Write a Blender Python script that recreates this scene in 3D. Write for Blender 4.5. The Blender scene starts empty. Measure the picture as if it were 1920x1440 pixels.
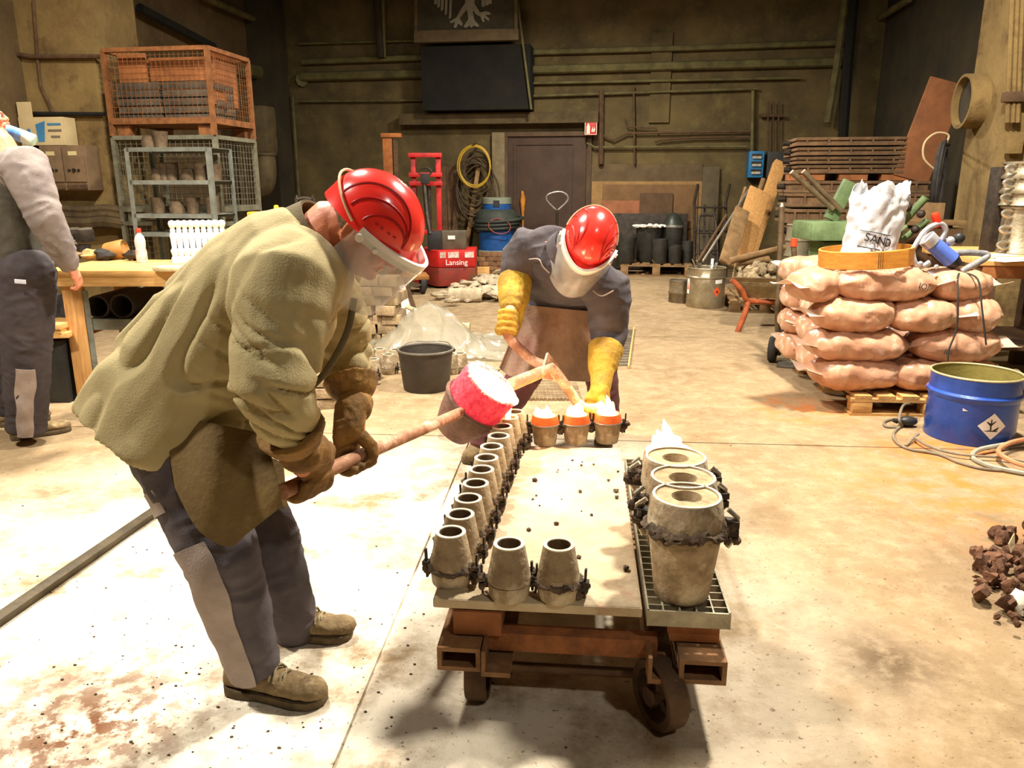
import bpy, bmesh, math, random
from math import sin, cos, pi, radians, sqrt, tan, atan2
from mathutils import Vector as V, Matrix, noise, Quaternion
random.seed(7)
scene = bpy.context.scene
COL = scene.collection

# ---------------------------------------------------------------- camera
FPX, PITCH, CAMH = 1442.0, radians(14.5), 1.4
cam_d = bpy.data.cameras.new('camera')
cam_d.sensor_width = 36.0
cam_d.lens = FPX / 1920 * 36.0
cam = bpy.data.objects.new('camera', cam_d)
COL.objects.link(cam)
cam.location = (0, 0, CAMH)
cam.rotation_euler = (pi / 2 - PITCH, 0, 0)
scene.camera = cam

# ---------------------------------------------------------------- world, exposure
world = bpy.data.worlds.new('world')
scene.world = world
world.use_nodes = True
world.node_tree.nodes['Background'].inputs[0].default_value = (0.55, 0.50, 0.36, 1)
world.node_tree.nodes['Background'].inputs[1].default_value = 0.07
scene.view_settings.view_transform = 'Standard'
scene.view_settings.look = 'None'
scene.view_settings.gamma = 1.0
scene.view_settings.use_curve_mapping = False
scene.view_settings.exposure = 0.53

# ---------------------------------------------------------------- hall lamps and an added fill
HALL = radians(-9)                     # the hall stands turned a little against the view
RH = Matrix.Rotation(HALL, 4, 'Z')
def hall(u, v, z=0.0):
    return RH @ V((u, v, z))
LAMPS = [(1.9, 4.0, 4.6, 420), (-1.7, 4.6, 4.7, 360), (-3.4, 1.9, 4.6, 270), (2.4, -1.6, 5.4, 80), (0.8, 10.2, 4.05, 220)]  # fourth entry is a fill lamp added behind the camera
for (x, y, z, w) in LAMPS:
    ld = bpy.data.lights.new('hall_and_fill_light', 'AREA')
    ld.shape = 'DISK'; ld.size = 0.42
    ld.energy = w
    ld.color = (1.0, 0.93, 0.82)
    lo = bpy.data.objects.new('hall_and_fill_light', ld)
    COL.objects.link(lo)
    lo.location = (x, y, z)

# ---------------------------------------------------------------- pixel helpers (survey of the photograph)
SP, CP = sin(PITCH), cos(PITCH)
def ray(px, py):
    x = (px - 960) / FPX; y = -(py - 720) / FPX
    return V((x, CP + y * SP, -SP + y * CP))
def aty(px, py, Y):
    d = ray(px, py); t = Y / d.y
    return V((d.x * t, Y, CAMH + d.z * t))
def atz(px, py, z=0.0):
    d = ray(px, py); t = (z - CAMH) / d.z
    return V((d.x * t, d.y * t, z))
NV = RH @ V((0, 1, 0)); NU = RH @ V((1, 0, 0))
def atv(px, py, v):
    d = ray(px, py); o = V((0, 0, CAMH)); t = (v - o.dot(NV)) / d.dot(NV)
    return o + d * t
def atu(px, py, u):
    d = ray(px, py); o = V((0, 0, CAMH)); t = (u - o.dot(NU)) / d.dot(NU)
    return o + d * t
def ppm(Y, z=0.5):                     # metres for one photograph pixel at this distance
    return (Y * CP + (CAMH - z) * SP) / FPX

# ---------------------------------------------------------------- mesh builder
def basis(d, up=V((0, 0, 1))):
    d = d.normalized()
    if abs(d.dot(up)) > 0.99: up = V((0, 1, 0)) if abs(d.y) < 0.9 else V((1, 0, 0))
    s = d.cross(up).normalized()
    return s, s.cross(d).normalized()      # side, up
class MB:
    def __init__(s): s.v = []; s.f = []
    def add(s, vs, fs, mx=None):
        o = len(s.v)
        s.v += [tuple(mx @ V(p)) if mx else tuple(p) for p in vs]
        s.f += [tuple(i + o for i in f) for f in fs]
        return s
    def box(s, c, d, mx=None, rz=0, rx=0, ry=0, taper=1.0):
        x, y, z = d[0] / 2, d[1] / 2, d[2] / 2
        m = Matrix.Translation(V(c)) @ Matrix.Rotation(rz, 4, 'Z') @ Matrix.Rotation(ry, 4, 'Y') @ Matrix.Rotation(rx, 4, 'X')
        if mx: m = mx @ m
        t = taper
        vs = [(-x, -y, -z), (x, -y, -z), (x, y, -z), (-x, y, -z), (-x * t, -y * t, z), (x * t, -y * t, z), (x * t, y * t, z), (-x * t, y * t, z)]
        return s.add(vs, [(0, 3, 2, 1), (4, 5, 6, 7), (0, 1, 5, 4), (1, 2, 6, 5), (2, 3, 7, 6), (3, 0, 4, 7)], m)
    def beam(s, a, b, w, h, up=V((0, 0, 1))):      # a bar of w x h from a to b
        a, b = V(a), V(b); sd, u = basis(b - a, up)
        vs = []
        for p in (a, b):
            for (i, j) in ((-1, -1), (1, -1), (1, 1), (-1, 1)): vs.append(p + sd * (i * w / 2) + u * (j * h / 2))
        return s.add(vs, [(3, 2, 1, 0), (4, 5, 6, 7), (0, 1, 5, 4), (1, 2, 6, 5), (2, 3, 7, 6), (3, 0, 4, 7)])
    def cyl(s, a, b, r0, r1=None, n=16, caps=True):
        a, b = V(a), V(b); r1 = r0 if r1 is None else r1; sd, u = basis(b - a)
        vs = []
        for p, r in ((a, r0), (b, r1)):
            for i in range(n):
                t = 2 * pi * i / n; vs.append(p + sd * (r * cos(t)) + u * (r * sin(t)))
        fs = [(i, (i + 1) % n, n + (i + 1) % n, n + i) for i in range(n)]
        if caps: fs += [tuple(range(n))[::-1], tuple(range(n, 2 * n))]
        return s.add(vs, fs)
    def lathe(s, prof, n=24, mx=None, close=False, wob=0, seed=0):
        vs = []; m = len(prof)
        for i in range(n):
            t = 2 * pi * i / n
            for k, (r, z) in enumerate(prof):
                w = 1 + (wob * noise.noise((3 * cos(t) + seed, 3 * sin(t), z * 20)) if wob else 0)
                vs.append((r * w * cos(t), r * w * sin(t), z))
        fs = []
        for i in range(n):
            j = (i + 1) % n
            for k in range(m - 1 + (1 if close else 0)):
                k2 = (k + 1) % m
                fs.append((i * m + k, j * m + k, j * m + k2, i * m + k2))
        return s.add(vs, fs, mx)
    def tube(s, pts, r, n=8, closed=False, flat=None):
        pts = [V(p) for p in pts]; m = len(pts); vs = []
        rr = r if isinstance(r, (list, tuple)) else [r] * m
        sd0 = None
        for i, p in enumerate(pts):
            a = pts[(i - 1) % m] if (closed or i > 0) else p
            b = pts[(i + 1) % m] if (closed or i < m - 1) else p
            d = (b - a).normalized() if (b - a).length > 1e-9 else V((0, 0, 1))
            if sd0 is None: sd, u = basis(d)
            else:
                sd = (sd0 - d * sd0.dot(d)).normalized(); u = sd.cross(d).normalized()
            sd0 = sd
            for k in range(n):
                t = 2 * pi * k / n; vs.append(p + sd * (rr[i] * cos(t)) + u * (rr[i] * sin(t) * (flat or 1)))
        fs = []
        for i in range(m - (0 if closed else 1)):
            j = (i + 1) % m
            for k in range(n): fs.append((i * n + k, i * n + (k + 1) % n, j * n + (k + 1) % n, j * n + k))
        if not closed: fs += [tuple(range(n))[::-1], tuple(range((m - 1) * n, m * n))]
        return s.add(vs, fs)
    def sweep(s, rings, n=20):
        """closed loft: rings of (centre, side vector*a, up vector*b)"""
        vs = []; m = len(rings)
        for (c, a, b) in rings:
            for k in range(n):
                t = 2 * pi * k / n; vs.append(c + a * cos(t) + b * sin(t))
        fs = []
        for i in range(m - 1):
            for k in range(n): fs.append((i * n + k, i * n + (k + 1) % n, (i + 1) * n + (k + 1) % n, (i + 1) * n + k))
        fs += [tuple(range(n))[::-1], tuple(range((m - 1) * n, m * n))]
        return s.add(vs, fs)
    def limb(s, pts, radii, n=16, cap=True, cap1=True):
        """round tapering limb with domed ends"""
        pts = [V(p) for p in pts]; P = []; R = []
        d0 = (pts[0] - pts[1]).normalized(); d1 = (pts[-1] - pts[-2]).normalized()
        if cap:
            P += [pts[0] + d0 * radii[0] * .95, pts[0] + d0 * radii[0] * .7]; R += [radii[0] * .25, radii[0] * .72]
        for i in range(len(pts)):
            P.append(pts[i]); R.append(radii[i])
            if i < len(pts) - 1:
                P.append((pts[i] + pts[i + 1]) / 2); R.append((radii[i] + radii[i + 1]) / 2)
        if cap and cap1:
            P += [pts[-1] + d1 * radii[-1] * .7, pts[-1] + d1 * radii[-1] * .95]; R += [radii[-1] * .72, radii[-1] * .25]
        return s.tube(P, R, n)
    def ball(s, c, r, n=14, m=9, mx=None, nz=0, seed=0, fq=1.5):
        """ellipsoid (roughened by nz)"""
        r = (r, r, r) if not isinstance(r, (list, tuple)) else r
        vs = [(0, 0, -1)]; fs = []
        for j in range(1, m):
            a = -pi / 2 + pi * j / m
            for i in range(n):
                t = 2 * pi * i / n; vs.append((cos(a) * cos(t), cos(a) * sin(t), sin(a)))
        vs.append((0, 0, 1)); L = len(vs) - 1
        for i in range(n):
            fs.append((0, 1 + (i + 1) % n, 1 + i))
            for j in range(m - 2): fs.append((1 + j * n + i, 1 + j * n + (i + 1) % n, 1 + (j + 1) * n + (i + 1) % n, 1 + (j + 1) * n + i))
            fs.append((1 + (m - 2) * n + i, 1 + (m - 2) * n + (i + 1) % n, L))
        out = []
        for p in vs:
            p = V(p); k = 1 + (nz * noise.noise(p * fq + V((seed * 7.3, seed * 3.1, seed * 1.7))) * 2 if nz else 0)
            out.append(V((p.x * r[0] * k, p.y * r[1] * k, p.z * r[2] * k)))
        m4 = Matrix.Translation(V(c))
        if mx: m4 = m4 @ mx
        return s.add(out, fs, m4)
    def prism(s, poly, t, mx=None):
        """flat outline in local x,y extruded by t along local z"""
        n = len(poly)
        vs = [(p[0], p[1], 0) for p in poly] + [(p[0], p[1], t) for p in poly]
        fs = [tuple(range(n))[::-1], tuple(range(n, 2 * n))] + [(i, (i + 1) % n, n + (i + 1) % n, n + i) for i in range(n)]
        return s.add(vs, fs, mx)
    def sheet(s, fn, nu, nv, t=0.004):
        """surface fn(a,b) a,b in 0..1 with a thickness"""
        P = [[V(fn(i / nu, j / nv)) for j in range(nv + 1)] for i in range(nu + 1)]
        N = []
        for i in range(nu + 1):
            row = []
            for j in range(nv + 1):
                du = P[min(i + 1, nu)][j] - P[max(i - 1, 0)][j]; dv = P[i][min(j + 1, nv)] - P[i][max(j - 1, 0)]
                c = du.cross(dv); row.append(c.normalized() if c.length > 1e-12 else V((0, 0, 1)))
            N.append(row)
        w = nv + 1; vs = [P[i][j] + N[i][j] * t / 2 for i in range(nu + 1) for j in range(w)] + [P[i][j] - N[i][j] * t / 2 for i in range(nu + 1) for j in range(w)]
        o = (nu + 1) * w; fs = []
        for i in range(nu):
            for j in range(nv):
                a, b, c, d = i * w + j, (i + 1) * w + j, (i + 1) * w + j + 1, i * w + j + 1
                fs.append((a, b, c, d)); fs.append((o + d, o + c, o + b, o + a))
        for i in range(nu):
            a, b = i * w, (i + 1) * w; fs.append((a, o + a, o + b, b))
            a, b = i * w + nv, (i + 1) * w + nv; fs.append((b, o + b, o + a, a))
        for j in range(nv):
            a, b = j, j + 1; fs.append((b, o + b, o + a, a))
            a, b = nu * w + j, nu * w + j + 1; fs.append((a, o + a, o + b, b))
        return s.add(vs, fs)
    def mesh(s, name, bevel=0, ang=40):
        me = bpy.data.meshes.new(name)
        me.from_pydata(s.v, [], s.f)
        if bevel:
            bm = bmesh.new(); bm.from_mesh(me)
            es = [e for e in bm.edges if len(e.link_faces) == 2 and e.calc_face_angle() > radians(35)]
            bmesh.ops.bevel(bm, geom=es, offset=bevel, segments=2, profile=.6, affect='EDGES', clamp_overlap=True)
            bm.to_mesh(me); bm.free()
        me.shade_smooth()
        me.set_sharp_from_angle(angle=radians(ang))
        return me

MX = {}                                   # transforms of the things' Empties
def tag(o, label, cat, group=None):
    o['label'] = label; o['category'] = cat
    if group: o['group'] = group
    return o
def thing(name, label, cat, loc=(0, 0, 0), rz=0, group=None, parent=None, rx=0, ry=0):
    o = bpy.data.objects.new(name, None); COL.objects.link(o)
    o.empty_display_size = .05
    o.location = loc; o.rotation_euler = (rx, ry, rz)
    MX[o.name] = Matrix.Translation(V(loc)) @ o.rotation_euler.to_matrix().to_4x4()
    if label: tag(o, label, cat, group)
    return o
def obj(name, mb, mat, parent=None, world=False, bevel=0, ang=40, label=None, kind=None):
    me = mb if isinstance(mb, bpy.types.Mesh) else mb.mesh(name, bevel, ang)
    if parent is not None and world:
        p = parent; mt = Matrix.Identity(4)
        while p is not None:
            if p.name in MX: mt = MX[p.name] @ mt
            p = p.parent
        me.transform(mt.inverted())
    o = bpy.data.objects.new(name, me); COL.objects.link(o)
    if mat is not None and not me.materials: me.materials.append(mat)
    if parent is not None: o.parent = parent
    if label: o['label'] = label
    if kind: o['kind'] = kind
    return o
def one(name, label, cat, mb, mat, group=None, bevel=0, ang=40, centre=True):
    """a thing that is one mesh; origin moved to its base"""
    me = mb.mesh(name, bevel, ang); me.materials.append(mat)
    o = bpy.data.objects.new(name, me); COL.objects.link(o)
    if centre:
        xs = [v.co for v in me.vertices]; c = sum(xs, V()) / len(xs); c.z = min(p.z for p in xs)
        me.transform(Matrix.Translation(-c)); o.location = c
    return tag(o, label, cat, group)
def struct(name, mb, mat, parent=None, bevel=0, ang=40):
    o = obj(name, mb, mat, parent, bevel=bevel, ang=ang)
    if parent is None: o['kind'] = 'structure'
    return o
def dup(root, loc=None, rz=None, label=None, group=None, sc=None):
    r = root.copy(); COL.objects.link(r)
    if loc is not None: r.location = loc
    if rz is not None: r.rotation_euler = (root.rotation_euler.x, root.rotation_euler.y, rz)
    if sc: r.scale = (sc, sc, sc) if not isinstance(sc, (tuple, list)) else sc
    MX[r.name] = Matrix.Translation(r.location) @ r.rotation_euler.to_matrix().to_4x4() @ Matrix.Diagonal((*r.scale, 1))
    if label: r['label'] = label
    if group: r['group'] = group
    for ch in list(root.children):
        c = ch.copy(); COL.objects.link(c); c.parent = r
        for g in list(ch.children):
            d = g.copy(); COL.objects.link(d); d.parent = c
    return r
def frame(o, x, z):
    """matrix at o with local x axis and (about) local z axis"""
    x = V(x).normalized(); z = V(z); y = z.cross(x).normalized(); z = x.cross(y).normalized()
    m = Matrix((x, y, z)).transposed().to_4x4(); m.translation = V(o); return m
def spline(pts, n=6, closed=False):
    pts = [V(p) for p in pts]; out = []; m = len(pts)
    for i in range(m if closed else m - 1):
        g = lambda k: pts[k % m] if closed else pts[min(max(k, 0), m - 1)]
        a, b, c, d = g(i - 1), g(i), g(i + 1), g(i + 2)
        for k in range(n):
            t = k / n
            out.append(.5 * ((2 * b) + (c - a) * t + (2 * a - 5 * b + 4 * c - d) * t * t + (3 * b - a - 3 * c + d) * t ** 3))
    if not closed: out.append(pts[-1])
    return out
def circle(c, r, n=28, ax=(1, 0, 0), ay=(0, 0, 1), ry=None):
    return [V(c) + V(ax) * (r * cos(2 * pi * i / n)) + V(ay) * ((ry or r) * sin(2 * pi * i / n)) for i in range(n)]

# ---------------------------------------------------------------- materials
def lin(c):
    c = [x / 255 for x in c]
    return tuple(x / 12.92 if x < .04045 else ((x + .055) / 1.055) ** 2.4 for x in c)
MATS = {}
def mat(name, a, b=None, rough=.8, metal=0.0, scale=6, bump=.25, spec=.4, var=.12, fine=60, c=None, cs=2.0, ct=(.5, .62), emit=None, trans=0, alpha=1, ior=1.45, coat=0, detail=6, stretch=None):
    if name in MATS: return MATS[name]
    m = bpy.data.materials.new(name); m.use_nodes = True; MATS[name] = m
    nt = m.node_tree; N = nt.nodes; L = nt.links; bs = N['Principled BSDF']
    a = lin(a); b = lin(b) if b else tuple(x * .7 for x in a)
    tc = N.new('ShaderNodeTexCoord'); src = tc.outputs['Object']
    if stretch:
        mp = N.new('ShaderNodeMapping'); mp.inputs['Scale'].default_value = stretch; L.new(src, mp.inputs[0]); src = mp.outputs[0]
    n1 = N.new('ShaderNodeTexNoise'); n1.inputs['Scale'].default_value = scale; n1.inputs['Detail'].default_value = detail; n1.inputs['Roughness'].default_value = .65
    L.new(src, n1.inputs['Vector'])
    rp = N.new('ShaderNodeValToRGB'); rp.color_ramp.elements[0].position = .34; rp.color_ramp.elements[1].position = .66
    rp.color_ramp.elements[0].color = (*b, 1); rp.color_ramp.elements[1].color = (*a, 1)
    L.new(n1.outputs['Fac'], rp.inputs[0]); col = rp.outputs[0]
    if c:
        n3 = N.new('ShaderNodeTexNoise'); n3.inputs['Scale'].default_value = cs; n3.inputs['Detail'].default_value = 7; n3.inputs['Roughness'].default_value = .7
        L.new(src, n3.inputs['Vector'])
        r3 = N.new('ShaderNodeValToRGB'); r3.color_ramp.elements[0].position = ct[0]; r3.color_ramp.elements[1].position = ct[1]
        L.new(n3.outputs['Fac'], r3.inputs[0])
        mx = N.new('ShaderNodeMix'); mx.data_type = 'RGBA'
        L.new(r3.outputs[0], mx.inputs[0]); L.new(col, mx.inputs[6]); mx.inputs[7].default_value = (*lin(c), 1); col = mx.outputs[2]
    if var:
        oi = N.new('ShaderNodeObjectInfo'); mr = N.new('ShaderNodeMapRange'); mr.inputs[3].default_value = 1 - var; mr.inputs[4].default_value = 1 + var
        L.new(oi.outputs['Random'], mr.inputs[0]); hv = N.new('ShaderNodeHueSaturation'); L.new(mr.outputs[0], hv.inputs['Value']); L.new(col, hv.inputs['Color']); col = hv.outputs[0]
    L.new(col, bs.inputs['Base Color'])
    bs.inputs['Roughness'].default_value = rough; bs.inputs['Metallic'].default_value = metal
    bs.inputs['Specular IOR Level'].default_value = spec; bs.inputs['IOR'].default_value = ior
    if coat: bs.inputs['Coat Weight'].default_value = coat; bs.inputs['Coat Roughness'].default_value = .12
    if bump:
        n2 = N.new('ShaderNodeTexNoise'); n2.inputs['Scale'].default_value = fine; n2.inputs['Detail'].default_value = 4; L.new(src, n2.inputs['Vector'])
        bp = N.new('ShaderNodeBump'); bp.inputs['Strength'].default_value = bump; bp.inputs['Distance'].default_value = .01
        L.new(n2.outputs['Fac'], bp.inputs['Height']); L.new(bp.outputs[0], bs.inputs['Normal'])
    if emit:
        bs.inputs['Emission Color'].default_value = (*lin(emit[0]), 1); bs.inputs['Emission Strength'].default_value = emit[1]
    if trans: bs.inputs['Transmission Weight'].default_value = trans
    if alpha < 1: bs.inputs['Alpha'].default_value = alpha
    return m
iron = mat('mould_iron', (172, 152, 120), (122, 102, 76), .75, .1, 14, .5, c=(192, 178, 152), cs=9)
iron_dark = mat('dark_iron', (70, 60, 50), (42, 36, 30), .6, .5, 12, .3)
steel = mat('grey_steel', (150, 146, 136), (108, 102, 92), .45, .6, 10, .15)
bright_steel = mat('bright_steel', (205, 200, 186), (160, 150, 132), .32, .75, 6, .1)
rust = mat('rust', (156, 98, 56), (106, 66, 40), .85, .1, 14, .4)
rust_dark = mat('dark_rust', (104, 78, 54), (72, 54, 40), .85, .2, 10, .4)
clay = mat('black_clay', (108, 90, 71), (62, 50, 40), .95, 0, 30, .8)
wood = mat('pale_wood', (214, 170, 104), (186, 138, 76), .7, 0, 5, .15, stretch=(1, 12, 12))
wood_y = mat('pale_wood_across', (214, 170, 104), (186, 138, 76), .7, 0, 5, .15, stretch=(12, 1, 12))
wood_z = mat('pale_wood_upright', (206, 158, 96), (172, 122, 68), .7, 0, 5, .15, stretch=(12, 12, 1))
wood_old = mat('weathered_wood', (150, 118, 78), (108, 82, 52), .85, 0, 6, .3)
wood_dark = mat('dark_wood', (104, 76, 48), (70, 50, 33), .85, 0, 6, .3)
wood_orange = mat('orange_wood', (172, 108, 60), (132, 80, 44), .75, 0, 6, .2)
black = mat('black_plastic', (44, 44, 42), (34, 33, 31), .45, 0, 8, .1)
rubber = mat('rubber', (58, 54, 50), (40, 37, 34), .8, 0, 14, .2)
white = mat('white_paint', (235, 230, 220), (214, 206, 194), .55, 0, 8, .1)
red_paint = mat('red_paint', (196, 34, 30), (150, 26, 24), .45, 0, 5, .1, c=(110, 50, 40), cs=4, ct=(.58, .7))
blue_paint = mat('blue_paint', (38, 92, 160), (28, 70, 128), .45, 0, 6, .1)
green_paint = mat('green_paint', (112, 132, 88), (86, 104, 66), .6, 0, 8, .2)
hot_white = mat('molten_metal', (255, 240, 215), (255, 240, 215), .5, 0, 4, 0, var=0, emit=((255, 226, 170), 14))
# ================================================================ the hall itself
def floor_material():
    m = bpy.data.materials.new('dusty_concrete'); m.use_nodes = True
    nt = m.node_tree; N = nt.nodes; L = nt.links; bs = N['Principled BSDF']
    geo = N.new('ShaderNodeNewGeometry'); pos = geo.outputs['Position']
    def nz(sc, det=6, ro=.65, st=None):
        n = N.new('ShaderNodeTexNoise'); n.inputs['Scale'].default_value = sc; n.inputs['Detail'].default_value = det; n.inputs['Roughness'].default_value = ro
        if st:
            mp = N.new('ShaderNodeMapping'); mp.inputs['Scale'].default_value = st; L.new(pos, mp.inputs[0]); L.new(mp.outputs[0], n.inputs['Vector'])
        else: L.new(pos, n.inputs['Vector'])
        return n.outputs['Fac']
    def ramp(f, a, b, ca=(0, 0, 0), cb=(1, 1, 1)):
        r = N.new('ShaderNodeValToRGB'); e = r.color_ramp.elements; e[0].position = a; e[1].position = b; e[0].color = (*ca, 1); e[1].color = (*cb, 1); L.new(f, r.inputs[0]); return r.outputs[0]
    def mix(f, a, b):
        x = N.new('ShaderNodeMix'); x.data_type = 'RGBA'
        for i, q in ((0, f), (6, a), (7, b)):
            if isinstance(q, (tuple, float)): x.inputs[i].default_value = q if i == 0 else (*q, 1)
            else: L.new(q, x.inputs[i])
        return x.outputs[2]
    def spot(cx, cy, r0, r1, sy=1.0):
        vm = N.new('ShaderNodeVectorMath'); vm.operation = 'SUBTRACT'; L.new(pos, vm.inputs[0]); vm.inputs[1].default_value = (cx, cy, 0)
        mp = N.new('ShaderNodeMapping'); mp.inputs['Scale'].default_value = (1, sy, 0); L.new(vm.outputs[0], mp.inputs[0])
        ln = N.new('ShaderNodeVectorMath'); ln.operation = 'LENGTH'; L.new(mp.outputs[0], ln.inputs[0])
        mr = N.new('ShaderNodeMapRange'); mr.inputs[1].default_value = r0; mr.inputs[2].default_value = r1; mr.inputs[3].default_value = 1; mr.inputs[4].default_value = 0
        L.new(ln.outputs['Value'], mr.inputs[0]); return mr.outputs[0]
    def mul(a, b):
        x = N.new('ShaderNodeMath'); x.operation = 'MULTIPLY'
        for i, q in ((0, a), (1, b)):
            if isinstance(q, float): x.inputs[i].default_value = q
            else: L.new(q, x.inputs[i])
        return x.outputs[0]
    def add(a, b):
        x = N.new('ShaderNodeMath'); x.operation = 'ADD'; x.use_clamp = True; L.new(a, x.inputs[0])
        if isinstance(b, float): x.inputs[1].default_value = b
        else: L.new(b, x.inputs[1])
        return x.outputs[0]
    base = mix(ramp(nz(1.3), .35, .68), lin((128, 106, 76)), lin((152, 129, 96)))
    base = mix(mul(ramp(nz(9, 8, .75), .45, .7), .6), base, lin((176, 155, 122)))
    base = mix(mul(ramp(nz(3.1, 7, .7), .52, .70), .65), base, lin((112, 88, 56)))
    # white powder and lamp-lit floor brightness painted in around the pouring place
    lit_powder = add(spot(-1.0, 2.1, .35, 2.3), spot(0.15, 3.5, .1, 1.0))
    base = mix(mul(lit_powder, ramp(nz(2.2, 7, .7), .36, .54)), base, lin((238, 228, 206)))
    # trodden clay and rust-red sand
    base = mix(mul(spot(-1.15, 1.75, .05, .5), ramp(nz(14, 6), .46, .56)), base, lin((122, 82, 54)))
    rd = add(spot(1.92, 4.75, .05, .5), add(spot(2.35, 4.0, .1, .5, 1.5), spot(2.15, 3.4, .1, .8)))
    base = mix(mul(rd, ramp(nz(7, 6), .42, .6)), base, lin((188, 112, 52)))
    base = mix(mul(spot(1.15, 2.05, .03, .22), ramp(nz(16, 5), .3, .55)), base, lin((104, 84, 60)))
    base = mix(mul(spot(2.2, 2.35, .1, .75), ramp(nz(9, 6), .38, .55)), base, lin((96, 68, 46)))
    # grit
    base = mix(mul(ramp(nz(55, 3, .6), .63, .69), .7), base, lin((84, 66, 46)))
    L.new(base, bs.inputs['Base Color'])
    bs.inputs['Roughness'].default_value = .88; bs.inputs['Specular IOR Level'].default_value = .25
    bp = N.new('ShaderNodeBump'); bp.inputs['Strength'].default_value = .45; bp.inputs['Distance'].default_value = .02
    L.new(nz(22, 8, .75), bp.inputs['Height']); L.new(bp.outputs[0], bs.inputs['Normal'])
    return m
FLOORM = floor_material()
UR, UL, VB, VN, ZC = 3.7, -6.4, 13.7, -4.0, 7.0
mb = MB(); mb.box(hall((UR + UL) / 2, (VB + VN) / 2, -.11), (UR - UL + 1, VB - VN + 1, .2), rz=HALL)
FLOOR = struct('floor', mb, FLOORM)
mb = MB()                                     # poured slabs with open joints, turned about 4.6 degrees
RS = Matrix.Rotation(radians(-4.6), 4, 'Z')
us = [-7.6, -3.6, -.57, 3.6, 7.9]; vs_ = [-5.0, -1.0, 1.72 - 1.3, 4.17, 7.3, 10.4, 14.0]
for i in range(len(us) - 1):
    for j in range(len(vs_) - 1):
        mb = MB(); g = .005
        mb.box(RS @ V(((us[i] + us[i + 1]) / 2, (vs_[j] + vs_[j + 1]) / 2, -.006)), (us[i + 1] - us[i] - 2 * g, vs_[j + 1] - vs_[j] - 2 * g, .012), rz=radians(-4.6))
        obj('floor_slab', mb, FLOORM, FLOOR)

wall_m = mat('stained_plaster', (104, 88, 54), (74, 63, 40), .95, 0, 1.6, .5, c=(114, 101, 60), cs=3.5, ct=(.54, .78), fine=25, var=0)
wall_l = mat('brown_plaster', (104, 84, 54), (76, 60, 38), .95, 0, 1.4, .5, c=(118, 102, 64), cs=3, ct=(.58, .78), fine=25, var=0)
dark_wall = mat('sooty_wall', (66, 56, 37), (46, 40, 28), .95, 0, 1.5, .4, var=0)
def wallbox(name, u0, u1, v0, v1, z0, z1, m):
    mb = MB(); mb.box(hall((u0 + u1) / 2, (v0 + v1) / 2, (z0 + z1) / 2), (u1 - u0, v1 - v0, z1 - z0), rz=HALL)
    return struct(name, mb, m)
wallbox('wall_back', UL - .3, UR + .3, VB, VB + .3, 0, ZC, wall_m)
wallbox('wall_left', UL - .3, UL, VN, VB, 0, ZC, wall_l)
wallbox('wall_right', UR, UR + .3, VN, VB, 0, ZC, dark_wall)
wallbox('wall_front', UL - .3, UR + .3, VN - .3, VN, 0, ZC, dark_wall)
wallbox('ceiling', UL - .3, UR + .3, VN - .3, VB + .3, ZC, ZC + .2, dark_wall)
pil_m = mat('pilaster_plaster', (140, 116, 70), (108, 86, 50), .95, 0, 1.8, .5, c=(92, 70, 42), cs=2.6, ct=(.52, .66), fine=25, var=0)
def uv(p): q = RH.inverted() @ p; return q.x, q.y
v0 = uv(atu(190, 200, -5.55))[1]; PLV0 = v0; v1 = uv(atu(272, 200, -5.55))[1]
wallbox('trim_1', UL, -5.55, v0, v1, 0, ZC, pil_m)                          # left pilaster
v0 = uv(atu(1887, 200, 3.02))[1]; v1 = uv(atu(1818, 200, 3.02))[1]
PILV0, PILV1 = v0, v1
wallbox('trim_2', 3.02, UR, v0, v1, 0, ZC, pil_m)                           # right pilaster
wallbox('trim_3', -6.4, -6.0, 12.7, 13.3, 0, ZC, dark_wall)                # column in the far left corner
# raised plaster panels and ledges of the back wall
def backbox(name, px0, px1, py0, py1, d, m, bevel=0):
    """box standing d proud of the back wall between photograph columns / rows"""
    a = atv(px0, py1, VB - d); b = atv(px1, py0, VB - d); (u0, _), (u1, _) = uv(a), uv(b)
    mb = MB(); mb.box(hall((u0 + u1) / 2, VB - d / 2, (a.z + b.z) / 2), (u1 - u0, d, b.z - a.z), rz=HALL)
    return struct(name, mb, m, bevel=bevel)
ledge_m = mat('ledge', (92, 76, 48), (66, 55, 36), .9, 0, 5, .4, var=0)
backbox('trim_4', 748, 1122, 208, 234, .30, ledge_m)
soot_m = mat('soot', (34, 31, 24), (24, 22, 18), .95, 0, 3, .3, var=0)
backbox('trim_5', 792, 994, 82, 207, .55, soot_m)                            # dark flue hood above the door
backbox('trim_6', 1216, 1262, 60, 230, .06, wall_m)
backbox('trim_7', 924, 946, 248, 520, .12, mat('concrete_post', (140, 124, 92), (112, 98, 72), .9, 0, 6, .4))
ledge2 = mat('pale_ledge', (128, 116, 66), (96, 86, 52), .9, 0, 6, .4, var=0)
pipe_m = mat('painted_pipe', (112, 104, 62), (80, 73, 45), .75, .1, 5, .2, var=0)
def wpipe(n, pts, r, m=pipe_m, k=8):
    mb = MB(); mb.tube(pts, r, k); return struct('trim_%d' % n, mb, m)
def bp_(px, py, d=.1): return atv(px, py, VB - d)
wpipe(10, [bp_(1000, 98), bp_(1290, 90), bp_(1582, 80)], .045)
wpipe(11, [bp_(996, 131), bp_(1290, 123), bp_(1580, 116)], .07)
wpipe(12, [bp_(1000, 156), bp_(1500, 146)], .022)
wpipe(13, [bp_(1000, 180), bp_(1420, 166)], .02)
wpipe(14, [bp_(566, 116), bp_(795, 108)], .05)
wpipe(15, [bp_(566, 144), bp_(795, 138)], .075)
wpipe(16, [bp_(560, 190), bp_(790, 188)], .018)
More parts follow.
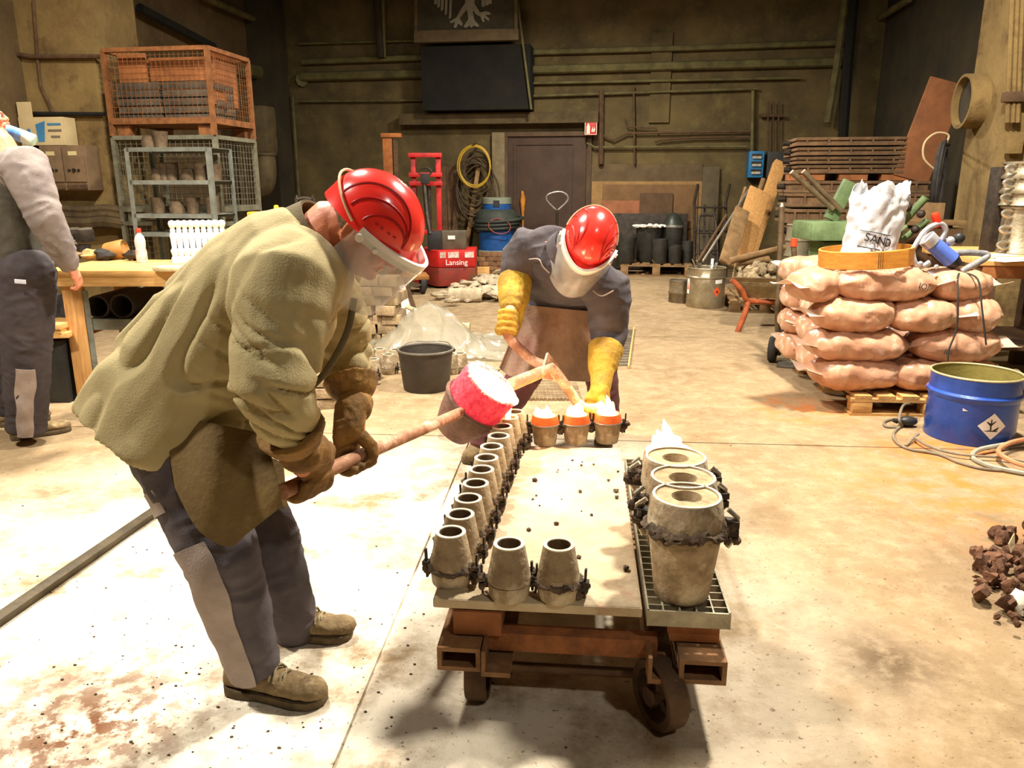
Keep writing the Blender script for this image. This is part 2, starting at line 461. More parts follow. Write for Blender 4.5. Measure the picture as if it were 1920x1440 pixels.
wpipe(17, [bp_(560, 82), bp_(790, 76)], .018)
wpipe(18, [bp_(706, -40, .25), bp_(709, 30, .25), bp_(714, 108, .25)], .06, dark_wall)
wpipe(19, [bp_(717, -40, .2), bp_(720, 108, .2)], .04)
wpipe(20, [bp_(970, 0, .62), bp_(996, 205, .62)], .02)
wpipe(21, [bp_(1188, 160), bp_(1190, 308)], .018, rust_dark)
wpipe(22, [bp_(1128, 170), bp_(1127, 308)], .045, rust_dark)
wpipe(23, [bp_(1100, 268), bp_(1115, 276), bp_(1400, 275)], .022)
wpipe(24, [bp_(1125, 252), bp_(1150, 262), bp_(1175, 250), bp_(1412, 246)], .018, rust_dark)
wpipe(25, [bp_(1228, 266), bp_(1240, 262), bp_(1300, 258), bp_(1405, 257)], .018, rust_dark)
wpipe(26, [bp_(1412, 170), bp_(1410, 285)], .03, pipe_m)
wpipe(27, [bp_(1424, 217), bp_(1470, 217)], .03, rust_dark)
for i, x in enumerate((1440, 1450, 1460)): wpipe(28 + i, [bp_(x, 190), bp_(x, 283)], .014, rust_dark)
wpipe(31, [bp_(1588, -30, .2), bp_(1570, 120, .2), bp_(1552, 230, .2)], .06, pipe_m)
wpipe(32, [bp_(1604, -30, .35), bp_(1590, 120, .35), bp_(1578, 300, .35)], .08, soot_m)
wpipe(33, [bp_(548, 178), bp_(556, 300), bp_(562, 392)], .03, pipe_m)
wpipe(34, [bp_(1172, 222), bp_(1176, 238), bp_(1230, 240), bp_(1234, 250)], .012, rust_dark)
# pipes along the left wall
def lp(px, py, d=.15): return atu(px, py, UL + d)
wpipe(35, [lp(440, 126), lp(500, 139), lp(556, 158, .2), bp_(566, 150, .1)], .11, pipe_m)
wpipe(36, [lp(380, -6), lp(514, 53)], .05, pipe_m)
wpipe(37, [lp(262, 15), lp(400, 88)], .06, soot_m)
def lv(px, py, d=.05): return atv(px, py, PLV0 - d)
wpipe(38, [lv(-20, 94), lv(60, 106), lv(190, 106)], .022, rust_dark)
wpipe(39, [lv(60, 213), lv(196, 214)], .02, soot_m)
wpipe(40, [lv(62, 0, .03), lv(70, 105, .03), lv(76, 160, .03), lv(100, 212, .03)], .014, rust_dark)
# thick hose bundle sagging along the left wall, three hoses
for i, (yy, r) in enumerate(((392, .045), (404, .05), (416, .07))):
    wpipe(41 + i, spline([lv(100, yy - 2, .10), lv(160, yy + 2, .13), lv(200, yy - 1, .13), lv(240, yy + 5, .11)]), r, mat('hose_brown', (92, 74, 46), (62, 50, 33), .8, 0, 8, .3))
wpipe(44, [atu(1588, 73, UR - .1), atu(1705, -2, UR - .1)], .05, pipe_m)
wpipe(45, [atu(1618, 60, UR - .1), atu(1600, 290, UR - .1)], .03, pipe_m)
# conduits on the right pilaster
def rp(px, py, d=.06): return atv(px, py, PILV0 - d)
for i, x in enumerate((1893, 1903, 1912)): wpipe(46 + i, [rp(x + 6, -20), rp(x - 4, 230)], .02, pil_m)
mb = MB(); a = rp(1902, 270); mb.box(a, (.12, .06, .16), rz=HALL); struct('trim_49', mb, pil_m, bevel=.01)
mb = MB(); a = rp(1900, 182); mb.box(a, (.16, .08, .08), rz=HALL); struct('trim_50', mb, rust_dark, bevel=.01)

# door in the back wall
door_m = mat('door_brown', (78, 58, 44), (62, 46, 36), .75, 0, 2.5, .2, var=0)
def bbox(mb, px0, px1, py0, py1, d0, d1):
    a = atv(px0, py1, VB - d1); b = atv(px1, py0, VB - d1); (u0, _), (u1, _) = uv(a), uv(b)
    mb.box(hall((u0 + u1) / 2, VB - (d0 + d1) / 2, (a.z + b.z) / 2), (u1 - u0, d1 - d0, b.z - a.z), rz=HALL); return mb
bot = 505
DOOR = struct('door_1', bbox(MB(), 948, 1100, 254, bot, 0, .06), door_m, bevel=.005)
fr = MB(); bbox(fr, 940, 952, 250, bot, 0, .10); bbox(fr, 1096, 1110, 250, bot, 0, .10); bbox(fr, 940, 1110, 246, 256, 0, .11)
obj('door_frame', fr, mat('door_frame_brown', (92, 72, 52), (72, 55, 40), .8, 0, 4, .2, var=0), DOOR)
rp_ = MB(); bbox(rp_, 963, 968, 270, bot - 20, .05, .085); bbox(rp_, 1070, 1075, 270, bot - 20, .05, .085); bbox(rp_, 963, 1075, 267, 272, .05, .085); bbox(rp_, 963, 1075, bot - 25, bot - 20, .05, .085)
obj('panel_moulding', rp_, door_m, DOOR)
# ================================================================ the pouring cart
CR = radians(-5.2); CTOP = .33
RC = Matrix.Rotation(CR, 4, 'Z')
fl_ = atz(811, 1122, CTOP); fr_ = atz(1205, 1142, CTOP)
CO = fl_.copy(); CO.z = 0                        # near left corner of the plate; cart axes follow CR
PW, PL = (fr_ - fl_).length, 1.27
MC = Matrix.Translation(CO) @ RC
def cart(x, y, z=0): return MC @ V((x, y, z))
plate_m = mat('sandy_plate', (200, 182, 150), (168, 148, 116), .9, 0, 5, .5, c=(166, 124, 96), cs=3.2, ct=(.56, .68), fine=40)
CART = thing('pouring_cart', 'low rusty flat cart on iron wheels loaded with casting moulds', 'cart', CO, CR)
rust_c = mat('cart_rust', (148, 106, 66), (104, 78, 54), .8, .15, 10, .4, c=(150, 138, 116), cs=5, ct=(.58, .7))
# two long channel beams (C section) and cross members
GX0 = PW + .012; GW = .215                      # grate strip beside the plate
def channel(mb, x0, x1, y0, y1, z0, z1, t=.012):
    cx = (x0 + x1) / 2; w = x1 - x0; cy = (y0 + y1) / 2; l = y1 - y0
    mb.box((cx, cy, z1 - t / 2), (w, l, t)); mb.box((x0 + t / 2, cy, (z0 + z1) / 2 - t / 2), (t, l, z1 - z0 - t)); mb.box((x1 - t / 2, cy, (z0 + z1) / 2 - t / 2), (t, l, z1 - z0 - t))
    mb.box((cx, cy, z0 + t / 2), (w - 2 * t, l, t))
ZB = .155
for (a, b) in ((.02, .135), (PW + .095, PW + .215)):
    mb = MB(); channel(mb, a, b, -.06, PL + .05, ZB, ZB + .068); obj('channel_beam', mb, rust_c, CART)
for (a, b, y) in ((.14, .215, -.03), (PW + .015, PW + .09, -.02)):
    mb = MB(); mb.box(((a + b) / 2, y + .55, ZB + .008), (b - a, 1.2, .014)); mb.box((a + .005, y + .55, ZB + .045), (.01, 1.2, .06)); obj('angle_beam', mb, rust_c, CART)
for y in (.03, PL / 2, PL - .05):
    mb = MB(); mb.box((PW / 2 + .075, y, ZB + .05), (PW - .06, .05, .055)); obj('cross_beam', mb, rust, CART, bevel=.004)
for (x, y) in ((.15, .0), (PW + .17, .02), (.15, PL - .15), (PW + .17, PL - .2)):
    mb = MB(); mb.box((x - .03, y + .05, ZB + .108), (.13, .11, .070)); obj('wood_block', mb, wood_orange, CART, bevel=.004)
# wheels: spoked iron wheels on axles
def wheel(x, y, wz=0):
    r = .095
    mx = Matrix.Translation((x, y, r)) @ Matrix.Rotation(wz, 4, 'Z') @ Matrix.Rotation(pi / 2, 4, 'Y')
    rim = MB(); rim.lathe([(r - .024, -.028), (r - .004, -.03), (r, -.024), (r, .024), (r - .004, .03), (r - .024, .028)], 32, mx, close=True)
    o = obj('wheel', rim, rust_dark, CART)
    sp = MB()
    for k in range(4):
        t = k * pi / 2 + .5; sp.beam(mx @ V((0.02 * cos(t), .02 * sin(t), 0)), mx @ V(((r - .015) * cos(t), (r - .015) * sin(t), 0)), .022, .02)
    obj('spokes', sp, rust_dark, o)
    hb = MB(); hb.cyl(mx @ V((0, 0, -.04)), mx @ V((0, 0, .04)), .026, n=16); obj('hub', hb, rust_dark, o)
    br = MB(); br.box((x, y, r + .045), (.03, .05, .07)); obj('axle_bracket', br, rust_dark, CART)
wheel(.115, .06); wheel(PW + .055, -.02, radians(28)); wheel(.115, PL - .2); wheel(PW + .055, PL - .2)
for y in (.06, PL - .2):
    mb = MB(); mb.cyl((.11, y, .095), (PW + .05, y, .095), .014, n=12); obj('axle', mb, rust_dark, CART)
# plate: thick sand-covered slab with an uneven edge
PLT = thing('casting_plate', 'flat sand-covered casting plate lying on the cart', 'plate', cart(0, 0, CTOP - .028), CR)
mb = MB(); mb.box((PW / 2, PL / 2, .0135), (PW, PL, .027)); obj('slab', mb, plate_m, PLT, bevel=.005)
def sandf(a, b):
    x, y = a * PW, b * PL
    h = .0285 + .004 * noise.fractal(V((x * 9, y * 9, 3)), 1, 2, 3)
    edge = max(0, 1 - min(x, y * .8) / .2)
    h += .006 * edge * (noise.noise(V((x * 14, y * 14, 0))) + .4)
    if a in (0, 1) or b in (0, 1): h = .026
    return (.004 + x * .985, .004 + y * .985, h)
mb = MB(); mb.sheet(sandf, 50, 90, .003)
obj('sand_crust', mb, plate_m, PLT, kind='stuff', label='thin uneven layer of moulding sand')
# gutter of clay lumps strewn on the plate
for k in range(34):
    x, y = random.uniform(.2, PW - .02), random.uniform(.12, PL - .1)
    if x < .22 and y > .3: continue
    if y < .25 and x < .42: continue
    r = random.choice((.003, .004, .005, .007, .009))
    m_ = MB(); m_.ball((0, 0, 0), (r * 1.3, r, r * .8), 7, 5, nz=.25, seed=k)
    o = one('clay_crumb', 'small dark clay crumb lying on the sandy plate', 'crumb', m_, clay, 'clay crumbs on the casting plate'); p = cart(x, y, CTOP + .001); o.location = p; o.rotation_euler.z = k
# grate
GR = thing('steel_grate', 'narrow galvanised steel grate strip carrying the large moulds', 'grate', cart(GX0, -.005, CTOP - .045), CR)
gm = mat('galvanised', (172, 164, 140), (128, 120, 98), .5, .5, 12, .2)
GL = 1.15
mb = MB(); mb.box((GW / 2, .004, .02), (GW, .006, .044)); mb.box((GW / 2, GL, .02), (GW, .006, .044)); mb.box((.003, GL / 2, .02), (.005, GL, .044)); mb.box((GW - .003, GL / 2, .02), (.005, GL, .044)); obj('edge_frame', mb, gm, GR)
for k in range(1, 5):
    m_ = MB(); m_.box((GW * k / 5, GL / 2, .022), (.004, GL - .01, .036)); obj('bearing_bar', m_, gm, GR)
cb = MB(); cb.box((0, 0, 0), (GW - .008, .004, .022)); cbm = cb.mesh('cross_bar'); cbm.materials.append(gm)
for k in range(1, 30):
    o = obj('cross_bar', cbm, gm, GR); o.location = (GW / 2, GL * k / 30, .028)

# ---------------------------------------------------------------- moulds
rim_m = mat('mould_rim', (214, 202, 176), (176, 160, 130), .7, .1, 20, .2)
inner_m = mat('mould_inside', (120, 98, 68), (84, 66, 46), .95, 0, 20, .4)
def lug(mb, ang, r, z, s=1.0):
    c, sn = cos(ang), sin(ang); d = V((c, sn, 0)); t = V((-sn, c, 0))
    mb.beam(d * (r - .006) + V((0, 0, z)), d * (r + .024 * s) + V((0, 0, z)), .022 * s, .012 * s)
    mb.beam(d * (r - .006) + V((0, 0, z + .016 * s)), d * (r + .024 * s) + V((0, 0, z + .016 * s)), .022 * s, .012 * s)
def clay_band(r, z, h, seed, n=64, m=6, bulge=.006, dr=0.0):
    b = MB(); vs = []; fs = []
    for i in range(n):
        t = 2 * pi * i / n; c, sn = cos(t), sin(t)
        up = h * (.55 + .9 * noise.noise(V((c * 2.2 + seed, sn * 2.2, 1))) + .5 * noise.noise(V((c * 6, sn * 6 + seed, 2)))); lo = -h * (.5 + .9 * noise.noise(V((c * 2.5, sn * 2.5 + seed, 5))) + .45 * noise.noise(V((c * 7 + seed, sn * 7, 6))))
        up = max(up, h * .12); lo = min(lo, -h * .12)
        for j in range(m):
            q = j / (m - 1); zz = lo + (up - lo) * q; e = sin(pi * q) ** .5 if 0 < q < 1 else 0
            rr = r - .0012 - dr * abs(zz) + bulge * e * (1 + 1.2 * noise.noise(V((c * 14 + seed, sn * 14, zz * 160))))
            vs.append((rr * c, rr * sn, z + zz))
    for i in range(n):
        k = (i + 1) % n
        for j in range(m - 1): fs.append((i * m + j, k * m + j, k * m + j + 1, i * m + j + 1))
    b.add(vs, fs); return b
def small_mould(label, group, flip=False, clayband=True, hot=False, seed=0, mt=None):
    T = thing('casting_mould', label, 'mould', (0, 0, 0), 0, group)
    m0 = mt or iron
    if not flip:
        rb, rs, rt, zs, zt = .050, .058, .041, .048, .152
        b = MB(); b.lathe([(0, 0), (rb, 0), (rb + .004, .006), (rs, zs - .004), (rs - .004, zs)], 28); obj('mould_base', b, m0, T)
        b = MB(); b.lathe([(rs + .001, zs), (rs + .001, zs + .008), (rt + .001, zt - .004), (rt, zt), (rt - .009, zt), (rt - .010, zt - .06), (.0, zt - .07)], 28)
        up = obj('mould_cone', b, m0, T)
        r_ = MB(); r_.lathe([(rt + .0006, zt - .003), (rt + .0006, zt + .0012), (rt - .009, zt + .0012), (rt - .0092, zt - .003)], 28, close=True); obj('rim', r_, rim_m, up)
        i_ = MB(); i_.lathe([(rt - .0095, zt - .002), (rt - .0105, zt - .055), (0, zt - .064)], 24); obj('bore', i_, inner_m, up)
        zl = zs
    else:
        rb, rs, rt, zs, zt = .045, .060, .053, .092, .128
        b = MB(); b.lathe([(0, 0), (rb, 0), (rb + .002, .004), (rs, zs)], 28); obj('mould_base', b, m0, T)
        hm = mat('hot_copper', (196, 112, 62), (150, 76, 40), .55, .3, 16, .3, emit=((255, 90, 20), .35)) if hot else m0
        b = MB(); b.lathe([(rs, zs), (rs, zs + .006), (rt, zt), (rt - .008, zt), (rt - .010, zt - .012), (0, zt - .012)], 28); obj('mould_cone', b, hm, T)
        if hot:
            b = MB(); b.lathe([(rt - .0085, zt - .014), (rt - .0085, zt - .002), (rt * .5, zt + .004), (0, zt + .005)], 24); obj('molten_metal', b, hot_white, T)
        b = MB(); b.tube(circle((0, 0, zs), rs + .002, 28, (1, 0, 0), (0, 1, 0)), .003, 6, True); obj('seam_wire', b, steel, T)
        zl = zs - .01
    for a in (0.0, pi):
        b = MB(); lug(b, a, rs if not flip else rs, zl - .012); lg = obj('clamp_lug', b, iron_dark, T)
        p = MB(); d = V((cos(a), sin(a), 0)); p.beam(d * (rs + .013) + V((0, 0, zl - .04)), d * (rs + .016) + V((0, 0, zl + .045)), .006, .009); obj('wedge_pin', p, iron_dark, lg)
        q = MB()
        for k in range(5): q.ball(d * (rs + random.uniform(.0, .022)) + V((random.uniform(-.01, .01), random.uniform(-.014, .014), zl + random.uniform(-.03, .018))), random.uniform(.007, .013), 7, 5, nz=.3, seed=k + seed)
        obj('clay_lump', q, clay, T)
    if clayband:
        obj('clay_seam', clay_band(rs + .0035, zs + .002, .014, seed + 1.5, dr=.14), clay, T, ang=60)
    return T
def big_mould(label, group, seed=0, band=True):
    T = thing('large_casting_mould', label, 'mould', (0, 0, 0), 0, group)
    rb, rs, rt, zs, zt = .070, .101, .088, .205, .285
    b = MB(); b.lathe([(0, 0), (rb, 0), (rb + .003, .005), (rs - .002, zs)], 40); obj('mould_base', b, iron, T)
    b = MB(); b.lathe([(rs, zs), (rs, zs + .01), (rt + .004, zt - .006), (rt, zt), (rt - .006, zt), (rt - .007, zt - .008), (.038, zt - .008), (.032, zt - .03), (0, zt - .032)], 40)
    up = obj('mould_cone', b, iron, T)
    b = MB(); b.lathe([(rt + .001, zt - .004), (rt + .001, zt + .0015), (rt - .006, zt + .0015), (rt - .006, zt - .004)], 40, close=True); obj('rim', b, rim_m, up)
    b = MB(); b.lathe([(rt - .0065, zt - .012), (rt - .0065, zt - .004), (.040, zt - .004), (.033, zt - .028), (0, zt - .03)], 32); obj('sand_core', b, mat('core_sand', (172, 152, 116), (132, 112, 80), .95, 0, 25, .4), up)
    for a in (0.1, pi - .1):
        b = MB(); lug(b, a, rs, zs - .01, 1.5); lg = obj('clamp_lug', b, iron_dark, T)
        d = V((cos(a), sin(a), 0)); p = MB(); p.tube([d * (rs + .01) + V((0, 0, zs - .055)), d * (rs + .03) + V((0, 0, zs - .02)), d * (rs + .03) + V((0, 0, zs + .03)), d * (rs + .006) + V((0, 0, zs + .05))], .007, 8); obj('clamp_hook', p, bright_steel, lg)
        q = MB()
        for k in range(6): q.ball(d * (rs + random.uniform(.012, .035)) + V((random.uniform(-.01, .01), random.uniform(-.016, .016), zs + random.uniform(-.04, .03))), random.uniform(.009, .016), 7, 5, nz=.3, seed=k + seed)
        obj('clay_lump', q, clay, T)
    if band:
        obj('clay_seam', clay_band(rs + .003, zs + .0, .032, seed + 2.5, 90, 8, .011, .14), clay, T, ang=60)
    return T
G1 = 'small conical moulds along the edge of the casting plate'
ROWL = 'small conical iron mould in the row along the plate edge'
proto = small_mould(ROWL, G1, clayband=False)
proto2 = small_mould(ROWL, G1, seed=3)
tops = [(845, 997), (862.6, 964), (878, 934), (892, 906), (903, 880), (912, 858), (922, 837), (935, 817), (941, 799), (953, 782), (964, 772)]
for i, (x, y) in enumerate(tops):
    p = atz(x, y, CTOP + .153); p.z = CTOP + .001
    src = proto if i % 2 else proto2
    if i in (0, 1): src.location = p; src.rotation_euler.z = CR + (-.15 if i == 0 else -.25); o = src
    else: o = dup(src, p, CR - .25 + random.uniform(-.25, .2))
    o['label'] = ROWL
    if i == 0: o['label'] = 'small conical mould with clay-smeared seam at the near corner of the plate'
    if i == 9: o['label'] = 'small mould under the stream of molten metal from the ladle'
for (x, y, lab, sd) in ((954.6, 1019, 'small smooth conical mould with pins, beside the stamped mould at the plate front', 5), (1048, 1021, 'small conical mould stamped with raised digits at the plate front', 9)):
    p = atz(x, y, CTOP + .153); p.z = CTOP + .001
    o = small_mould(lab, G1, clayband=(sd == 9), seed=sd); o.location = p; o.rotation_euler.z = CR + (.1 if sd == 5 else -.2)
    if sd == 9:
        fx = MB()
        for k in range(3):
            a = -pi / 2 - .05 + (k - 1) * .16 - o.rotation_euler.z + CR
            rr = .0570; c = V((rr * cos(a), rr * sin(a), .064)); t = V((-sin(a), cos(a), 0)); u = V((0, 0, 1))
            fx.tube([c + t * (.0035 * cos(q)) + u * (.0035 * sin(q) + .003) for q in [radians(d) for d in range(-60, 241, 30)]], .0011, 5)
            fx.tube([c + t * (.0035 * cos(q)) + u * (.0035 * sin(q) - .003) for q in [radians(d) for d in range(-200, 81, 30)]], .0011, 5)
        obj('raised_digits', fx, rim_m, o)
flame_m = mat('flame', (255, 214, 140), (255, 190, 110), .5, 0, 4, 0, var=0, emit=((255, 206, 130), 6), alpha=.7)
def flame(p, h, w, label, group, seed):
    T = thing('flame', label, 'flame', p, 0, group)
    rnd = random.Random(seed)
    for k in range(5):
        a = rnd.uniform(0, 6.28); r = rnd.uniform(.1, .4) * w; hh = h * rnd.uniform(.35, .75) if k else h
        b = MB(); x, y = (r * cos(a), r * sin(a)) if k else (0, 0)
        pts = []; rad = []
        for q in range(9):
            t = q / 8; pts.append((x + .25 * w * t * sin(2.2 * t + a), y + .2 * w * t * cos(3 * t + a), hh * t)); rad.append(max(.0008, w * .36 * (1 - t) ** .9 * (1 + .25 * sin(6 * t + a))))
        b.tube(pts, rad, 10); obj('tongue', b, flame_m, T)
    return T
G2 = 'moulds with burning metal at the far end of the plate'
hp = small_mould('mould filled with glowing metal and burning at the far plate end', G2, flip=True, clayband=False, hot=True)
for i, (x, y, fh) in enumerate(((1022, 838, .05), (1080, 836, .07), (1139, 834, .085))):
    p = atz(x, y, CTOP + .001); p.y += .045; p = V((aty(x, 800, p.y).x, p.y, CTOP + .001))
    if i == 0: hp.location = p; hp.rotation_euler.z = CR
    else: dup(hp, p, CR + (.25 if i == 1 else .02))
    flame(p + V((0, 0, .124)), fh, .075, 'small yellow flame licking from a mould at the far plate end', 'flames on the burning moulds', i + 1)
    ld = bpy.data.lights.new('flame_light', 'POINT'); ld.energy = .5; ld.color = (1, .62, .25); ld.shadow_soft_size = .03
    lo = bpy.data.objects.new('flame_light', ld); COL.objects.link(lo); lo.location = p + V((0, -.01, .2))
G3 = 'large moulds on the steel grate'
bigs = [(1288, 928, 'large tapered mould with a thick clay band, first on the grate front', True), (1281, 893, 'large tapered mould standing between two others on the grate', False), (1267, 856, 'large tapered mould on the grate beside the burning one', False), (1256, 823, 'large mould at the far end of the grate with a flame on top', False)]
for i, (x, y, lab, band) in enumerate(bigs):
    p = atz(x, y, CTOP + .284); p.z = CTOP - .001
    if i in (0, 1): T = big_mould(lab, G3, i * 3 + 1, band); bp2 = T
    else: T = dup(bp2, None, None, lab)
    T.location = p; T.rotation_euler.z = CR + (-.25, .2, -.1, .1)[i]
    if i == 3:
        T.scale = (.86,) * 3
        flame(p + V((0, 0, .262)), .085, .085, 'white-hot flame on the far mould of the grate', 'flames on the burning moulds', 9)
        b = MB(); b.lathe([(.068, .2455), (.068, .252), (0, .256)], 24, Matrix.Translation(p))
        one('metal_pool', 'glowing pool of metal in the far mould of the grate', 'metal', b, hot_white)
        ld = bpy.data.lights.new('flame_light', 'POINT'); ld.energy = .8; ld.color = (1, .62, .25); ld.shadow_soft_size = .04
        lo = bpy.data.objects.new('flame_light', ld); COL.objects.link(lo); lo.location = p + V((0, -.02, .38))

# ---------------------------------------------------------------- the ladle carried by the two men
LH1 = aty(572, 903, 1.93); LH2 = aty(668, 858, 2.13)           # near man's hands on the shank
LA = aty(858, 776, 2.82)
LC = aty(896, 750, 2.95)                                         # ladle body centre
LB = aty(952, 724, 3.06); LT = aty(1034, 690, 3.34)
LAD = thing('pouring_ladle', 'two-man pouring ladle with red-hot crucible tipped over a mould', 'ladle', (LC.x, LC.y, 0))
shank_m = mat('scaled_shank', (186, 140, 108), (140, 98, 72), .7, .2, 14, .35, c=(206, 176, 150), cs=7)
ladle_iron = mat('ladle_iron', (130, 96, 78), (92, 66, 54), .75, .2, 12, .4)
hot_red = mat('red_hot_crucible', (236, 92, 104), (150, 34, 48), .85, 0, 34, .7, emit=((255, 40, 64), .34), fine=70, c=(120, 40, 48), cs=50, ct=(.58, .66))
sd_ = (LH2 - LH1).normalized(); LE = LH1 - (LA - LH2).normalized() * .10
b = MB(); b.tube(spline([LE, LH1, LH2, LA, LC + (LA - LC) * .55], 4), [.021] * 17, 14); obj('shank', b, shank_m, LAD, True)
b = MB(); b.tube([LB + (LC - LB) * .3, LB, LT], [.03, .028, .026], 14); obj('far_shank', b, shank_m, LAD, True)
H1 = aty(948, 604, 3.42); H2 = aty(1112, 770, 3.28)
tb = spline([H1 + V((.045, .03, -.03)), H1 + V((-.0, .0, .0)), aty(957, 636, 3.40), aty(1000, 676, 3.36), LT + V((0, -.0, -.0)), aty(1060, 722, 3.31), aty(1090, 762, 3.29), H2 + V((.02, -.005, .012))], 5)
b = MB(); b.tube(tb, .023, 12); obj('cross_handle', b, shank_m, LAD, True)
b = MB(); b.cyl(H2 + V((.0, 0, .0)), H2 + V((.05, -.02, .03)), .026, n=14); obj('handle_end', b, shank_m, LAD, True)
gz = MB(); gz.prism([(-.10, -.02), (.02, -.07), (.06, .0), (.02, .07)], .014, frame(LT + V((-.01, -.012, 0)), (LT - LB), (0, -1, .25))); obj('gusset', gz, shank_m, LAD, True, bevel=.003)
# crucible axis leans towards the lower right (pouring)
axis = V((.60, -.22, .77)).normalized()
MLd = frame(LC, axis.cross(V((0, 1, 0))).normalized() * 1, axis)
b = MB(); b.lathe([(0, -.17), (.075, -.17), (.10, -.10), (.122, -.02), (.126, -.02), (.128, -.028), (.106, -.11), (.08, -.178), (0, -.178)], 36, MLd, close=True); obj('iron_cup', b, ladle_iron, LAD, True)
b = MB(); b.tube([MLd @ V((.129 * cos(2 * pi * i / 36), .129 * sin(2 * pi * i / 36), -.022)) for i in range(36)], .009, 8, True); obj('carrying_ring', b, ladle_iron, LAD, True)
b = MB(); b.lathe([(.12, -.02), (.124, .088), (.118, .098), (.108, .094), (.102, -.02)], 40, MLd, close=True, wob=.02); cr = obj('crucible', b, hot_red, LAD, True, label='glowing red crucible wall')
b = MB()
for k in range(60):
    t = 2 * pi * k / 60; b.ball(MLd @ V((.113 * cos(t), .113 * sin(t), .095)), random.uniform(.005, .010), 6, 4, nz=.35, seed=k)
obj('slag_rim', b, mat('slag', (240, 190, 180), (190, 120, 110), .9, 0, 40, .5, emit=((255, 120, 90), .5)), LAD, True)
down = V((0, 0, -1)); lip = None; best = 9
for i in range(72):
    t = 2 * pi * i / 72; q = MLd @ V((.112 * cos(t), .112 * sin(t), .094))
    if q.z < best: best = q.z; lip = q
b = MB(); b.lathe([(.104, .062), (.106, .084), (.05, .087), (0, .087)], 32, MLd); obj('melt', b, hot_white, LAD, True)
MT = atz(953, 782, CTOP + .153)
b = MB(); sp_ = spline([lip + (LC + axis * .09 - lip) * .35 + axis * .0, lip + axis * .012, lip + (MT - lip) * .35 + V((0, 0, .03)), MT + V((0, 0, .012)), MT + V((0, 0, -.05))], 5)
b.tube(sp_, [.03 - .02 * min(1, i / 9) for i in range(len(sp_))], 12)
one('metal_stream', 'white-hot stream of metal pouring from the ladle lip', 'metal', b, hot_white)
# bracket plates joining shank and cup, and the second red-hot piece lying on the floor behind
for s in (-1, 1):
    g = MB(); g.beam(LC + (LA - LC) * .62 + V((0, 0, s * .03)), LC + (LA - LC) * .1 + V((0, 0, s * .075 - .03)), .04, .012); obj('cup_bracket', g, ladle_iron, LAD, True)
P = atz(880, 818, .0)
arc = []
for i in range(17):
    t = radians(150 + 190 * i / 16); arc.append(P + V((.125 * cos(t), .10 * sin(t), 0)))
b = MB()
for i in range(16): b.beam(arc[i] + V((0, 0, .05)), arc[i + 1] + V((0, 0, .05)), .016, .10)
one('crucible_ring', 'broken glowing red crucible ring lying on the floor below the ladle', 'crucible', b, hot_red)
for (q, e, c, r) in ((LC + axis * .2, 4, (1, .5, .3), .09), ):
    ld = bpy.data.lights.new('melt_light', 'POINT'); ld.energy = e; ld.color = c; ld.shadow_soft_size = r
    lo = bpy.data.objects.new('melt_light', ld); COL.objects.link(lo); lo.location = q
# ================================================================ the three workers
def remesh(mb, voxel, it=3, fac=.5):
    me = mb.mesh('tmp'); o = bpy.data.objects.new('tmp', me); COL.objects.link(o)
    r = o.modifiers.new('r', 'REMESH'); r.mode = 'VOXEL'; r.voxel_size = voxel
    s = o.modifiers.new('s', 'SMOOTH'); s.iterations = it; s.factor = fac
    dg = bpy.context.evaluated_depsgraph_get(); dg.update()
    out = bpy.data.meshes.new_from_object(o.evaluated_get(dg))
    bpy.data.objects.remove(o); bpy.data.meshes.remove(me)
    return out
def wrinkle(me, fn):
    nr = [v.normal.copy() for v in me.vertices]
    for v, n in zip(me.vertices, nr): v.co += n * fn(v.co)
    me.update(); me.shade_smooth(); return me
def folds(amp, sx, sy, sz, seed=0, fine=.25):
    def f(p):
        q = V((p.x * sx + seed, p.y * sy, p.z * sz)); w = noise.noise(q * .5) * 1.3
        a = noise.noise(V((q.x + w, q.y, q.z + w * 1.4)))
        r = 1 - 2 * abs(a) ** .8
        return amp * (.6 * r + .4 * noise.noise(q * .8)) + amp * fine * noise.noise(q * 3.1)
    return f
skin_m = mat('skin', (214, 140, 106), (196, 120, 90), .5, 0, 10, .1, spec=.4, var=0, fine=150)
hair_m = mat('short_grey_hair', (140, 112, 84), (96, 74, 54), .9, 0, 60, .6, var=0, fine=300)
eye_m = mat('eye_white', (230, 224, 214), (220, 214, 204), .2, 0, 5, 0, var=0)
iris_m = mat('iris', (60, 50, 40), (40, 34, 28), .2, 0, 5, 0, var=0)
helmet_m = mat('red_helmet', (240, 58, 46), (232, 46, 38), .24, 0, 3, .02, var=0, coat=.5, spec=.55)
groove_m = mat('helmet_groove', (170, 18, 18), (150, 14, 14), .4, 0, 3, 0, var=0)
visor_m = bpy.data.materials.new('clear_visor'); visor_m.use_nodes = True
b_ = visor_m.node_tree.nodes['Principled BSDF']; b_.inputs['Base Color'].default_value = (.52, .49, .44, 1); b_.inputs['Roughness'].default_value = .12
b_.inputs['Alpha'].default_value = .26; b_.inputs['Specular IOR Level'].default_value = .8
tc = visor_m.node_tree.nodes.new('ShaderNodeTexCoord'); nn = visor_m.node_tree.nodes.new('ShaderNodeTexNoise'); nn.inputs['Scale'].default_value = 9; nn.inputs['Detail'].default_value = 5
mr = visor_m.node_tree.nodes.new('ShaderNodeMapRange'); mr.inputs[1].default_value = .35; mr.inputs[2].default_value = .75; mr.inputs[3].default_value = .20; mr.inputs[4].default_value = .46
visor_m.node_tree.links.new(tc.outputs['Object'], nn.inputs['Vector']); visor_m.node_tree.links.new(nn.outputs['Fac'], mr.inputs[0]); visor_m.node_tree.links.new(mr.outputs[0], b_.inputs['Alpha'])
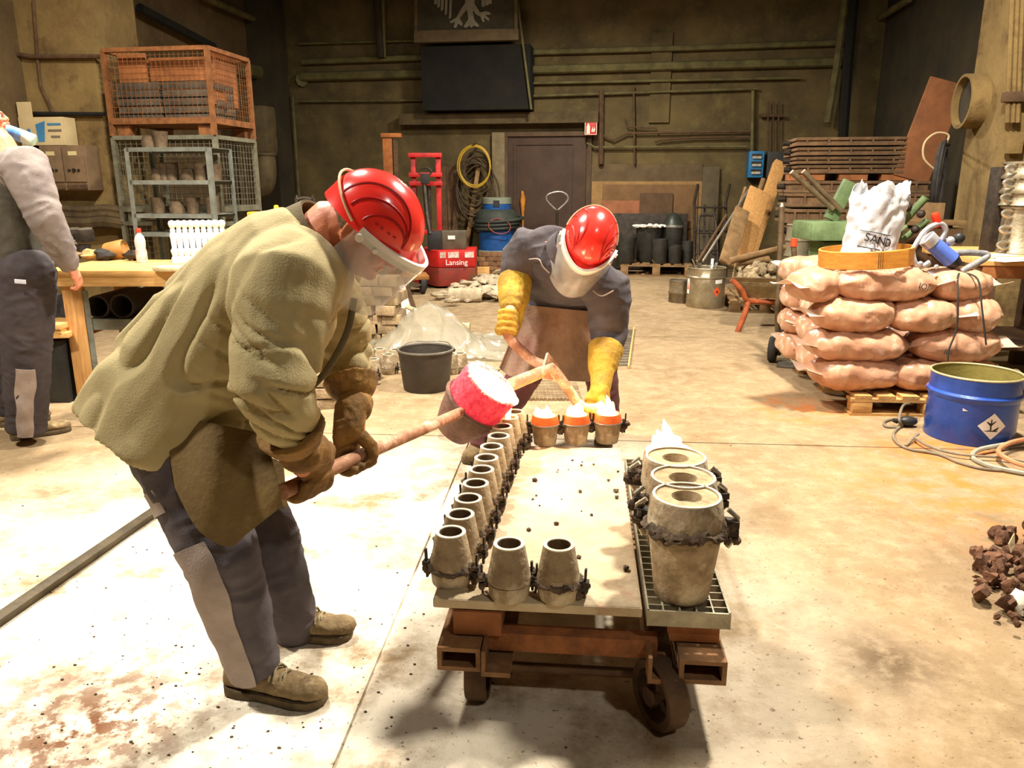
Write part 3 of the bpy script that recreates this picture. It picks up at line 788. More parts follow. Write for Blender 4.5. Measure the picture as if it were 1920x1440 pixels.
glove_y = mat('yellow_leather', (186, 150, 48), (138, 106, 32), .8, 0, 12, .4, var=0, c=(110, 76, 24), cs=9, ct=(.6, .74))
glove_b = mat('brown_leather', (134, 98, 46), (90, 64, 30), .8, 0, 12, .4, var=0, c=(160, 122, 62), cs=8, ct=(.58, .7))
shoe_m = mat('dusty_suede', (136, 114, 80), (98, 80, 54), .95, 0, 14, .5, var=.08, c=(170, 150, 112), cs=9, ct=(.58, .7))
sole_m = mat('shoe_sole', (104, 88, 62), (70, 58, 42), .95, 0, 20, .4)
lace_m = mat('shoe_lace', (176, 160, 120), (96, 84, 62), .9, 0, 60, .2)

def helmet(person, M, visor_len=.225, sc=1.0, tilt=.0):
    M = M @ Matrix.Diagonal((sc, sc, sc, 1))
    T = lambda p: M @ V(p)
    b = MB(); n, m = 48, 16; vs = []; fs = []
    def P(i, j, off=0.0):
        ph = 2 * pi * i / n; e = (pi / 2) * (j / m)
        a, bb, c = .146 + off, .116 + off, .132 + off
        x, y, z = a * cos(e) * cos(ph), bb * cos(e) * sin(ph), c * sin(e)
        return (x, y, z)
    for j in range(m): vs += [T(P(i, j)) for i in range(n)]
    vs.append(T((0, 0, .132)))
    lip = []
    for i in range(n):                                  # flared rim, deeper at the nape, with a short peak in front
        ph = 2 * pi * i / n; k = max(0, cos(ph)) ** 4; bk = max(0, -cos(ph)) ** 2
        lip.append(T(((.151 + .030 * k) * cos(ph), .121 * sin(ph), -.012 - .022 * bk - .006 * k)))
    inner = [T((.138 * cos(2 * pi * i / n), .108 * sin(2 * pi * i / n), -.004)) for i in range(n)]
    o = len(vs); vs += lip; q = len(vs); vs += inner
    for j in range(m - 1):
        for i in range(n): fs.append((j * n + i, j * n + (i + 1) % n, (j + 1) * n + (i + 1) % n, (j + 1) * n + i))
    for i in range(n):
        fs.append(((m - 1) * n + i, (m - 1) * n + (i + 1) % n, m * n))
        fs.append((o + i, o + (i + 1) % n, (i + 1) % n, i)); fs.append((q + i, q + (i + 1) % n, o + (i + 1) % n, o + i))
    fs.append(tuple(range(q, q + n))[::-1])
    b.add(vs, fs)
    H = obj('helmet', b, helmet_m, person, True, label='red safety helmet with clear face shield', ang=35)
    def surf(x, z, s, off=.0):
        k = 1 - (x / .146) ** 2 - (z / .132) ** 2
        return T((x, s * (.116 * sqrt(max(0, k)) + off), z))
    for s in (-1, 1):
        for (xr, hz) in ((-.092, .100), (-.050, .076), (.002, .052)):     # moulded ribs sweeping back from the front
            pts = []; xm, hw = (.118 + xr) / 2, (.118 - xr) / 2
            for d in range(6, 178, 6):
                t = radians(d); x, z = xm + hw * cos(t), .018 + hz * sin(t)
                if (x / .146) ** 2 + (z / .132) ** 2 < .985: pts.append(surf(x, z, s, -.0005))
            if len(pts) > 3: g = MB(); g.tube(pts, .0034, 6); obj('rib', g, groove_m, H, True)
        for k in range(4):                              # vent slots
            x = .035 + .016 * k + (.005 if k > 1 else 0); z = .040
            a, c = surf(x - .005, z, s, .0008), surf(x + .005, z, s, .0008); g = MB(); g.tube([a, (a + c) / 2, c], [.001, .003, .001], 6); obj('vent_slot', g, groove_m, H, True)
    # white shield carrier round the front
    def band(ph, z, off): return T(((.163 + off + .022 * max(0, cos(ph)) ** 4) * cos(ph), (.127 + off) * sin(ph), z))
    b = MB(); ph = [radians(d) for d in range(-84, 85, 6)]
    vs = []; fs = []
    for t in ph: vs += [band(t, -.020, -.006), band(t, -.020, .006), band(t, .012, .006), band(t, .012, -.006)]
    for i in range(len(ph) - 1):
        for k in range(4): fs.append((i * 4 + k, i * 4 + (k + 1) % 4, i * 4 + 4 + (k + 1) % 4, i * 4 + 4 + k))
    fs += [(3, 2, 1, 0), tuple(len(vs) - 4 + k for k in range(4))]
    b.add(vs, fs); obj('shield_carrier', b, white, H, True)
    def vf(a, c):
        t = radians(-88 + 176 * a); L = visor_len * (1 - .42 * max(0, (abs(t) - .7) / .84) ** 1.6)
        r = .006 + .012 * c
        p = band(t, 0, r); base = M.inverted() @ p
        return T((base.x - tilt * L * c, base.y, -.004 - L * c))
    b = MB(); b.sheet(vf, 36, 14, .0015); obj('face_shield', b, visor_m, H, True, label='clear scratched plastic face shield')
    b = MB(); b.tube([T(((.150) * cos(radians(d)), .122 * sin(radians(d)), -.004 + .012 * max(0, -cos(radians(d))) + .035 * max(0, -cos(radians(d))))) for d in list(range(96, 265, 8))], .0035, 6); obj('strap_cord', b, mat('strap', (206, 176, 140), (180, 150, 116), .7, 0, 20, .1), H, True)
    for s in (-1, 1):
        k = MB(); c = band(radians(80 * s), -.012, .006); d = (c - band(radians(80 * s), -.012, -.01)).normalized(); k.cyl(c, c + d * .008, .010, n=14); obj('shield_knob', k, white, H, True)
        k = MB(); c = band(radians(62 * s), -.014, .006); k.cyl(c, c + d * .006, .006, n=10); obj('shield_knob', k, white, H, True)
    return H
def head_shapes(b, M, s=1.0):
    R3 = M.to_3x3().to_4x4(); T = lambda p: M @ (V(p) * s)
    B = lambda c, r: b.ball(T(c), tuple(x * s for x in r), 18, 12, R3)
    B((-.008, 0, -.005), (.098, .078, .092)); B((.012, 0, -.055), (.078, .068, .082)); B((.042, 0, -.105), (.048, .046, .040))
    B((.03, 0, -.085), (.058, .056, .05))
    B((.088, 0, -.022), (.014, .045, .010)); B((.075, .040, -.058), (.018, .020, .018)); B((.075, -.040, -.058), (.018, .020, .018))
    b.limb([T((.092, 0, -.024)), T((.108, 0, -.052))], [.009 * s, .014 * s], 10); B((.098, .011, -.056), (.010, .009, .008)); B((.098, -.011, -.056), (.010, .009, .008))
    B((.086, 0, -.083), (.012, .024, .006)); B((.083, 0, -.092), (.012, .021, .007)); B((.082, 0, -.118), (.016, .02, .014))
    for sd in (-1, 1):
        pts = [T((-.012 + .020 * cos(t) * .7, sd * (.080 + .006 * sin(t)), -.040 + .031 * sin(t))) for t in [2 * pi * k / 12 for k in range(12)]]
        b.tube(pts, .0062 * s, 7, True); B((-.012, sd * .076, -.042), (.011, .006, .022))
def face_parts(person_body, M, s=1.0):
    for sd in (-1, 1):
        e = MB(); e.ball(M @ (V((.078, sd * .031, -.034)) * s), .0125 * s, 12, 8); eo = obj('eye', e, eye_m, person_body, True)
        e = MB(); e.ball(M @ (V((.0880, sd * .031, -.036)) * s), .0058 * s, 10, 6); obj('iris', e, iris_m, eo, True)
    e = MB(); e.tube(spline([M @ (V((.092, y * .022, -.0875 - .002 * (1 - y * y))) * s) for y in (-1, -.5, 0, .5, 1)], 3), .0026, 6); obj('lips', e, mat('lip', (176, 96, 82), (160, 84, 72), .5, 0, 20, 0, var=0), person_body, True)
def grip(b, c, a, w, r, s=1.0, flip=1, fr=.0125):
    """hand closed round a bar of radius r at c; a = bar direction, w = towards the wrist"""
    a = a.normalized(); w = (w - a * w.dot(a)).normalized(); t = a.cross(w).normalized() * flip
    fr *= s; R = r + fr * .8
    at = lambda th, off, k=0: c + (w * cos(th) + t * sin(th)) * (R + k * s) + a * off * s
    for i, off in enumerate((.038, .0125, -.0125, -.036)):
        k = (1, 1.06, 1, .88)[i]
        b.limb([at(.75, off * .9, .012), at(1.5, off, .004), at(2.3, off, 0), at(3.1, off, 0), at(3.1 + .75 * k, off, 0)], [fr * 1.2, fr * 1.12, fr * 1.04, fr, fr * .86], 10)
    b.limb([at(-.35, .02, .02), at(-1.0, .034, .004), at(-1.8, .030, .0), at(-2.4, .018, .002)], [.019 * s, .016 * s, .014 * s, .011 * s], 10)
    P0 = c + w * (R + .012 * s) + t * .012 * s; P1 = c + w * (R + .075 * s)
    rings = []
    for q, (wa, wb) in ((0, (.048, .02)), (.35, (.05, .023)), (.7, (.044, .024)), (1.0, (.036, .027))): rings.append((P0.lerp(P1, q), a * wa * s, t * wb * s))
    b.sweep(rings, 18)
    b.ball(at(.6, 0, .012), (.042 * s, .02 * s, .018 * s), 12, 8, frame(V(), a, w).to_3x3().to_4x4())
    return c + w * (R + .08 * s)
def cuff(b, p0, p1, r0, r1):
    d = p1 - p0; b.tube([p0, p0 + d * .3, p0 + d * .6, p0 + d * .97, p1], [r0, r0 * 1.05 + (r1 - r0) * .3, r0 + (r1 - r0) * .65, r1, r1 * .97], 20)
def shoe(person, heel, toe, hgt=.10, m=shoe_m, w=.046):
    heel, toe = V(heel), V(toe); f = toe - heel; L = f.length; f = f.normalized(); s = V((0, 0, 1)).cross(f).normalized(); u = f.cross(s) * -1; u = V((0, 0, 1))
    at = lambda q, z=0: heel + f * (L * q) + u * z
    b = MB(); rings = []
    for q, wd, z0, z1 in ((-.0, .02, .02, .06), (.03, .034, .018, .095), (.12, .04, .016, .118), (.28, .041, .016, .115), (.42, .042, .016, .095), (.58, .046, .016, .078), (.74, .049, .016, .068), (.88, .046, .016, .060), (.96, .034, .017, .05), (1.0, .016, .02, .038)):
        rings.append((at(q, (z0 + z1) / 2), s * wd * (w / .046), u * ((z1 - z0) / 2)))
    b.sweep(rings, 18); b.tube([at(.16, .06), at(.15, .115), at(.14, .135)], [.042, .044, .046], 16)
    b.ball(at(.85, .04), (.05, .044, .03), 14, 9, frame(V(), f, u).to_3x3().to_4x4())
    me = wrinkle(remesh(b, .006, 3), folds(.0025, 22, 22, 30, 2)); S = obj('work_shoe', me, m, person, True)
    outl = []
    for q, wd in ((0, .02), (.04, .034), (.15, .040), (.35, .037), (.5, .041), (.72, .051), (.88, .047), (.97, .03), (1.0, .012)): outl.append((q, wd * 1.06))
    poly = [(at(q) + s * wd) for q, wd in outl] + [(at(q) - s * wd) for q, wd in reversed(outl)]
    so = MB(); n = len(poly); so.add([p + u * .003 for p in poly] + [p + u * (.026 + .006 * (i in (0, 1, n - 1, n - 2))) for i, p in enumerate(poly)], [tuple(range(n))[::-1], tuple(range(n, 2 * n))] + [(i, (i + 1) % n, n + (i + 1) % n, n + i) for i in range(n)])
    obj('sole', so, sole_m, S, True, bevel=.003)
    la = MB()
    for k in range(4):
        q = .33 + .085 * k; z = .112 - .017 * k + .016; la.tube(spline([at(q, z - .022) + s * .038, at(q + .01, z + .002) + s * .018, at(q + .03, z + .003), at(q + .04, z - .002) - s * .018, at(q + .05, z - .026) - s * .038], 3), .004, 6)
        la.tube(spline([at(q, z - .022) - s * .038, at(q + .01, z + .003) - s * .018, at(q + .03, z + .005), at(q + .04, z) + s * .018, at(q + .05, z - .026) + s * .038], 3), .004, 6)
    obj('laces', la, lace_m, S, True)
    return S
def torso(b, cs, lat, k=1.0):
    """cs: (centre, lateral half width, front-back half width); lat: side vector or a list of them"""
    rings = []
    for i, (c, wa, wb) in enumerate(cs):
        t = (cs[min(i + 1, len(cs) - 1)][0] - cs[max(i - 1, 0)][0]).normalized()
        l = lat[i] if isinstance(lat, list) else lat; l = (l - t * l.dot(t)).normalized(); sg = l.cross(t).normalized()
        rings.append((c, l * wa * k, sg * wb * k))
    b.sweep(rings, 28)
def panel(person, cs, rs, a0, a1, q0, q1, m, name, off=.004, lat=V((0, -1, 0)), parent=None):
    """strip of cloth sewn on a trouser leg: cs leg centre line, rs radii, a0..a1 angles seen from lat"""
    cs = [V(c) for c in cs]
    def f(x, y):
        q = (q0 + (q1 - q0) * y) * (len(cs) - 1); i = min(int(q), len(cs) - 2); t = q - i
        c = cs[i].lerp(cs[i + 1], t); r = rs[i] * (1 - t) + rs[i + 1] * t; ax = (cs[i + 1] - cs[i]).normalized()
        l = (lat - ax * lat.dot(ax)).normalized(); s = l.cross(ax).normalized(); th = a0 + (a1 - a0) * x
        th += .12 * noise.noise(c * 9 + V((x * 2, 0, 0))); return c + (l * cos(th) + s * sin(th)) * (r + off + .007 * noise.noise(c * 14 + V((x * 2, 0, 3))))
    b = MB(); b.sheet(f, 8, 24, .003); return obj(name, b, m, parent or person, True)

# ---------------- worker pouring with the ladle shank (olive jacket)
W1 = thing('person', 'bent-over worker in olive jacket and leather apron steadying the ladle shank', 'person', (-.68, 2.0, 0))
olive = mat('olive_drill', (170, 156, 114), (148, 132, 92), .92, 0, 4, .25, var=0, fine=220, c=(96, 82, 50), cs=2.6, ct=(.6, .75))
olive_d = mat('olive_collar', (96, 84, 56), (76, 66, 44), .92, 0, 6, .25, var=0, fine=220)
grey_tr = mat('charcoal_trouser', (92, 84, 86), (70, 64, 68), .92, 0, 5, .25, var=0, fine=200, c=(120, 106, 100), cs=4, ct=(.62, .75))
panel_m = mat('grey_panel', (164, 150, 142), (136, 122, 114), .92, 0, 6, .25, var=0, fine=200)
leather = mat('apron_leather', (116, 94, 54), (86, 68, 38), .85, 0, 5, .35, var=0, c=(136, 116, 72), cs=6, ct=(.55, .7))
fw = V((.958, -.287, 0)); lt = V((.287, .958, 0))
c1 = [(aty(628, 424, 2.03), .085, .085), (aty(600, 452, 2.03), .155, .115), (aty(570, 482, 2.02), .205, .155), (aty(512, 542, 2.02), .22, .19), (aty(440, 626, 2.02), .215, .215), (aty(372, 715, 2.02), .22, .225), (aty(336, 776, 2.02), .225, .232), (aty(322, 812, 2.02), .235, .238)]
shR, elR, wrR = aty(537, 540, 1.82), aty(510, 720, 1.72), aty(563, 850, 1.82)
shL, elL, wrL = aty(610, 540, 2.22), aty(648, 660, 2.30), aty(667, 760, 2.20)
hipR, knR, anR = aty(335, 830, 1.93), aty(415, 1045, 1.83), aty(478, 1240, 1.90)
hipL, knL, anL = aty(390, 820, 2.14), aty(505, 1020, 2.08), aty(556, 1175, 2.19)
MH1 = frame(aty(703, 413, 2.0), V((.70, -.12, -.70)), V((.66, -.22, .70)))
body = MB(); head_shapes(body, MH1)
body.limb([MH1 @ V((-.035, 0, -.03)), MH1 @ V((-.055, 0, -.085)), c1[0][0] + V((0, 0, -.0)), c1[1][0]], [.066, .070, .074, .076], 18)
torso(body, c1[1:], lt, .68)
for (s_, e_, w_) in ((shR, elR, wrR), (shL, elL, wrL)): body.limb([s_, e_, w_], [.062, .046, .034], 14)
for (h_, k_, a_) in ((hipR, knR, anR), (hipL, knL, anL)): body.limb([h_, k_, a_], [.078, .056, .042], 14)
body.limb([wrR, LH1 + (wrR - LH1) * .5], [.03, .028], 10); body.limb([wrL, LH2 + (wrL - LH2) * .5], [.03, .028], 10)
B1 = obj('body', remesh(body, .0055, 3), skin_m, W1, True, label='ruddy face and neck')
face_parts(B1, MH1)
hr = MB(); Rm = MH1.to_3x3().to_4x4(); hr.ball(MH1 @ V((-.020, 0, -.012)), (.090, .0795, .085), 18, 12, Rm); hr.ball(MH1 @ V((-.060, 0, -.055)), (.042, .062, .045), 16, 10, Rm)
obj('hair', wrinkle(remesh(hr, .006, 3), folds(.002, 60, 60, 60, 1)), hair_m, W1, True, label='short cropped greying hair at the nape')
helmet(W1, MH1, .205, .92, .16)
jk = MB(); torso(jk, c1[1:], lt)
jk.limb([shR + (c1[2][0] - shR) * .45, shR, shR.lerp(elR, .5), elR, elR.lerp(wrR, .45), elR.lerp(wrR, .8)], [.125, .13, .112, .098, .086, .060], 20, cap1=False)
jk.limb([shL + (c1[2][0] - shL) * .5, shL, shL.lerp(elL, .5), elL, elL.lerp(wrL, .4), elL.lerp(wrL, .72)], [.10, .11, .10, .09, .078, .058], 20, cap1=False)
def fold1(p):
    st, sa = p.x * .77 + p.z * .64, -p.x * .64 + p.z * .77
    w_ = noise.noise(p * 3.0) * .9
    n1 = noise.noise(V((st * 3.2 + w_, sa * 6.5 + w_, p.y * 6))); n2 = noise.noise(V((st * 2.2 + 7, sa * 9 - w_, p.y * 8 + 3)))
    f = .020 * n2 - .020 * max(0, 1 - abs(n1) * 6) + .010 * noise.noise(p * 5)
    v1 = noise.noise(V((p.x * 4 + w_, p.y * 6, p.z * 15 + p.x * 9 + w_ * 2)))
    g = .012 * noise.noise(V((p.x * 6, p.y * 6, p.z * 17 + 4))) - .020 * max(0, 1 - abs(v1) * 4.5)
    dr = min((p - elR).length, (p - wrR).length, (p - elL).length, (p - wrL).length); k = max(0, min(1, 1.35 - dr / .2))
    up = max(0, min(1, (p.z - 1.10) / .12))
    return (f * (1 - k) * (1 - .75 * up) + g * k)
JK = obj('jacket', wrinkle(remesh(jk, .0075, 4), fold1), olive, W1, True, label='loose olive-green work jacket')
cl = MB(); cc = c1[0][0] + (c1[1][0] - c1[0][0]) * .9; ax = (c1[0][0] - c1[1][0]).normalized()
s1, s2 = lt, lt.cross(ax).normalized()
def colf(a, b):
    t = 2 * pi * a; r = .094 + .026 * (1 - b) + .006 * sin(3 * t); return cc + ax * (.07 * (b - .45)) + (s1 * cos(t) + s2 * sin(t)) * r
cl.sheet(colf, 36, 6, .008); obj('collar', cl, olive_d, JK, True)
seam = MB(); seam.tube(spline([aty(484, 508, 1.78), aty(520, 488, 1.77), aty(560, 500, 1.78), aty(585, 535, 1.80)], 5), .003, 6); obj('shoulder_seam', seam, olive_d, JK, True)
zip_ = MB(); zip_.tube(spline([aty(664, 560, 1.98), aty(652, 620, 1.95), aty(625, 675, 1.92), aty(598, 712, 1.92), aty(565, 742, 1.94)], 5), .009, 8); obj('front_placket', zip_, olive_d, JK, True)
for (nm, hand, wr, el, sh, fl_k) in (('right', LH1, wrR, elR, shR, 1), ('left', LH2, wrL, elL, shL, -1)):
    g = MB(); a = (LH2 - LH1).normalized(); we = grip(g, hand, a, (wr - hand), .020, flip=fl_k, s=1.22)
    g.limb([we - (we - hand) * .3, we.lerp(wr, .5), wr], [.044, .048, .054], 16)
    cuff(g, wr - (wr - el).normalized() * .03, wr + (el - wr).normalized() * .085, .058, .086)
    obj('work_glove', wrinkle(remesh(g, .0048, 2), folds(.003, 20, 20, 26, 5)), glove_b, W1, True, label='worn brown leather gauntlet')
for (h_, k_, a_, rr) in ((hipR, knR, anR, (.128, .108, .094, .084, .070)), (hipL, knL, anL, (.125, .105, .090, .080, .068))):
    t = MB(); cs = [h_, h_.lerp(k_, .5), k_, k_.lerp(a_, .5), a_ + V((0, 0, -.02))]
    t.limb(cs, rr, 20, cap1=False)
    if h_ is hipR: t.limb([hipR, hipL], [.13, .13], 16)
    obj('trouser_leg', wrinkle(remesh(t, .0075, 3), folds(.009, 8, 8, 15, 4)), grey_tr, W1, True)
    if h_ is hipR:
        panel(W1, cs, rr, -.8, .3, .42, 1.0, panel_m, 'trouser_patch', .006); panel(W1, cs, rr, -1.2, -.35, .16, .26, panel_m, 'reflective_band', .006)
def apf(a, b):
    top = (V((306, 775)).lerp(V((500, 815)), a)); bt = spline([V((330, 915, 0)), V((372, 992, 0)), V((428, 1024, 0)), V((470, 995, 0)), V((530, 948, 0))], 8); q = bt[min(int(a * 32), len(bt) - 1)]
    x = top.x + (q.x - top.x) * b; y = top.y + (q.y - top.y) * b
    Y = 1.735 + .09 * (1 - b) ** 2 + .04 * (2 * abs(a - .45)) ** 2 + .015 * sin(9 * a + 2 * b)
    return aty(x, y, Y)
ap = MB(); ap.sheet(apf, 32, 14, .005); obj('leather_apron', ap, leather, W1, True, label='brown leather apron below the jacket')
ap = MB(); ap.sheet(lambda a, b: aty(470 + 60 * a + 8 * b, 842 + 25 * a + 85 * b, 1.86 + .12 * a), 10, 10, .005); obj('leather_apron', ap, leather, W1, True)
shoe(W1, atz(428, 1292), atz(612, 1318)); shoe(W1, atz(518, 1196), atz(662, 1192))

# ---------------- worker holding the cross handle (charcoal jacket)
W2 = thing('person', 'stooping worker in charcoal jacket with yellow gauntlets holding the ladle cross handle', 'person', (.25, 4.05, 0))
char = mat('charcoal_jacket', (84, 78, 80), (62, 56, 58), .92, 0, 5, .25, var=0, fine=200, c=(104, 96, 98), cs=4, ct=(.6, .72))
maroon = mat('maroon_trouser', (104, 62, 58), (76, 42, 42), .92, 0, 5, .25, var=0, fine=200)
apron2 = mat('grey_brown_apron', (150, 124, 102), (116, 92, 76), .85, 0, 6, .3, var=0, c=(108, 70, 62), cs=3, ct=(.5, .66))
lX = V((1, 0, 0)); lS = V((.86, -.12, -.48))
c2 = [(aty(1072, 462, 3.56), .10, .09), (aty(1066, 474, 3.60), .19, .115), (aty(1060, 490, 3.68), .235, .145), (aty(1056, 515, 3.82), .215, .15), (aty(1050, 545, 4.0), .20, .15), (aty(1046, 580, 4.12), .205, .15), (aty(1046, 615, 4.14), .215, .16)]
lats = [lS, lS, lS, (lS + lX) / 2, lX, lX, lX]
s2R, e2R, w2R = aty(985, 468, 3.72), aty(966, 520, 3.72), aty(962, 572, 3.56)
s2L, e2L, w2L = aty(1140, 545, 3.62), aty(1142, 628, 3.62), aty(1128, 690, 3.46)
h2R, k2R, a2R = aty(1010, 590, 4.15), aty(986, 700, 4.0), aty(905, 832, 3.88)
h2L, k2L, a2L = aty(1095, 590, 4.15), aty(1126, 690, 4.05), aty(1138, 800, 4.05)
MH2 = frame(aty(1108, 446, 3.50), V((-.30, -.62, -.72)), V((.22, -.78, .58)))
body = MB(); head_shapes(body, MH2)
body.limb([MH2 @ V((-.03, 0, -.03)), MH2 @ V((-.05, 0, -.09)), c2[0][0], c2[1][0]], [.06, .06, .062, .06], 18)
torso(body, c2[1:], lats[1:], .66)
for q in ((s2R, e2R, w2R, H1 + (w2R - H1) * .5), (s2L, e2L, w2L, H2 + (w2L - H2) * .5)): body.limb(q, [.06, .046, .036, .028], 14)
for q in ((h2R, k2R, a2R), (h2L, k2L, a2L)): body.limb(q, [.078, .056, .042], 14)
B2 = obj('body', remesh(body, .006, 3), skin_m, W2, True, label='face and neck seen through the shield'); face_parts(B2, MH2)
helmet(W2, MH2, .205)
jk = MB(); torso(jk, c2[1:], lats[1:])
jk.limb([s2R + (c2[2][0] - s2R) * .5, s2R, s2R.lerp(e2R, .5), e2R], [.10, .108, .095, .07], 18)
jk.limb([s2L + (c2[2][0] - s2L) * .5, s2L, s2L.lerp(e2L, .5), e2L, e2L.lerp(w2L, .45)], [.10, .112, .100, .085, .064], 18)
jk.ball(aty(1048, 590, 3.93), (.185, .12, .13), 18, 12)
J2 = obj('jacket', wrinkle(remesh(jk, .008, 4), folds(.010, 8, 8, 13, 6)), char, W2, True, label='charcoal work jacket')
cl = MB(); cc = c2[0][0]; ax = (c2[0][0] - c2[1][0]).normalized(); s1 = lS.normalized(); s2 = s1.cross(ax).normalized(); s1 = ax.cross(s2)
cl.sheet(lambda a, b: cc + ax * (.06 * (b - .6)) + (s1 * cos(2 * pi * a) + s2 * sin(2 * pi * a)) * (.088 + .02 * (1 - b)), 30, 5, .007); obj('collar', cl, char, J2, True)
pp = MB(); pp.tube(spline([aty(992, 486, 3.60), aty(1010, 486, 3.55), aty(1018, 500, 3.53), aty(1030, 512, 3.52)], 5), .003, 6); obj('piping', pp, panel_m, J2, True)
pp = MB(); pp.tube(spline([aty(1112, 545, 3.45), aty(1128, 555, 3.46), aty(1150, 545, 3.49)], 5), .003, 6); obj('piping', pp, panel_m, J2, True)
def txt(name, s, size, M, m, parent=None, depth=.0008, align='CENTER', world=True):
    cu = bpy.data.curves.new('t', 'FONT'); cu.body = s; cu.size = size; cu.align_x = align; cu.align_y = 'CENTER'; cu.extrude = depth; cu.resolution_u = 3
    o = bpy.data.objects.new('t', cu); COL.objects.link(o); dg = bpy.context.evaluated_depsgraph_get(); dg.update()
    me = bpy.data.meshes.new_from_object(o.evaluated_get(dg)); bpy.data.objects.remove(o); me.transform(M); me.materials.clear()
    return obj(name, me, m, parent, world)
for (hand, wr, el, fl_k, ad) in ((H1, w2R, e2R, 1, (tb[8] - tb[4])), (H2, w2L, e2L, -1, (tb[-1] - tb[-8]))):
    g = MB(); we = grip(g, hand, ad.normalized(), (wr - hand), .022, flip=fl_k, s=1.15)
    g.limb([we - (we - hand) * .3, we.lerp(wr, .5), wr], [.044, .05, .062], 16)
    cuff(g, wr, wr.lerp(el, .85 if fl_k == 1 else .6), .064, .084)
    obj('work_glove', wrinkle(remesh(g, .0055, 2), folds(.003, 18, 18, 22, 7)), glove_y, W2, True, label='yellow leather gauntlet')
for q in ((h2R, k2R, a2R), (h2L, k2L, a2L)):
    t = MB(); t.limb([q[0], q[0].lerp(q[1], .5), q[1], q[1].lerp(q[2], .5), q[2]], [.12, .105, .09, .082, .070], 18)
    if q[0] is h2R: t.limb([h2R, h2L], [.125, .125], 14)
    obj('trouser_leg', wrinkle(remesh(t, .009, 3), folds(.008, 8, 8, 14, 9)), maroon, W2, True)
def ap2(a, b):
    q = spline([V((936, 690, 0)), V((960, 706, 0)), V((992, 700, 0)), V((1040, 712, 0)), V((1108, 716, 0))], 8); e = q[min(int(a * 32), 32)]
    t = V((985 + 125 * a, 572 + 12 * a)); x = t.x + (e.x - t.x) * b; y = t.y + (e.y - t.y) * b
    return aty(x, y, 3.80 - .05 * sin(pi * a) - .03 * b + .035 * sin(9 * a + 1) * b + .012 * sin(23 * a) * b)
ap = MB(); ap.sheet(ap2, 32, 16, .005); obj('leather_apron', ap, apron2, W2, True, label='grey-brown leather apron')
shoe(W2, atz(917, 836), atz(876, 872)); shoe(W2, atz(1144, 812), atz(1128, 838))

# ---------------- worker at the bench, drinking (grey jacket)
W3 = thing('person', 'standing worker in grey sweater and dark trousers beside the wooden bench', 'person', (-2.62, 4.15, 0))
sweater = mat('grey_sweater', (140, 128, 122), (112, 102, 98), .95, 0, 5, .25, var=0, fine=200, c=(94, 84, 76), cs=3, ct=(.55, .7))
dkt = mat('dark_trouser', (70, 62, 62), (52, 46, 48), .92, 0, 5, .25, var=0, fine=200)
Y3 = 4.15
f3 = V((.93, .36, 0)); l3 = V((-.36, .93, 0))
c3 = [(aty(2, 268, Y3), .075, .075), (aty(10, 292, Y3), .17, .11), (aty(16, 330, Y3), .20, .135), (aty(22, 400, Y3), .195, .14), (aty(34, 460, Y3), .185, .14), (aty(42, 500, Y3), .185, .14)]
s3, e3, w3 = aty(48, 312, 3.98), aty(84, 408, 3.95), aty(128, 492, 4.02)
sl, el_, wl_ = aty(-22, 300, 4.32), aty(-10, 350, 4.55), aty(-8, 270, 4.46)
h3R, k3R, a3R = aty(52, 530, 4.06), aty(50, 670, 4.05), aty(50, 806, 4.08)
h3L, k3L, a3L = aty(28, 530, 4.25), aty(20, 660, 4.25), aty(28, 775, 4.25)
MH3 = frame(aty(-40, 207, 4.15), V((.80, .55, .12)), V((-.12, 0, 1)))
hd = aty(142, 516, 4.04); bt3 = aty(26, 250, 4.32)
body = MB(); head_shapes(body, MH3); body.limb([MH3 @ V((-.02, 0, -.06)), c3[0][0], c3[1][0]], [.06, .062, .08], 16)
torso(body, c3[1:], l3, .66); body.limb([s3, e3, w3], [.06, .045, .032], 14); body.limb([sl, el_, wl_], [.058, .045, .032], 14)
for q in ((h3R, k3R, a3R), (h3L, k3L, a3L)): body.limb(q, [.078, .056, .042], 14)
# hanging right hand: palm, four curled fingers, thumb
dn = (hd - w3).normalized(); fd = V((.75, .2, -.35)).normalized(); ax_ = dn.cross(fd).normalized(); fd = ax_.cross(dn).normalized()
body.sweep([(w3, ax_ * .028, fd * .02), (w3 + dn * .03, ax_ * .038, fd * .02), (w3 + dn * .08, ax_ * .043, fd * .018), (w3 + dn * .095, ax_ * .04, fd * .014)], 16)
for i, o_ in enumerate((-.031, -.0105, .0105, .030)):
    k = w3 + dn * .092 + ax_ * o_; ln = (.9, 1, .95, .78)[i]
    body.limb([k, k + (dn * .038 - fd * .010) * ln, k + (dn * .052 - fd * .034) * ln, k + (dn * .042 - fd * .052) * ln], [.0105, .0098, .009, .0075], 9)
body.limb([w3 + dn * .025 - ax_ * .03, w3 + dn * .055 - ax_ * .05 - fd * .016, w3 + dn * .085 - ax_ * .048 - fd * .03], [.014, .012, .0095], 9)
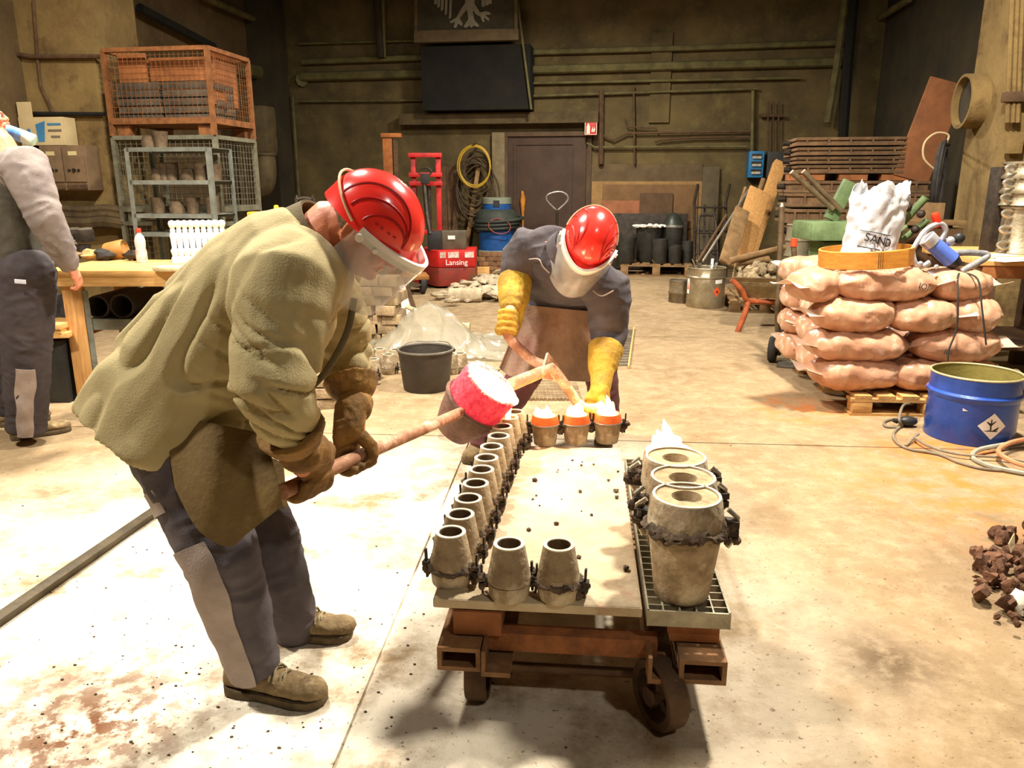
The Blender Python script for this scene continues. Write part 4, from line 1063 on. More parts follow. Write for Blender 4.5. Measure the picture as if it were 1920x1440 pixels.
# raised left hand gripping the bottle
grip(body, bt3 - V((.9, .2, -.35)).normalized() * .085, V((.9, .2, -.35)), wl_ - bt3, .034, fr=.0095)
B3 = obj('body', remesh(body, .0048, 2), skin_m, W3, True, label='head and bare hands'); face_parts(B3, MH3)
hr = MB(); R3 = MH3.to_3x3().to_4x4(); hr.ball(MH3 @ V((-.018, 0, .018)), (.094, .082, .082), 18, 12, R3); hr.ball(MH3 @ V((-.055, 0, -.03)), (.045, .06, .05), 14, 10, R3)
obj('hair', wrinkle(remesh(hr, .006, 2), folds(.003, 60, 60, 60, 1)), hair_m, W3, True)
jk = MB(); torso(jk, c3[1:], l3); jk.limb([s3 + (c3[2][0] - s3) * .5, s3, s3.lerp(e3, .5), e3, e3.lerp(w3, .6), w3], [.10, .11, .098, .085, .07, .05], 18); jk.limb([sl + (c3[2][0] - sl) * .5, sl, el_, wl_], [.10, .10, .08, .052], 16)
obj('sweater', wrinkle(remesh(jk, .009, 3), folds(.010, 8, 8, 12, 2)), sweater, W3, True)
vs3 = MB(); torso(vs3, [(q[0], q[1] * 1.04, q[2] * 1.06) for q in c3[2:]], l3); obj('work_vest', wrinkle(remesh(vs3, .009, 3), folds(.006, 8, 8, 12, 5)), mat('vest_dark', (84, 78, 66), (64, 60, 52), .95, 0, 6, .25, var=0, fine=200), W3, True, label='dark grey work vest')
hm = MB(); hm.tube(circle(aty(40, 493, Y3), .19, 24, (.93, .36, 0), (-.36, .93, 0), .20), .014, 8, True); obj('hem_band', hm, mat('sweater_rib', (96, 86, 80), (80, 72, 68), .95, 0, 8, .2, var=0), W3, True)
for q in ((h3R, k3R, a3R), (h3L, k3L, a3L)):
    cs = [q[0], q[0].lerp(q[1], .5), q[1], q[1].lerp(q[2], .5), q[2]]; rr = [.135, .128, .115, .108, .098]
    t = MB(); t.limb(cs, rr, 18, cap1=False)
    if q[0] is h3R: t.limb([h3R + V((0, 0, .05)), h3L + V((0, 0, .05))], [.15, .15], 14)
    obj('trouser_leg', wrinkle(remesh(t, .009, 3), folds(.009, 8, 8, 14, 12)), dkt, W3, True)
    if q[0] is h3R: panel(W3, cs, rr, .08, .85, .53, 1.0, panel_m, 'trouser_patch', .006)
tg = MB(); p = aty(38, 528, 3.905); tg.box(p, (.058, .004, .022), ry=.08); obj('logo_tag', tg, mat('tag_grey', (196, 196, 204), (180, 180, 190), .6, 0, 10, 0), W3, True, bevel=.004)
shoe(W3, atz(20, 826), atz(134, 806)); shoe(W3, atz(0, 800), atz(95, 786))
# the bottle he drinks from
BT = thing('drinking_bottle', 'blue and green plastic bottle held to the worker\'s mouth', 'bottle', bt3)
bm_ = mat('bottle_green_white', (214, 226, 216), (150, 200, 170), .3, 0, 14, 0, var=0); bb_ = mat('bottle_label_blue', (70, 130, 200), (150, 190, 226), .4, 0, 16, 0, var=0)
Mb = frame((0, 0, 0), V((.9, .2, -.35)), V((.35, 0, .9))) @ Matrix.Rotation(pi / 2, 4, 'Y')
b = MB(); b.lathe([(0, .105), (.026, .105), (.033, .098), (.034, .03), (.033, -.04), (.026, -.07), (.012, -.095), (.012, -.115), (0, -.115)], 24, Mb); obj('bottle_body', b, bm_, BT)
b = MB(); b.lathe([(.0345, -.03), (.0345, .045)], 24, Mb); b.lathe([(.0350, -.03), (.0350, .045)], 24, Mb); obj('bottle_label', b, bb_, BT)
# ================================================================ right side: sand bags, drum, wheelbarrow
bag_m = mat('sand_bag', (206, 160, 128), (184, 132, 102), .30, 0, 5, .4, c=(226, 200, 176), cs=5, ct=(.56, .70), fine=16, var=.07, spec=.5)
film_m = mat('bag_film', (232, 208, 186), (216, 184, 158), .3, 0, 10, .1, var=.05, alpha=.72, spec=.6)
print_m = mat('bag_print', (84, 66, 58), (70, 54, 48), .7, 0, 30, 0, var=0)
PALX, PALY = 2.12, 4.62
def pallet(label, loc, rz, w, l, group=None, m=wood_old, h=.13):
    T = thing('wooden_pallet', label, 'pallet', loc, rz, group)
    n = 7
    for k in range(n):
        b = MB(); b.box((w * (k + .5) / n, l / 2, h - .01), (w / n * .72, l, .02)); obj('top_board', b, m, T)
    for y in (.05, l / 2, l - .05):
        b = MB(); b.box((w / 2, y, h - .031), (w, .1, .02)); obj('stringer_board', b, m, T)
        b = MB(); b.box((w / 2, y, .009), (w, .1, .018)); obj('bottom_board', b, m, T)
        for x in (.07, w / 2, w - .07):
            c = MB(); c.box((x, y, h / 2 - .012), (.12, .1, h - .063)); obj('block', c, m, T, bevel=.004)
    return T
pallet('wooden pallet under the stack of sand bags', (PALX, PALY, 0), radians(-4), 1.0, 1.22, m=mat('pallet_yellow', (196, 152, 92), (158, 116, 66), .8, 0, 7, .25))
def bag(label, c, L, W, H, rz, seed, group, flap=True, rx=0, ry=0, lettering=None):
    T = thing('sand_bag', label, 'bag', c, rz, group, rx=rx, ry=ry)
    b = MB(); n, m = 44, 32; vs = []; fs = []
    for j in range(m + 1):
        q = -1 + 2 * j / m
        for i in range(n):
            t = 2 * pi * i / n; e = (1 - abs(q) ** 3.2) ** .5 if abs(q) < 1 else 0
            sx = abs(cos(t)) ** .7 * (1 if cos(t) > 0 else -1); sz = abs(sin(t)) ** .85 * (1 if sin(t) > 0 else -1)
            wv = .86 + .14 * (1 - abs(q) ** 4) if abs(q) < 1 else .86
            x = q * L / 2; y = sx * W / 2 * max(.72 if abs(q) > .97 else .1, e ** .35) * wv; z = sz * H / 2 * max(.04, e)
            p = V((x * 7 + seed * 3.7, y * 7, z * 9 + seed))
            k = 1 + .10 * noise.noise(p) + .04 * noise.noise(p * 3)
            k -= .05 * max(0, 1 - abs(noise.noise(V((x * 5 + seed, y * 9 + x * 6, z * 9 + x * 5)))) * 7) + .03 * max(0, 1 - abs(noise.noise(V((x * 14 - y * 8 + seed * 2, y * 7, z * 10)))) * 6) * (.3 + abs(q))
            crease = .006 * sin(34 * x + 9 * noise.noise(p * .7) + 12 * y) * (.4 + abs(q))
            vs.append((x, y * k, z * k + crease * (1 if z > 0 else .3) + H / 2))
    for j in range(m):
        for i in range(n): fs.append((j * n + i, j * n + (i + 1) % n, (j + 1) * n + (i + 1) % n, (j + 1) * n + i))
    fs += [tuple(range(n)), tuple(range(m * n, (m + 1) * n))[::-1]]
    b.add(vs, fs); me = b.mesh('bag_body', ang=80); B = obj('bag_body', me, bag_m, T)
    if flap:
        for sgn in ((-1, 1) if seed % 3 == 0 else ((-1,) if seed % 2 else (1,))):
            f = MB(); f.sheet(lambda a, bb: (sgn * (L / 2 - .03 + .11 * a), (bb - .5) * W * (.72 + .22 * a), H / 2 + .02 * a * sin(7 * bb + seed) + .025 * a), 5, 10, .002); obj('film_end', f, film_m, T)
    if lettering:
        for (s, x, y, z, sz, rot) in lettering: txt('bag_lettering', s, sz, Matrix.Translation((x, y, z)) @ rot, print_m, T, .001, world=False)
    return T
GB = 'sand bags stacked on the pallet'
RPX = Matrix.Rotation(pi / 2, 4, 'X')
def front(px, py, zb, L, H, lab, seed, rz=0, dY=0, W=.34, lettering=None, ry=0):
    """bag lying along the pallet's near edge; px centre column"""
    Yc = PALY + W / 2 + .0 + dY
    x = aty(px, py, Yc - W / 2).x
    return bag(lab, (x, Yc, zb), L, W, H, rz, seed, GB, ry=ry, lettering=lettering)
LAY = .186
z0 = .131
SLB = [(1622, 716, 0, .56, .225, 'bottom-layer pink sand bag at the open corner of the pallet', 1, .02), (1752, 712, 0, .42, .21, 'bottom-layer sand bag half hidden behind the blue drum', 2, -.05), (1850, 710, 0, .34, .2, 'bottom-layer sand bag behind the blue drum rim', 12, -.05),
       (1624, 657, 1, .62, .215, 'second-layer sand bag with bright film end, above the corner bag', 3, .0), (1812, 655, 1, .54, .215, 'second-layer sand bag in shade with dark lettering', 4, .03),
       (1620, 590, 2, .50, .23, 'third-layer plump sand bag with creased film, under the long top bag', 5, .02), (1748, 598, 2, .42, .225, 'third-layer sand bag with slit film beside the power tool cable', 6, -.08), (1840, 600, 2, .36, .235, 'third-layer sand bag with a torn white film end', 7, -.25),
       (1676, 525, 3, .62, .23, 'long top-layer sand bag with printed letters below the sieve', 8, -.03), (1822, 520, 3, .38, .215, 'top-layer sand bag with a wide film flap under the power tool', 9, .1)]
for (px, py, k, L, H, lab, sd, rz) in SLB:
    lt_ = None
    if sd == 8: lt_ = [('IOI', .19, -.172, .12, .05, RPX @ Matrix.Rotation(radians(168), 4, 'Z'))]
    if sd == 4: lt_ = [('IBI', -.12, -.174, .09, .05, RPX @ Matrix.Rotation(radians(-8), 4, 'Z'))]
    front(px, py, z0 + LAY * k, L, H, lab, sd, rz, dY=.02 * (sd % 2) + (.0 if k < 3 else .03), lettering=lt_)
# bags along the left side of the pallet, ends and flanks showing
left = [(.07, .62, 0, .46, .18, 'bottom sand bag on the hand-truck side of the stack', 20), (.07, 1.05, 0, .42, .17, 'bottom sand bag on the far corner beside the hand truck', 21),
        (.07, .66, 1, .46, .18, 'second-layer sand bag on the hand-truck side', 22), (.07, 1.08, 1, .40, .17, 'second-layer sand bag at the far corner beside the hand truck', 23),
        (.07, .62, 2, .46, .18, 'third-layer sand bag on the hand-truck side', 24), (.07, 1.05, 2, .42, .17, 'third-layer sand bag at the far corner near the wheelbarrow', 25),
        (.07, .78, 3.0, .44, .20, 'upper sand bag tied with string on the hand-truck side', 26), (.07, 1.1, 3.0, .42, .17, 'upper sand bag with a film corner at the back of the stack', 27)]
for (x, y, k, L, H, lab, sd) in left: bag(lab, (PALX + x, PALY + y, z0 + LAY * k), L, .36, H + .035, pi / 2 + random.uniform(-.08, .08), sd, GB)
for k in range(4):                                   # the inner bags carry the pile
    for (x, y) in ((.62, .62), (.62, 1.02), (.86, .62)):
        bag('inner sand bag showing only between the outer bags', (PALX + x, PALY + y, z0 + LAY * k), .48 if x < .8 else .34, .36, .17, pi / 2, 40 + k * 3, GB, flap=False)
front(1546, 525, z0 + LAY * 3, .30, .21, 'small top sand bag leaning under the sieve edge', 30, .35, dY=.06, W=.3)

# sieve: bent wooden hoop with wire bottom
SZ = z0 + LAY * 3 + .222
sv_m = mat('sieve_wood', (206, 142, 58), (180, 116, 42), .55, 0, 4, .1, var=0, stretch=(4, 4, 14))
sc = aty(1632, 480, 4.86); SV = thing('wooden_sieve', 'round bentwood sieve lying on top of the sand bags', 'sieve', (sc.x, 4.92, SZ), 0, ry=radians(-4))
b = MB(); R = .275; b.lathe([(R, 0), (R + .004, .004), (R + .004, .104), (R, .108), (R - .008, .108), (R - .010, .0)], 56, close=True); obj('hoop', b, sv_m, SV)
b = MB(); b.box((.06, -(R + .006), .054), (.14, .006, .100)); obj('hoop_lap', b, sv_m, SV)
for k in range(3): b = MB(); b.box((-.02 - .012 * k, -(R + .0045), .054), (.002, .003, .09)); obj('seam_stitch', b, wood_dark, SV)
b = MB(); b.cyl((.118, -R + .03, .066), (.118, -R + .014, .066), .010, n=12); b = MB(); b.ball((.105, -.2555 - .002, .068), .011, 10, 6); obj('rivet', b, bright_steel, SV)
b = MB()
for k in range(-8, 9):
    q = k * .03; h = sqrt(max(0, (R - .012) ** 2 - q * q)); b.beam((q, -h, .012), (q, h, .012), .002, .002); b.beam((-h, q, .012), (h, q, .012), .002, .002)
obj('wire_mesh', b, steel, SV, kind='stuff')
# plastic bag with the print SAND standing in the sieve
film2 = mat('milky_film', (226, 228, 232), (206, 206, 208), .28, 0, 8, .25, var=0, fine=24, alpha=.86, spec=.6)
PBG = thing('plastic_bag', 'crumpled milky plastic bag printed SAND standing in the sieve', 'bag', (sc.x - .02, 4.86, SZ + .015), 0)
def pbf(a, c):
    t = 2 * pi * a; z = .46 * c
    r = .135 + .02 * sin(2 * t + 1) + .02 * c - .01 * cos(5 * t) * c + .045 * max(0, .25 - c) * 2 - .03 * max(0, (c - .8))
    r += .016 * noise.noise(V((cos(t) * 4, sin(t) * 4, z * 14))) + .007 * noise.noise(V((cos(t) * 11, sin(t) * 11, z * 34)))
    zz = z + (.04 * sin(3 * t + .5) + .028 * noise.noise(V((cos(t) * 5, sin(t) * 5, 2)))) * max(0, c - .7) / .3
    return (r * cos(t) * 1.05 + .05 * c, r * sin(t) * .78, zz)
b = MB(); b.sheet(pbf, 64, 34, .0015); obj('film', b, film2, PBG, ang=70)
b = MB(); b.ball((0, 0, .07), (.12, .09, .08), 18, 10, nz=.1); obj('bag_contents', b, mat('pale_sand', (214, 200, 170), (190, 172, 140), .9, 0, 20, .3), PBG)
for i, ch in enumerate('SAND'):
    t = -pi / 2 - .58 + (.07, .33, .68, 1.04)[i]; r = pbf(t / (2 * pi) % 1, .36); nrm = V((cos(t), sin(t), 0)); tg_ = V((-sin(t), cos(t), -.14)).normalized()
    txt('bag_lettering', ch, .07, frame(V(r) + nrm * .006 + V((0, 0, -.012 * i)), tg_, nrm), mat('black_print', (40, 38, 40), (34, 32, 34), .6, 0, 10, 0, var=0), PBG, .0008, world=False)
for zz in (.21, .115):
    b = MB(); b.tube([V(pbf((-pi / 2 - .85 + .115 * i) / (2 * pi) % 1, zz / .46)) * 1.0 + V((cos(-pi / 2 - .85 + .115 * i), sin(-pi / 2 - .85 + .115 * i), 0)) * .004 + V((0, 0, -.003 * i)) for i in range(13)], .0022, 5); obj('print_line', b, MATS['black_print'], PBG)

# power tool (router / angle drill) lying on the bags with its cable
tp = aty(1768, 470, 4.80); TL = thing('power_tool', 'blue and silver electric power tool lying on the sand bags', 'tool', (tp.x, 4.80, SZ - .03))
tb_ = mat('tool_blue', (90, 116, 196), (74, 98, 176), .4, 0, 6, .05, var=0); ts = mat('tool_silver', (206, 204, 206), (160, 158, 160), .35, .5, 12, .1, var=0)
b = MB(); b.cyl((-.07, 0, .17), (.05, -.02, .07), .048, .052, 20); obj('motor_body', b, tb_, TL)
b = MB(); b.cyl((.05, -.02, .07), (.085, -.026, .04), .050, .036, 20); obj('motor_cap', b, black, TL)
b = MB(); b.cyl((-.11, .005, .205), (-.07, 0, .17), .054, .052, 20); obj('gear_ring', b, ts, TL)
for i, pts in enumerate(([(-.20, -.02, .13), (-.13, -.01, .25), (-.04, 0, .29), (.0, 0, .25), (-.02, 0, .19)], [(-.20, -.02, .13), (-.18, -.03, .06), (-.14, -.03, .03), (-.09, -.03, .06)])):
    b = MB(); b.tube(spline(pts, 5), .016, 10); obj('guide_frame', b, ts, TL)
b = MB(); b.lathe([(0, 0), (.022, 0), (.026, .02), (.022, .05), (.026, .075), (.018, .09), (0, .092)], 18, Matrix.Translation((-.045, .01, .27)) @ Matrix.Rotation(-.35, 4, 'Y')); obj('red_grip', b, mat('grip_red', (226, 60, 30), (206, 44, 24), .4, 0, 6, 0, var=0), TL)
for (x, y, z, r) in ((.035, .0, .185, .03), (.10, .02, .20, .036), (-.15, -.04, .05, .018), (-.06, -.06, .035, .014)):
    b = MB(); b.ball((x, y, z), (r, r * .8, r), 14, 9); obj('round_knob', b, ts if r != .036 else black, TL)
b = MB(); b.tube(spline([(.02, .0, .10), (.12, .0, .115), (.24, .02, .11), (.29, .02, .10), (.26, .0, .075), (.16, -.03, .03), (.10, -.05, .0)], 5), .020, 12); obj('hose_handle', b, mat('taped_hose', (150, 150, 150), (110, 108, 106), .45, .2, 16, .2), TL)
cb_ = spline([(.10, -.05, -.0), (.04, -.13, -.02), (.02, -.20, -.14), (.035, -.205, -.32), (.0, -.215, -.47), (.02, -.225, -.60)], 6)
b = MB(); b.tube(cb_, .0055, 7); obj('power_cord', b, rubber, TL)
b = MB(); b.tube(spline([(.10, -.05, -.0), (.15, -.15, -.03), (.17, -.205, -.2), (.22, -.22, -.42)], 6), .0055, 7); obj('power_cord', b, rubber, TL)

# blue steel drum
dc = atz(1825, 822, 0); dc.y += .06
DR = thing('steel_drum', 'open blue steel drum with white environmental hazard diamond', 'drum', dc, 0)
drum_b = mat('drum_blue', (44, 84, 176), (34, 66, 148), .35, .1, 5, .1, var=0, c=(50, 56, 84), cs=3.4, ct=(.62, .72), coat=.3)
drum_in = mat('drum_inside', (150, 136, 70), (124, 112, 56), .6, .1, 6, .15, var=0)
R, Hh = .232, .375
b = MB(); b.lathe([(0, .004), (R - .012, .004), (R - .006, 0), (R - .002, .012), (R - .004, .05), (R - .001, .06), (R - .003, .24), (R + .010, .255), (R + .011, .272), (R - .001, .285), (R - .001, Hh), (R - .004, Hh), (R - .004, .286), (R - .007, .02), (0, .02)], 56); obj('drum_wall', b, drum_b, DR)
b = MB(); b.lathe([(R - .0045, Hh - .002), (R - .0075, .284), (R - .008, .022), (0, .021)], 48); obj('drum_lining', b, drum_in, DR)
b = MB(); b.tube(circle((0, 0, Hh), R - .001, 56, (1, 0, 0), (0, 1, 0)), .006, 8, True); obj('rim', b, mat('drum_rim', (206, 196, 150), (170, 160, 116), .4, .3, 10, .1), DR)
b = MB(); b.tube(spline([(R - .03, -.14, .31), (R - .015, -.145, .335), (R + .06, -.13, .31), (R + .075, -.10, .295), (R + .03, -.09, .28), (R - .02, -.11, .285)], 4, True), .006, 8, True); obj('drum_handle', b, bright_steel, DR)
def wrapc(name, poly, ang, z, Rr, m, parent, th=.0012, dn=6):
    """flat outline (x,z in metres) laid round a cylinder wall"""
    b = MB(); cx = sum(p[0] for p in poly) / len(poly); cz = sum(p[1] for p in poly) / len(poly)
    ring = []
    for i in range(len(poly)):
        p, q = poly[i], poly[(i + 1) % len(poly)]
        for k in range(dn): ring.append((p[0] + (q[0] - p[0]) * k / dn, p[1] + (q[1] - p[1]) * k / dn))
    def on(x, zz, r): a = ang + x / Rr; return (r * cos(a), r * sin(a), z + zz)
    n = len(ring); vs = []
    L_ = 4
    for l in range(L_ + 1):
        s = 1 - l / L_
        for (x, zz) in ring: vs.append(on(cx + (x - cx) * s, cz + (zz - cz) * s, Rr + th))
    fs = []
    for l in range(L_):
        for i in range(n): fs.append((l * n + i, l * n + (i + 1) % n, (l + 1) * n + (i + 1) % n, (l + 1) * n + i))
    b.add(vs, fs); return obj(name, b, m, parent)
paper = mat('label_white', (236, 234, 228), (224, 220, 212), .6, 0, 10, 0, var=0); ink = mat('label_ink', (40, 38, 34), (34, 32, 28), .7, 0, 10, 0, var=0)
aD = -pi / 2 + .02 - atan2(dc.x, dc.y) * .9 + .42
lb = wrapc('hazard_label', [(-.075, 0), (0, -.075), (.075, 0), (0, .075)], aD, .125, R, paper, DR)
for nm, poly in (('label_tree', [(-.012, -.022), (-.004, -.022), (-.006, .004), (.016, .030), (.010, .030), (-.006, .012), (-.006, .040), (-.012, .040), (-.012, .012), (-.030, .028), (-.033, .024), (-.013, .002)]), ('label_ground', [(-.045, -.028), (.03, -.030), (.03, -.025), (-.02, -.022)]), ('label_fish', [(.0, -.024), (.018, -.012), (.034, -.002), (.030, -.016), (.016, -.026)])):
    wrapc(nm, poly, aD, .125, R, ink, lb, .0022, 2)
wrapc('paint_chip', [(-.012, .008), (.015, -.004), (-.010, -.008)], aD - .62, .205, R, paper, DR)
# cables and hoses on the floor round the drum
def floor_tube(name, label, cat, pts, r, m, group=None, z=None):
    P_ = spline([atz(x, y, (r if z is None else z) + dz) for (x, y, dz) in [(p + (0,))[:3] for p in pts]], 7); b = MB(); b.tube(P_, r, 8)
    return one(name, label, cat, b, m, group)
cab_m = mat('grey_cable', (132, 118, 96), (104, 92, 74), .6, 0, 12, .1)
floor_tube('power_cable', 'grey power cable looping up beside the blue drum', 'cable', [(1730, 765, 0), (1712, 758, .05), (1694, 760, .10), (1686, 785, .05), (1690, 800, .0), (1662, 800, 0), (1660, 790, 0), (1690, 784, .0), (1720, 784, .012)], .008, cab_m)
floor_tube('power_cable', 'long grey power cable trailing in front of the blue drum', 'cable', [(1690, 798, 0), (1676, 812, 0), (1680, 828, 0), (1705, 842, 0), (1760, 852, 0), (1800, 868, 0), (1850, 880, 0), (1925, 884, 0)], .008, cab_m)
floor_tube('power_cable', 'thin grey cable with a small loop under the drum edge', 'cable', [(1698, 836, .0), (1712, 822, .016), (1722, 814, .02), (1716, 820, .02), (1745, 838, .016), (1800, 852, .016), (1880, 858, .016), (1925, 866, .016)], .007, cab_m)
floor_tube('air_hose', 'thick grey air hose curving over the floor', 'hose', [(1930, 826, .02), (1880, 834, .02), (1834, 844, .016), (1824, 858, .0), (1850, 872, 0), (1890, 882, 0), (1930, 889, 0)], .013, mat('hose_grey', (164, 160, 140), (136, 132, 114), .5, 0, 10, .1))
floor_tube('air_hose', 'thick orange-pink air hose curving over the grey hose', 'hose', [(1930, 822, .04), (1895, 830, .042), (1874, 842, .04), (1876, 852, .036), (1900, 866, .036), (1930, 876, .036)], .013, mat('hose_pink', (206, 142, 100), (184, 116, 78), .5, 0, 10, .1))
c = atz(1700, 800, .0); b = MB(); b.ball(c + V((.0, .0, .035)), (.06, .035, .03), 14, 9); b.cyl(c + V((-.06, 0, .035)), c + V((-.085, 0, .04)), .016, .012, 12)
one('cable_plug', 'black rubber cable plug lying on the floor beside the drum', 'plug', b, black)

# hand truck standing at the bags
hc = atz(1447, 678, 0); HT = thing('hand_truck', 'old iron hand truck with solid wheels beside the sand bags', 'hand truck', hc, 0)
def solid_wheel(T, c, r, w, ax, m=rubber, hubm=rust_dark):
    mx = frame(c, V((0, 0, 1)).cross(V(ax)).normalized(), ax)
    b = MB(); b.lathe([(r * .55, -w / 2), (r * .92, -w / 2), (r, -w * .3), (r, w * .3), (r * .92, w / 2), (r * .55, w / 2)], 28, mx, close=True); wo = obj('wheel', b, m, T)
    b = MB(); b.lathe([(0, -w * .35), (r * .56, -w * .35), (r * .56, w * .35), (0, w * .35)], 20, mx); obj('wheel_disc', b, hubm, wo)
    b = MB(); b.lathe([(0, -w * .7), (r * .16, -w * .7), (r * .16, w * .7), (0, w * .7)], 12, mx); obj('hub', b, steel, wo)
solid_wheel(HT, (0, 0, .105), .105, .06, (.9, -.43, 0)); solid_wheel(HT, (.20, -.095, .105), .105, .06, (.9, -.43, 0))
b = MB(); b.cyl((0, 0, .105), (.20, -.095, .105), .012, n=10); obj('axle', b, steel, HT)
tpz = aty(1466, 388, hc.y + .1) - hc
b = MB(); b.tube([(.055, .02, .05), (.03, .05, .4), tpz], .024, 10); obj('frame_tube', b, mat('worn_tube', (116, 98, 72), (84, 70, 50), .5, .4, 12, .2), HT)
t2 = aty(1488, 462, hc.y - .05) - hc; b = MB(); b.tube([(.17, -.08, .05), (.16, -.06, .4), t2], .022, 10); obj('frame_tube', b, MATS['worn_tube'], HT)
b = MB(); b.cyl(tpz, tpz + V((0, 0, .03)), .02, .012, 12); obj('tube_end', b, bright_steel, HT)
b = MB(); b.cyl(t2, t2 + V((0, 0, .06)), .026, n=12); obj('red_cap', b, mat('cap_red', (230, 70, 40), (220, 60, 30), .5, 0, 6, 0, var=0), HT)
for z in (.25, .6): b = MB(); b.cyl((.035, .04, z), (.165, -.065, z), .014, n=10); obj('cross_bar', b, iron_dark, HT)
b = MB(); b.box((.12, -.16, .012), (.24, .2, .012), rz=radians(-25)); obj('toe_plate', b, steel, HT)

# steel drum with hazard labels, smaller pail beside it
sc_ = atz(1321, 574, 0); SD = thing('steel_drum', 'dented bare metal drum with orange hazard labels, filled with scrap', 'drum', sc_, 0)
tin = mat('tin', (186, 172, 142), (140, 126, 98), .38, .7, 5, .25, c=(206, 196, 170), cs=6, ct=(.58, .7))
R = .222; Hh = .46
b = MB(); b.lathe([(0, 0), (R - .006, 0), (R, .01), (R - .002, .10), (R - .002, .34), (R + .008, .35), (R + .008, .36), (R - .001, .37), (R - .001, Hh), (R - .006, Hh), (R - .008, .03), (0, .03)], 44, wob=.012); obj('drum_wall', b, tin, SD)
b = MB(); b.tube(circle((0, 0, Hh), R, 44, (1, 0, 0), (0, 1, 0)), .007, 8, True); obj('rim', b, tin, SD)
orange = mat('label_orange', (226, 96, 50), (206, 76, 36), .6, 0, 12, 0, var=0)
a0 = -pi / 2 - atan2(sc_.x, sc_.y)
lb = wrapc('hazard_label', [(-.055, 0), (0, -.06), (.055, 0), (0, .06)], a0 + .62, .20, R, orange, SD); wrapc('label_mark', [(-.016, -.014), (.016, -.014), (.0, .022)], a0 + .62, .20, R, ink, lb, .0024)
wrapc('paper_label', [(-.05, -.025), (.05, -.02), (.05, .025), (-.05, .02)], a0 + .72, .315, R, paper, SD)
lb = wrapc('hazard_label', [(-.03, -.09), (.03, -.09), (.03, .09), (-.03, .09)], a0 - 1.12, .25, R, paper, SD); wrapc('label_mark', [(-.02, -.04), (.02, -.04), (.0, .06)], a0 - 1.12, .25, R, orange, lb, .0024)
GS = 'metal scrap strips in the labelled drum'
for k in range(7):
    a = random.uniform(0, 6.28); r = random.uniform(.02, .13); p = sc_ + V((r * cos(a), r * sin(a), .34)); d = V((random.uniform(-.5, .7), random.uniform(-.4, .4), 1)).normalized()
    b = MB(); b.beam(p, p + d * random.uniform(.15, .25), .03, .006); one('scrap_strip', 'bent bright metal strip sticking out of the labelled drum', 'scrap', b, bright_steel, GS)
b = MB(); b.lathe([(0, .30), (R - .012, .30), (R - .012, .36), (.1, .38), (0, .385)], 28, Matrix.Translation(sc_), wob=.06); one('scrap_heap', 'dull heap of metal shavings inside the labelled drum', 'scrap', b, steel)
pc = atz(1273, 566, 0); PA = thing('metal_pail', 'small dark ribbed pail standing beside the labelled metal drum', 'pail', pc, 0)
b = MB(); b.lathe([(0, 0), (.128, 0), (.13, .01), (.128, .1), (.136, .11), (.136, .13), (.128, .14), (.128, .27), (.122, .27), (.120, .02), (0, .02)], 30); obj('pail_wall', b, mat('dull_pail', (132, 112, 84), (96, 82, 62), .6, .4, 8, .3), PA)
b = MB(); b.tube(circle((0, 0, .27), .127, 30, (1, 0, 0), (0, 1, 0)), .005, 6, True); obj('rim', b, steel, PA)

# wheelbarrow with stones, standing on a pallet edge
wc = atz(1395, 622, 0); WB = thing('wheelbarrow', 'rusty orange-legged wheelbarrow heaped with stones', 'wheelbarrow', (wc.x, wc.y, 0), 0)
L0 = lambda px, py, dy: aty(px, py, wc.y + dy) - V((wc.x, wc.y, 0))
rr_ = mat('barrow_rust', (176, 92, 48), (128, 62, 34), .75, .1, 10, .3)
tray = MB(); a1, a2, a3, a4 = L0(1372, 520, .0), L0(1492, 524, -.1), L0(1492, 490, .75), L0(1378, 490, .75)
dz = V((0, 0, -.22)); ce = (a1 + a2 + a3 + a4) / 4
bt = [ce + (p - ce) * .72 + dz for p in (a1, a2, a3, a4)]; tp4 = [a1, a2, a3, a4]; inn = [ce + (p - ce) * .95 for p in tp4]; inb = [ce + (p - ce) * .69 + dz * .93 for p in tp4]
tray.add(tp4 + bt + inn + inb, [(0, 1, 5, 4), (1, 2, 6, 5), (2, 3, 7, 6), (3, 0, 4, 7), (7, 6, 5, 4), (1, 0, 8, 9), (2, 1, 9, 10), (3, 2, 10, 11), (0, 3, 11, 8), (9, 8, 12, 13), (10, 9, 13, 14), (11, 10, 14, 15), (8, 11, 15, 12), (12, 15, 14, 13)])
obj('tray', tray, mat('tray_metal', (132, 108, 72), (98, 78, 52), .6, .3, 8, .25), WB)
b = MB(); b.tube(spline([L0(1372, 524, .02), L0(1392, 545, .02), L0(1402, 563, .05), L0(1440, 566, .1), L0(1500, 566, .2)], 4), .026, 10); obj('handle_tube', b, rr_, WB)
b = MB(); b.tube(spline([L0(1403, 566, .05), L0(1396, 590, .02), L0(1382, 624, .0)], 4), .028, 10); obj('leg', b, rr_, WB)
b = MB(); b.tube(spline([L0(1470, 566, .5), L0(1468, 585, .5), L0(1458, 612, .5)], 4), .026, 10); obj('leg', b, rr_, WB)
solid_wheel(WB, L0(1505, 590, .45), .17, .08, (.3, 1, 0))
stone = mat('stone', (170, 150, 116), (122, 104, 76), .9, 0, 14, .5, var=.2)
Wc = V((wc.x, wc.y, 0))
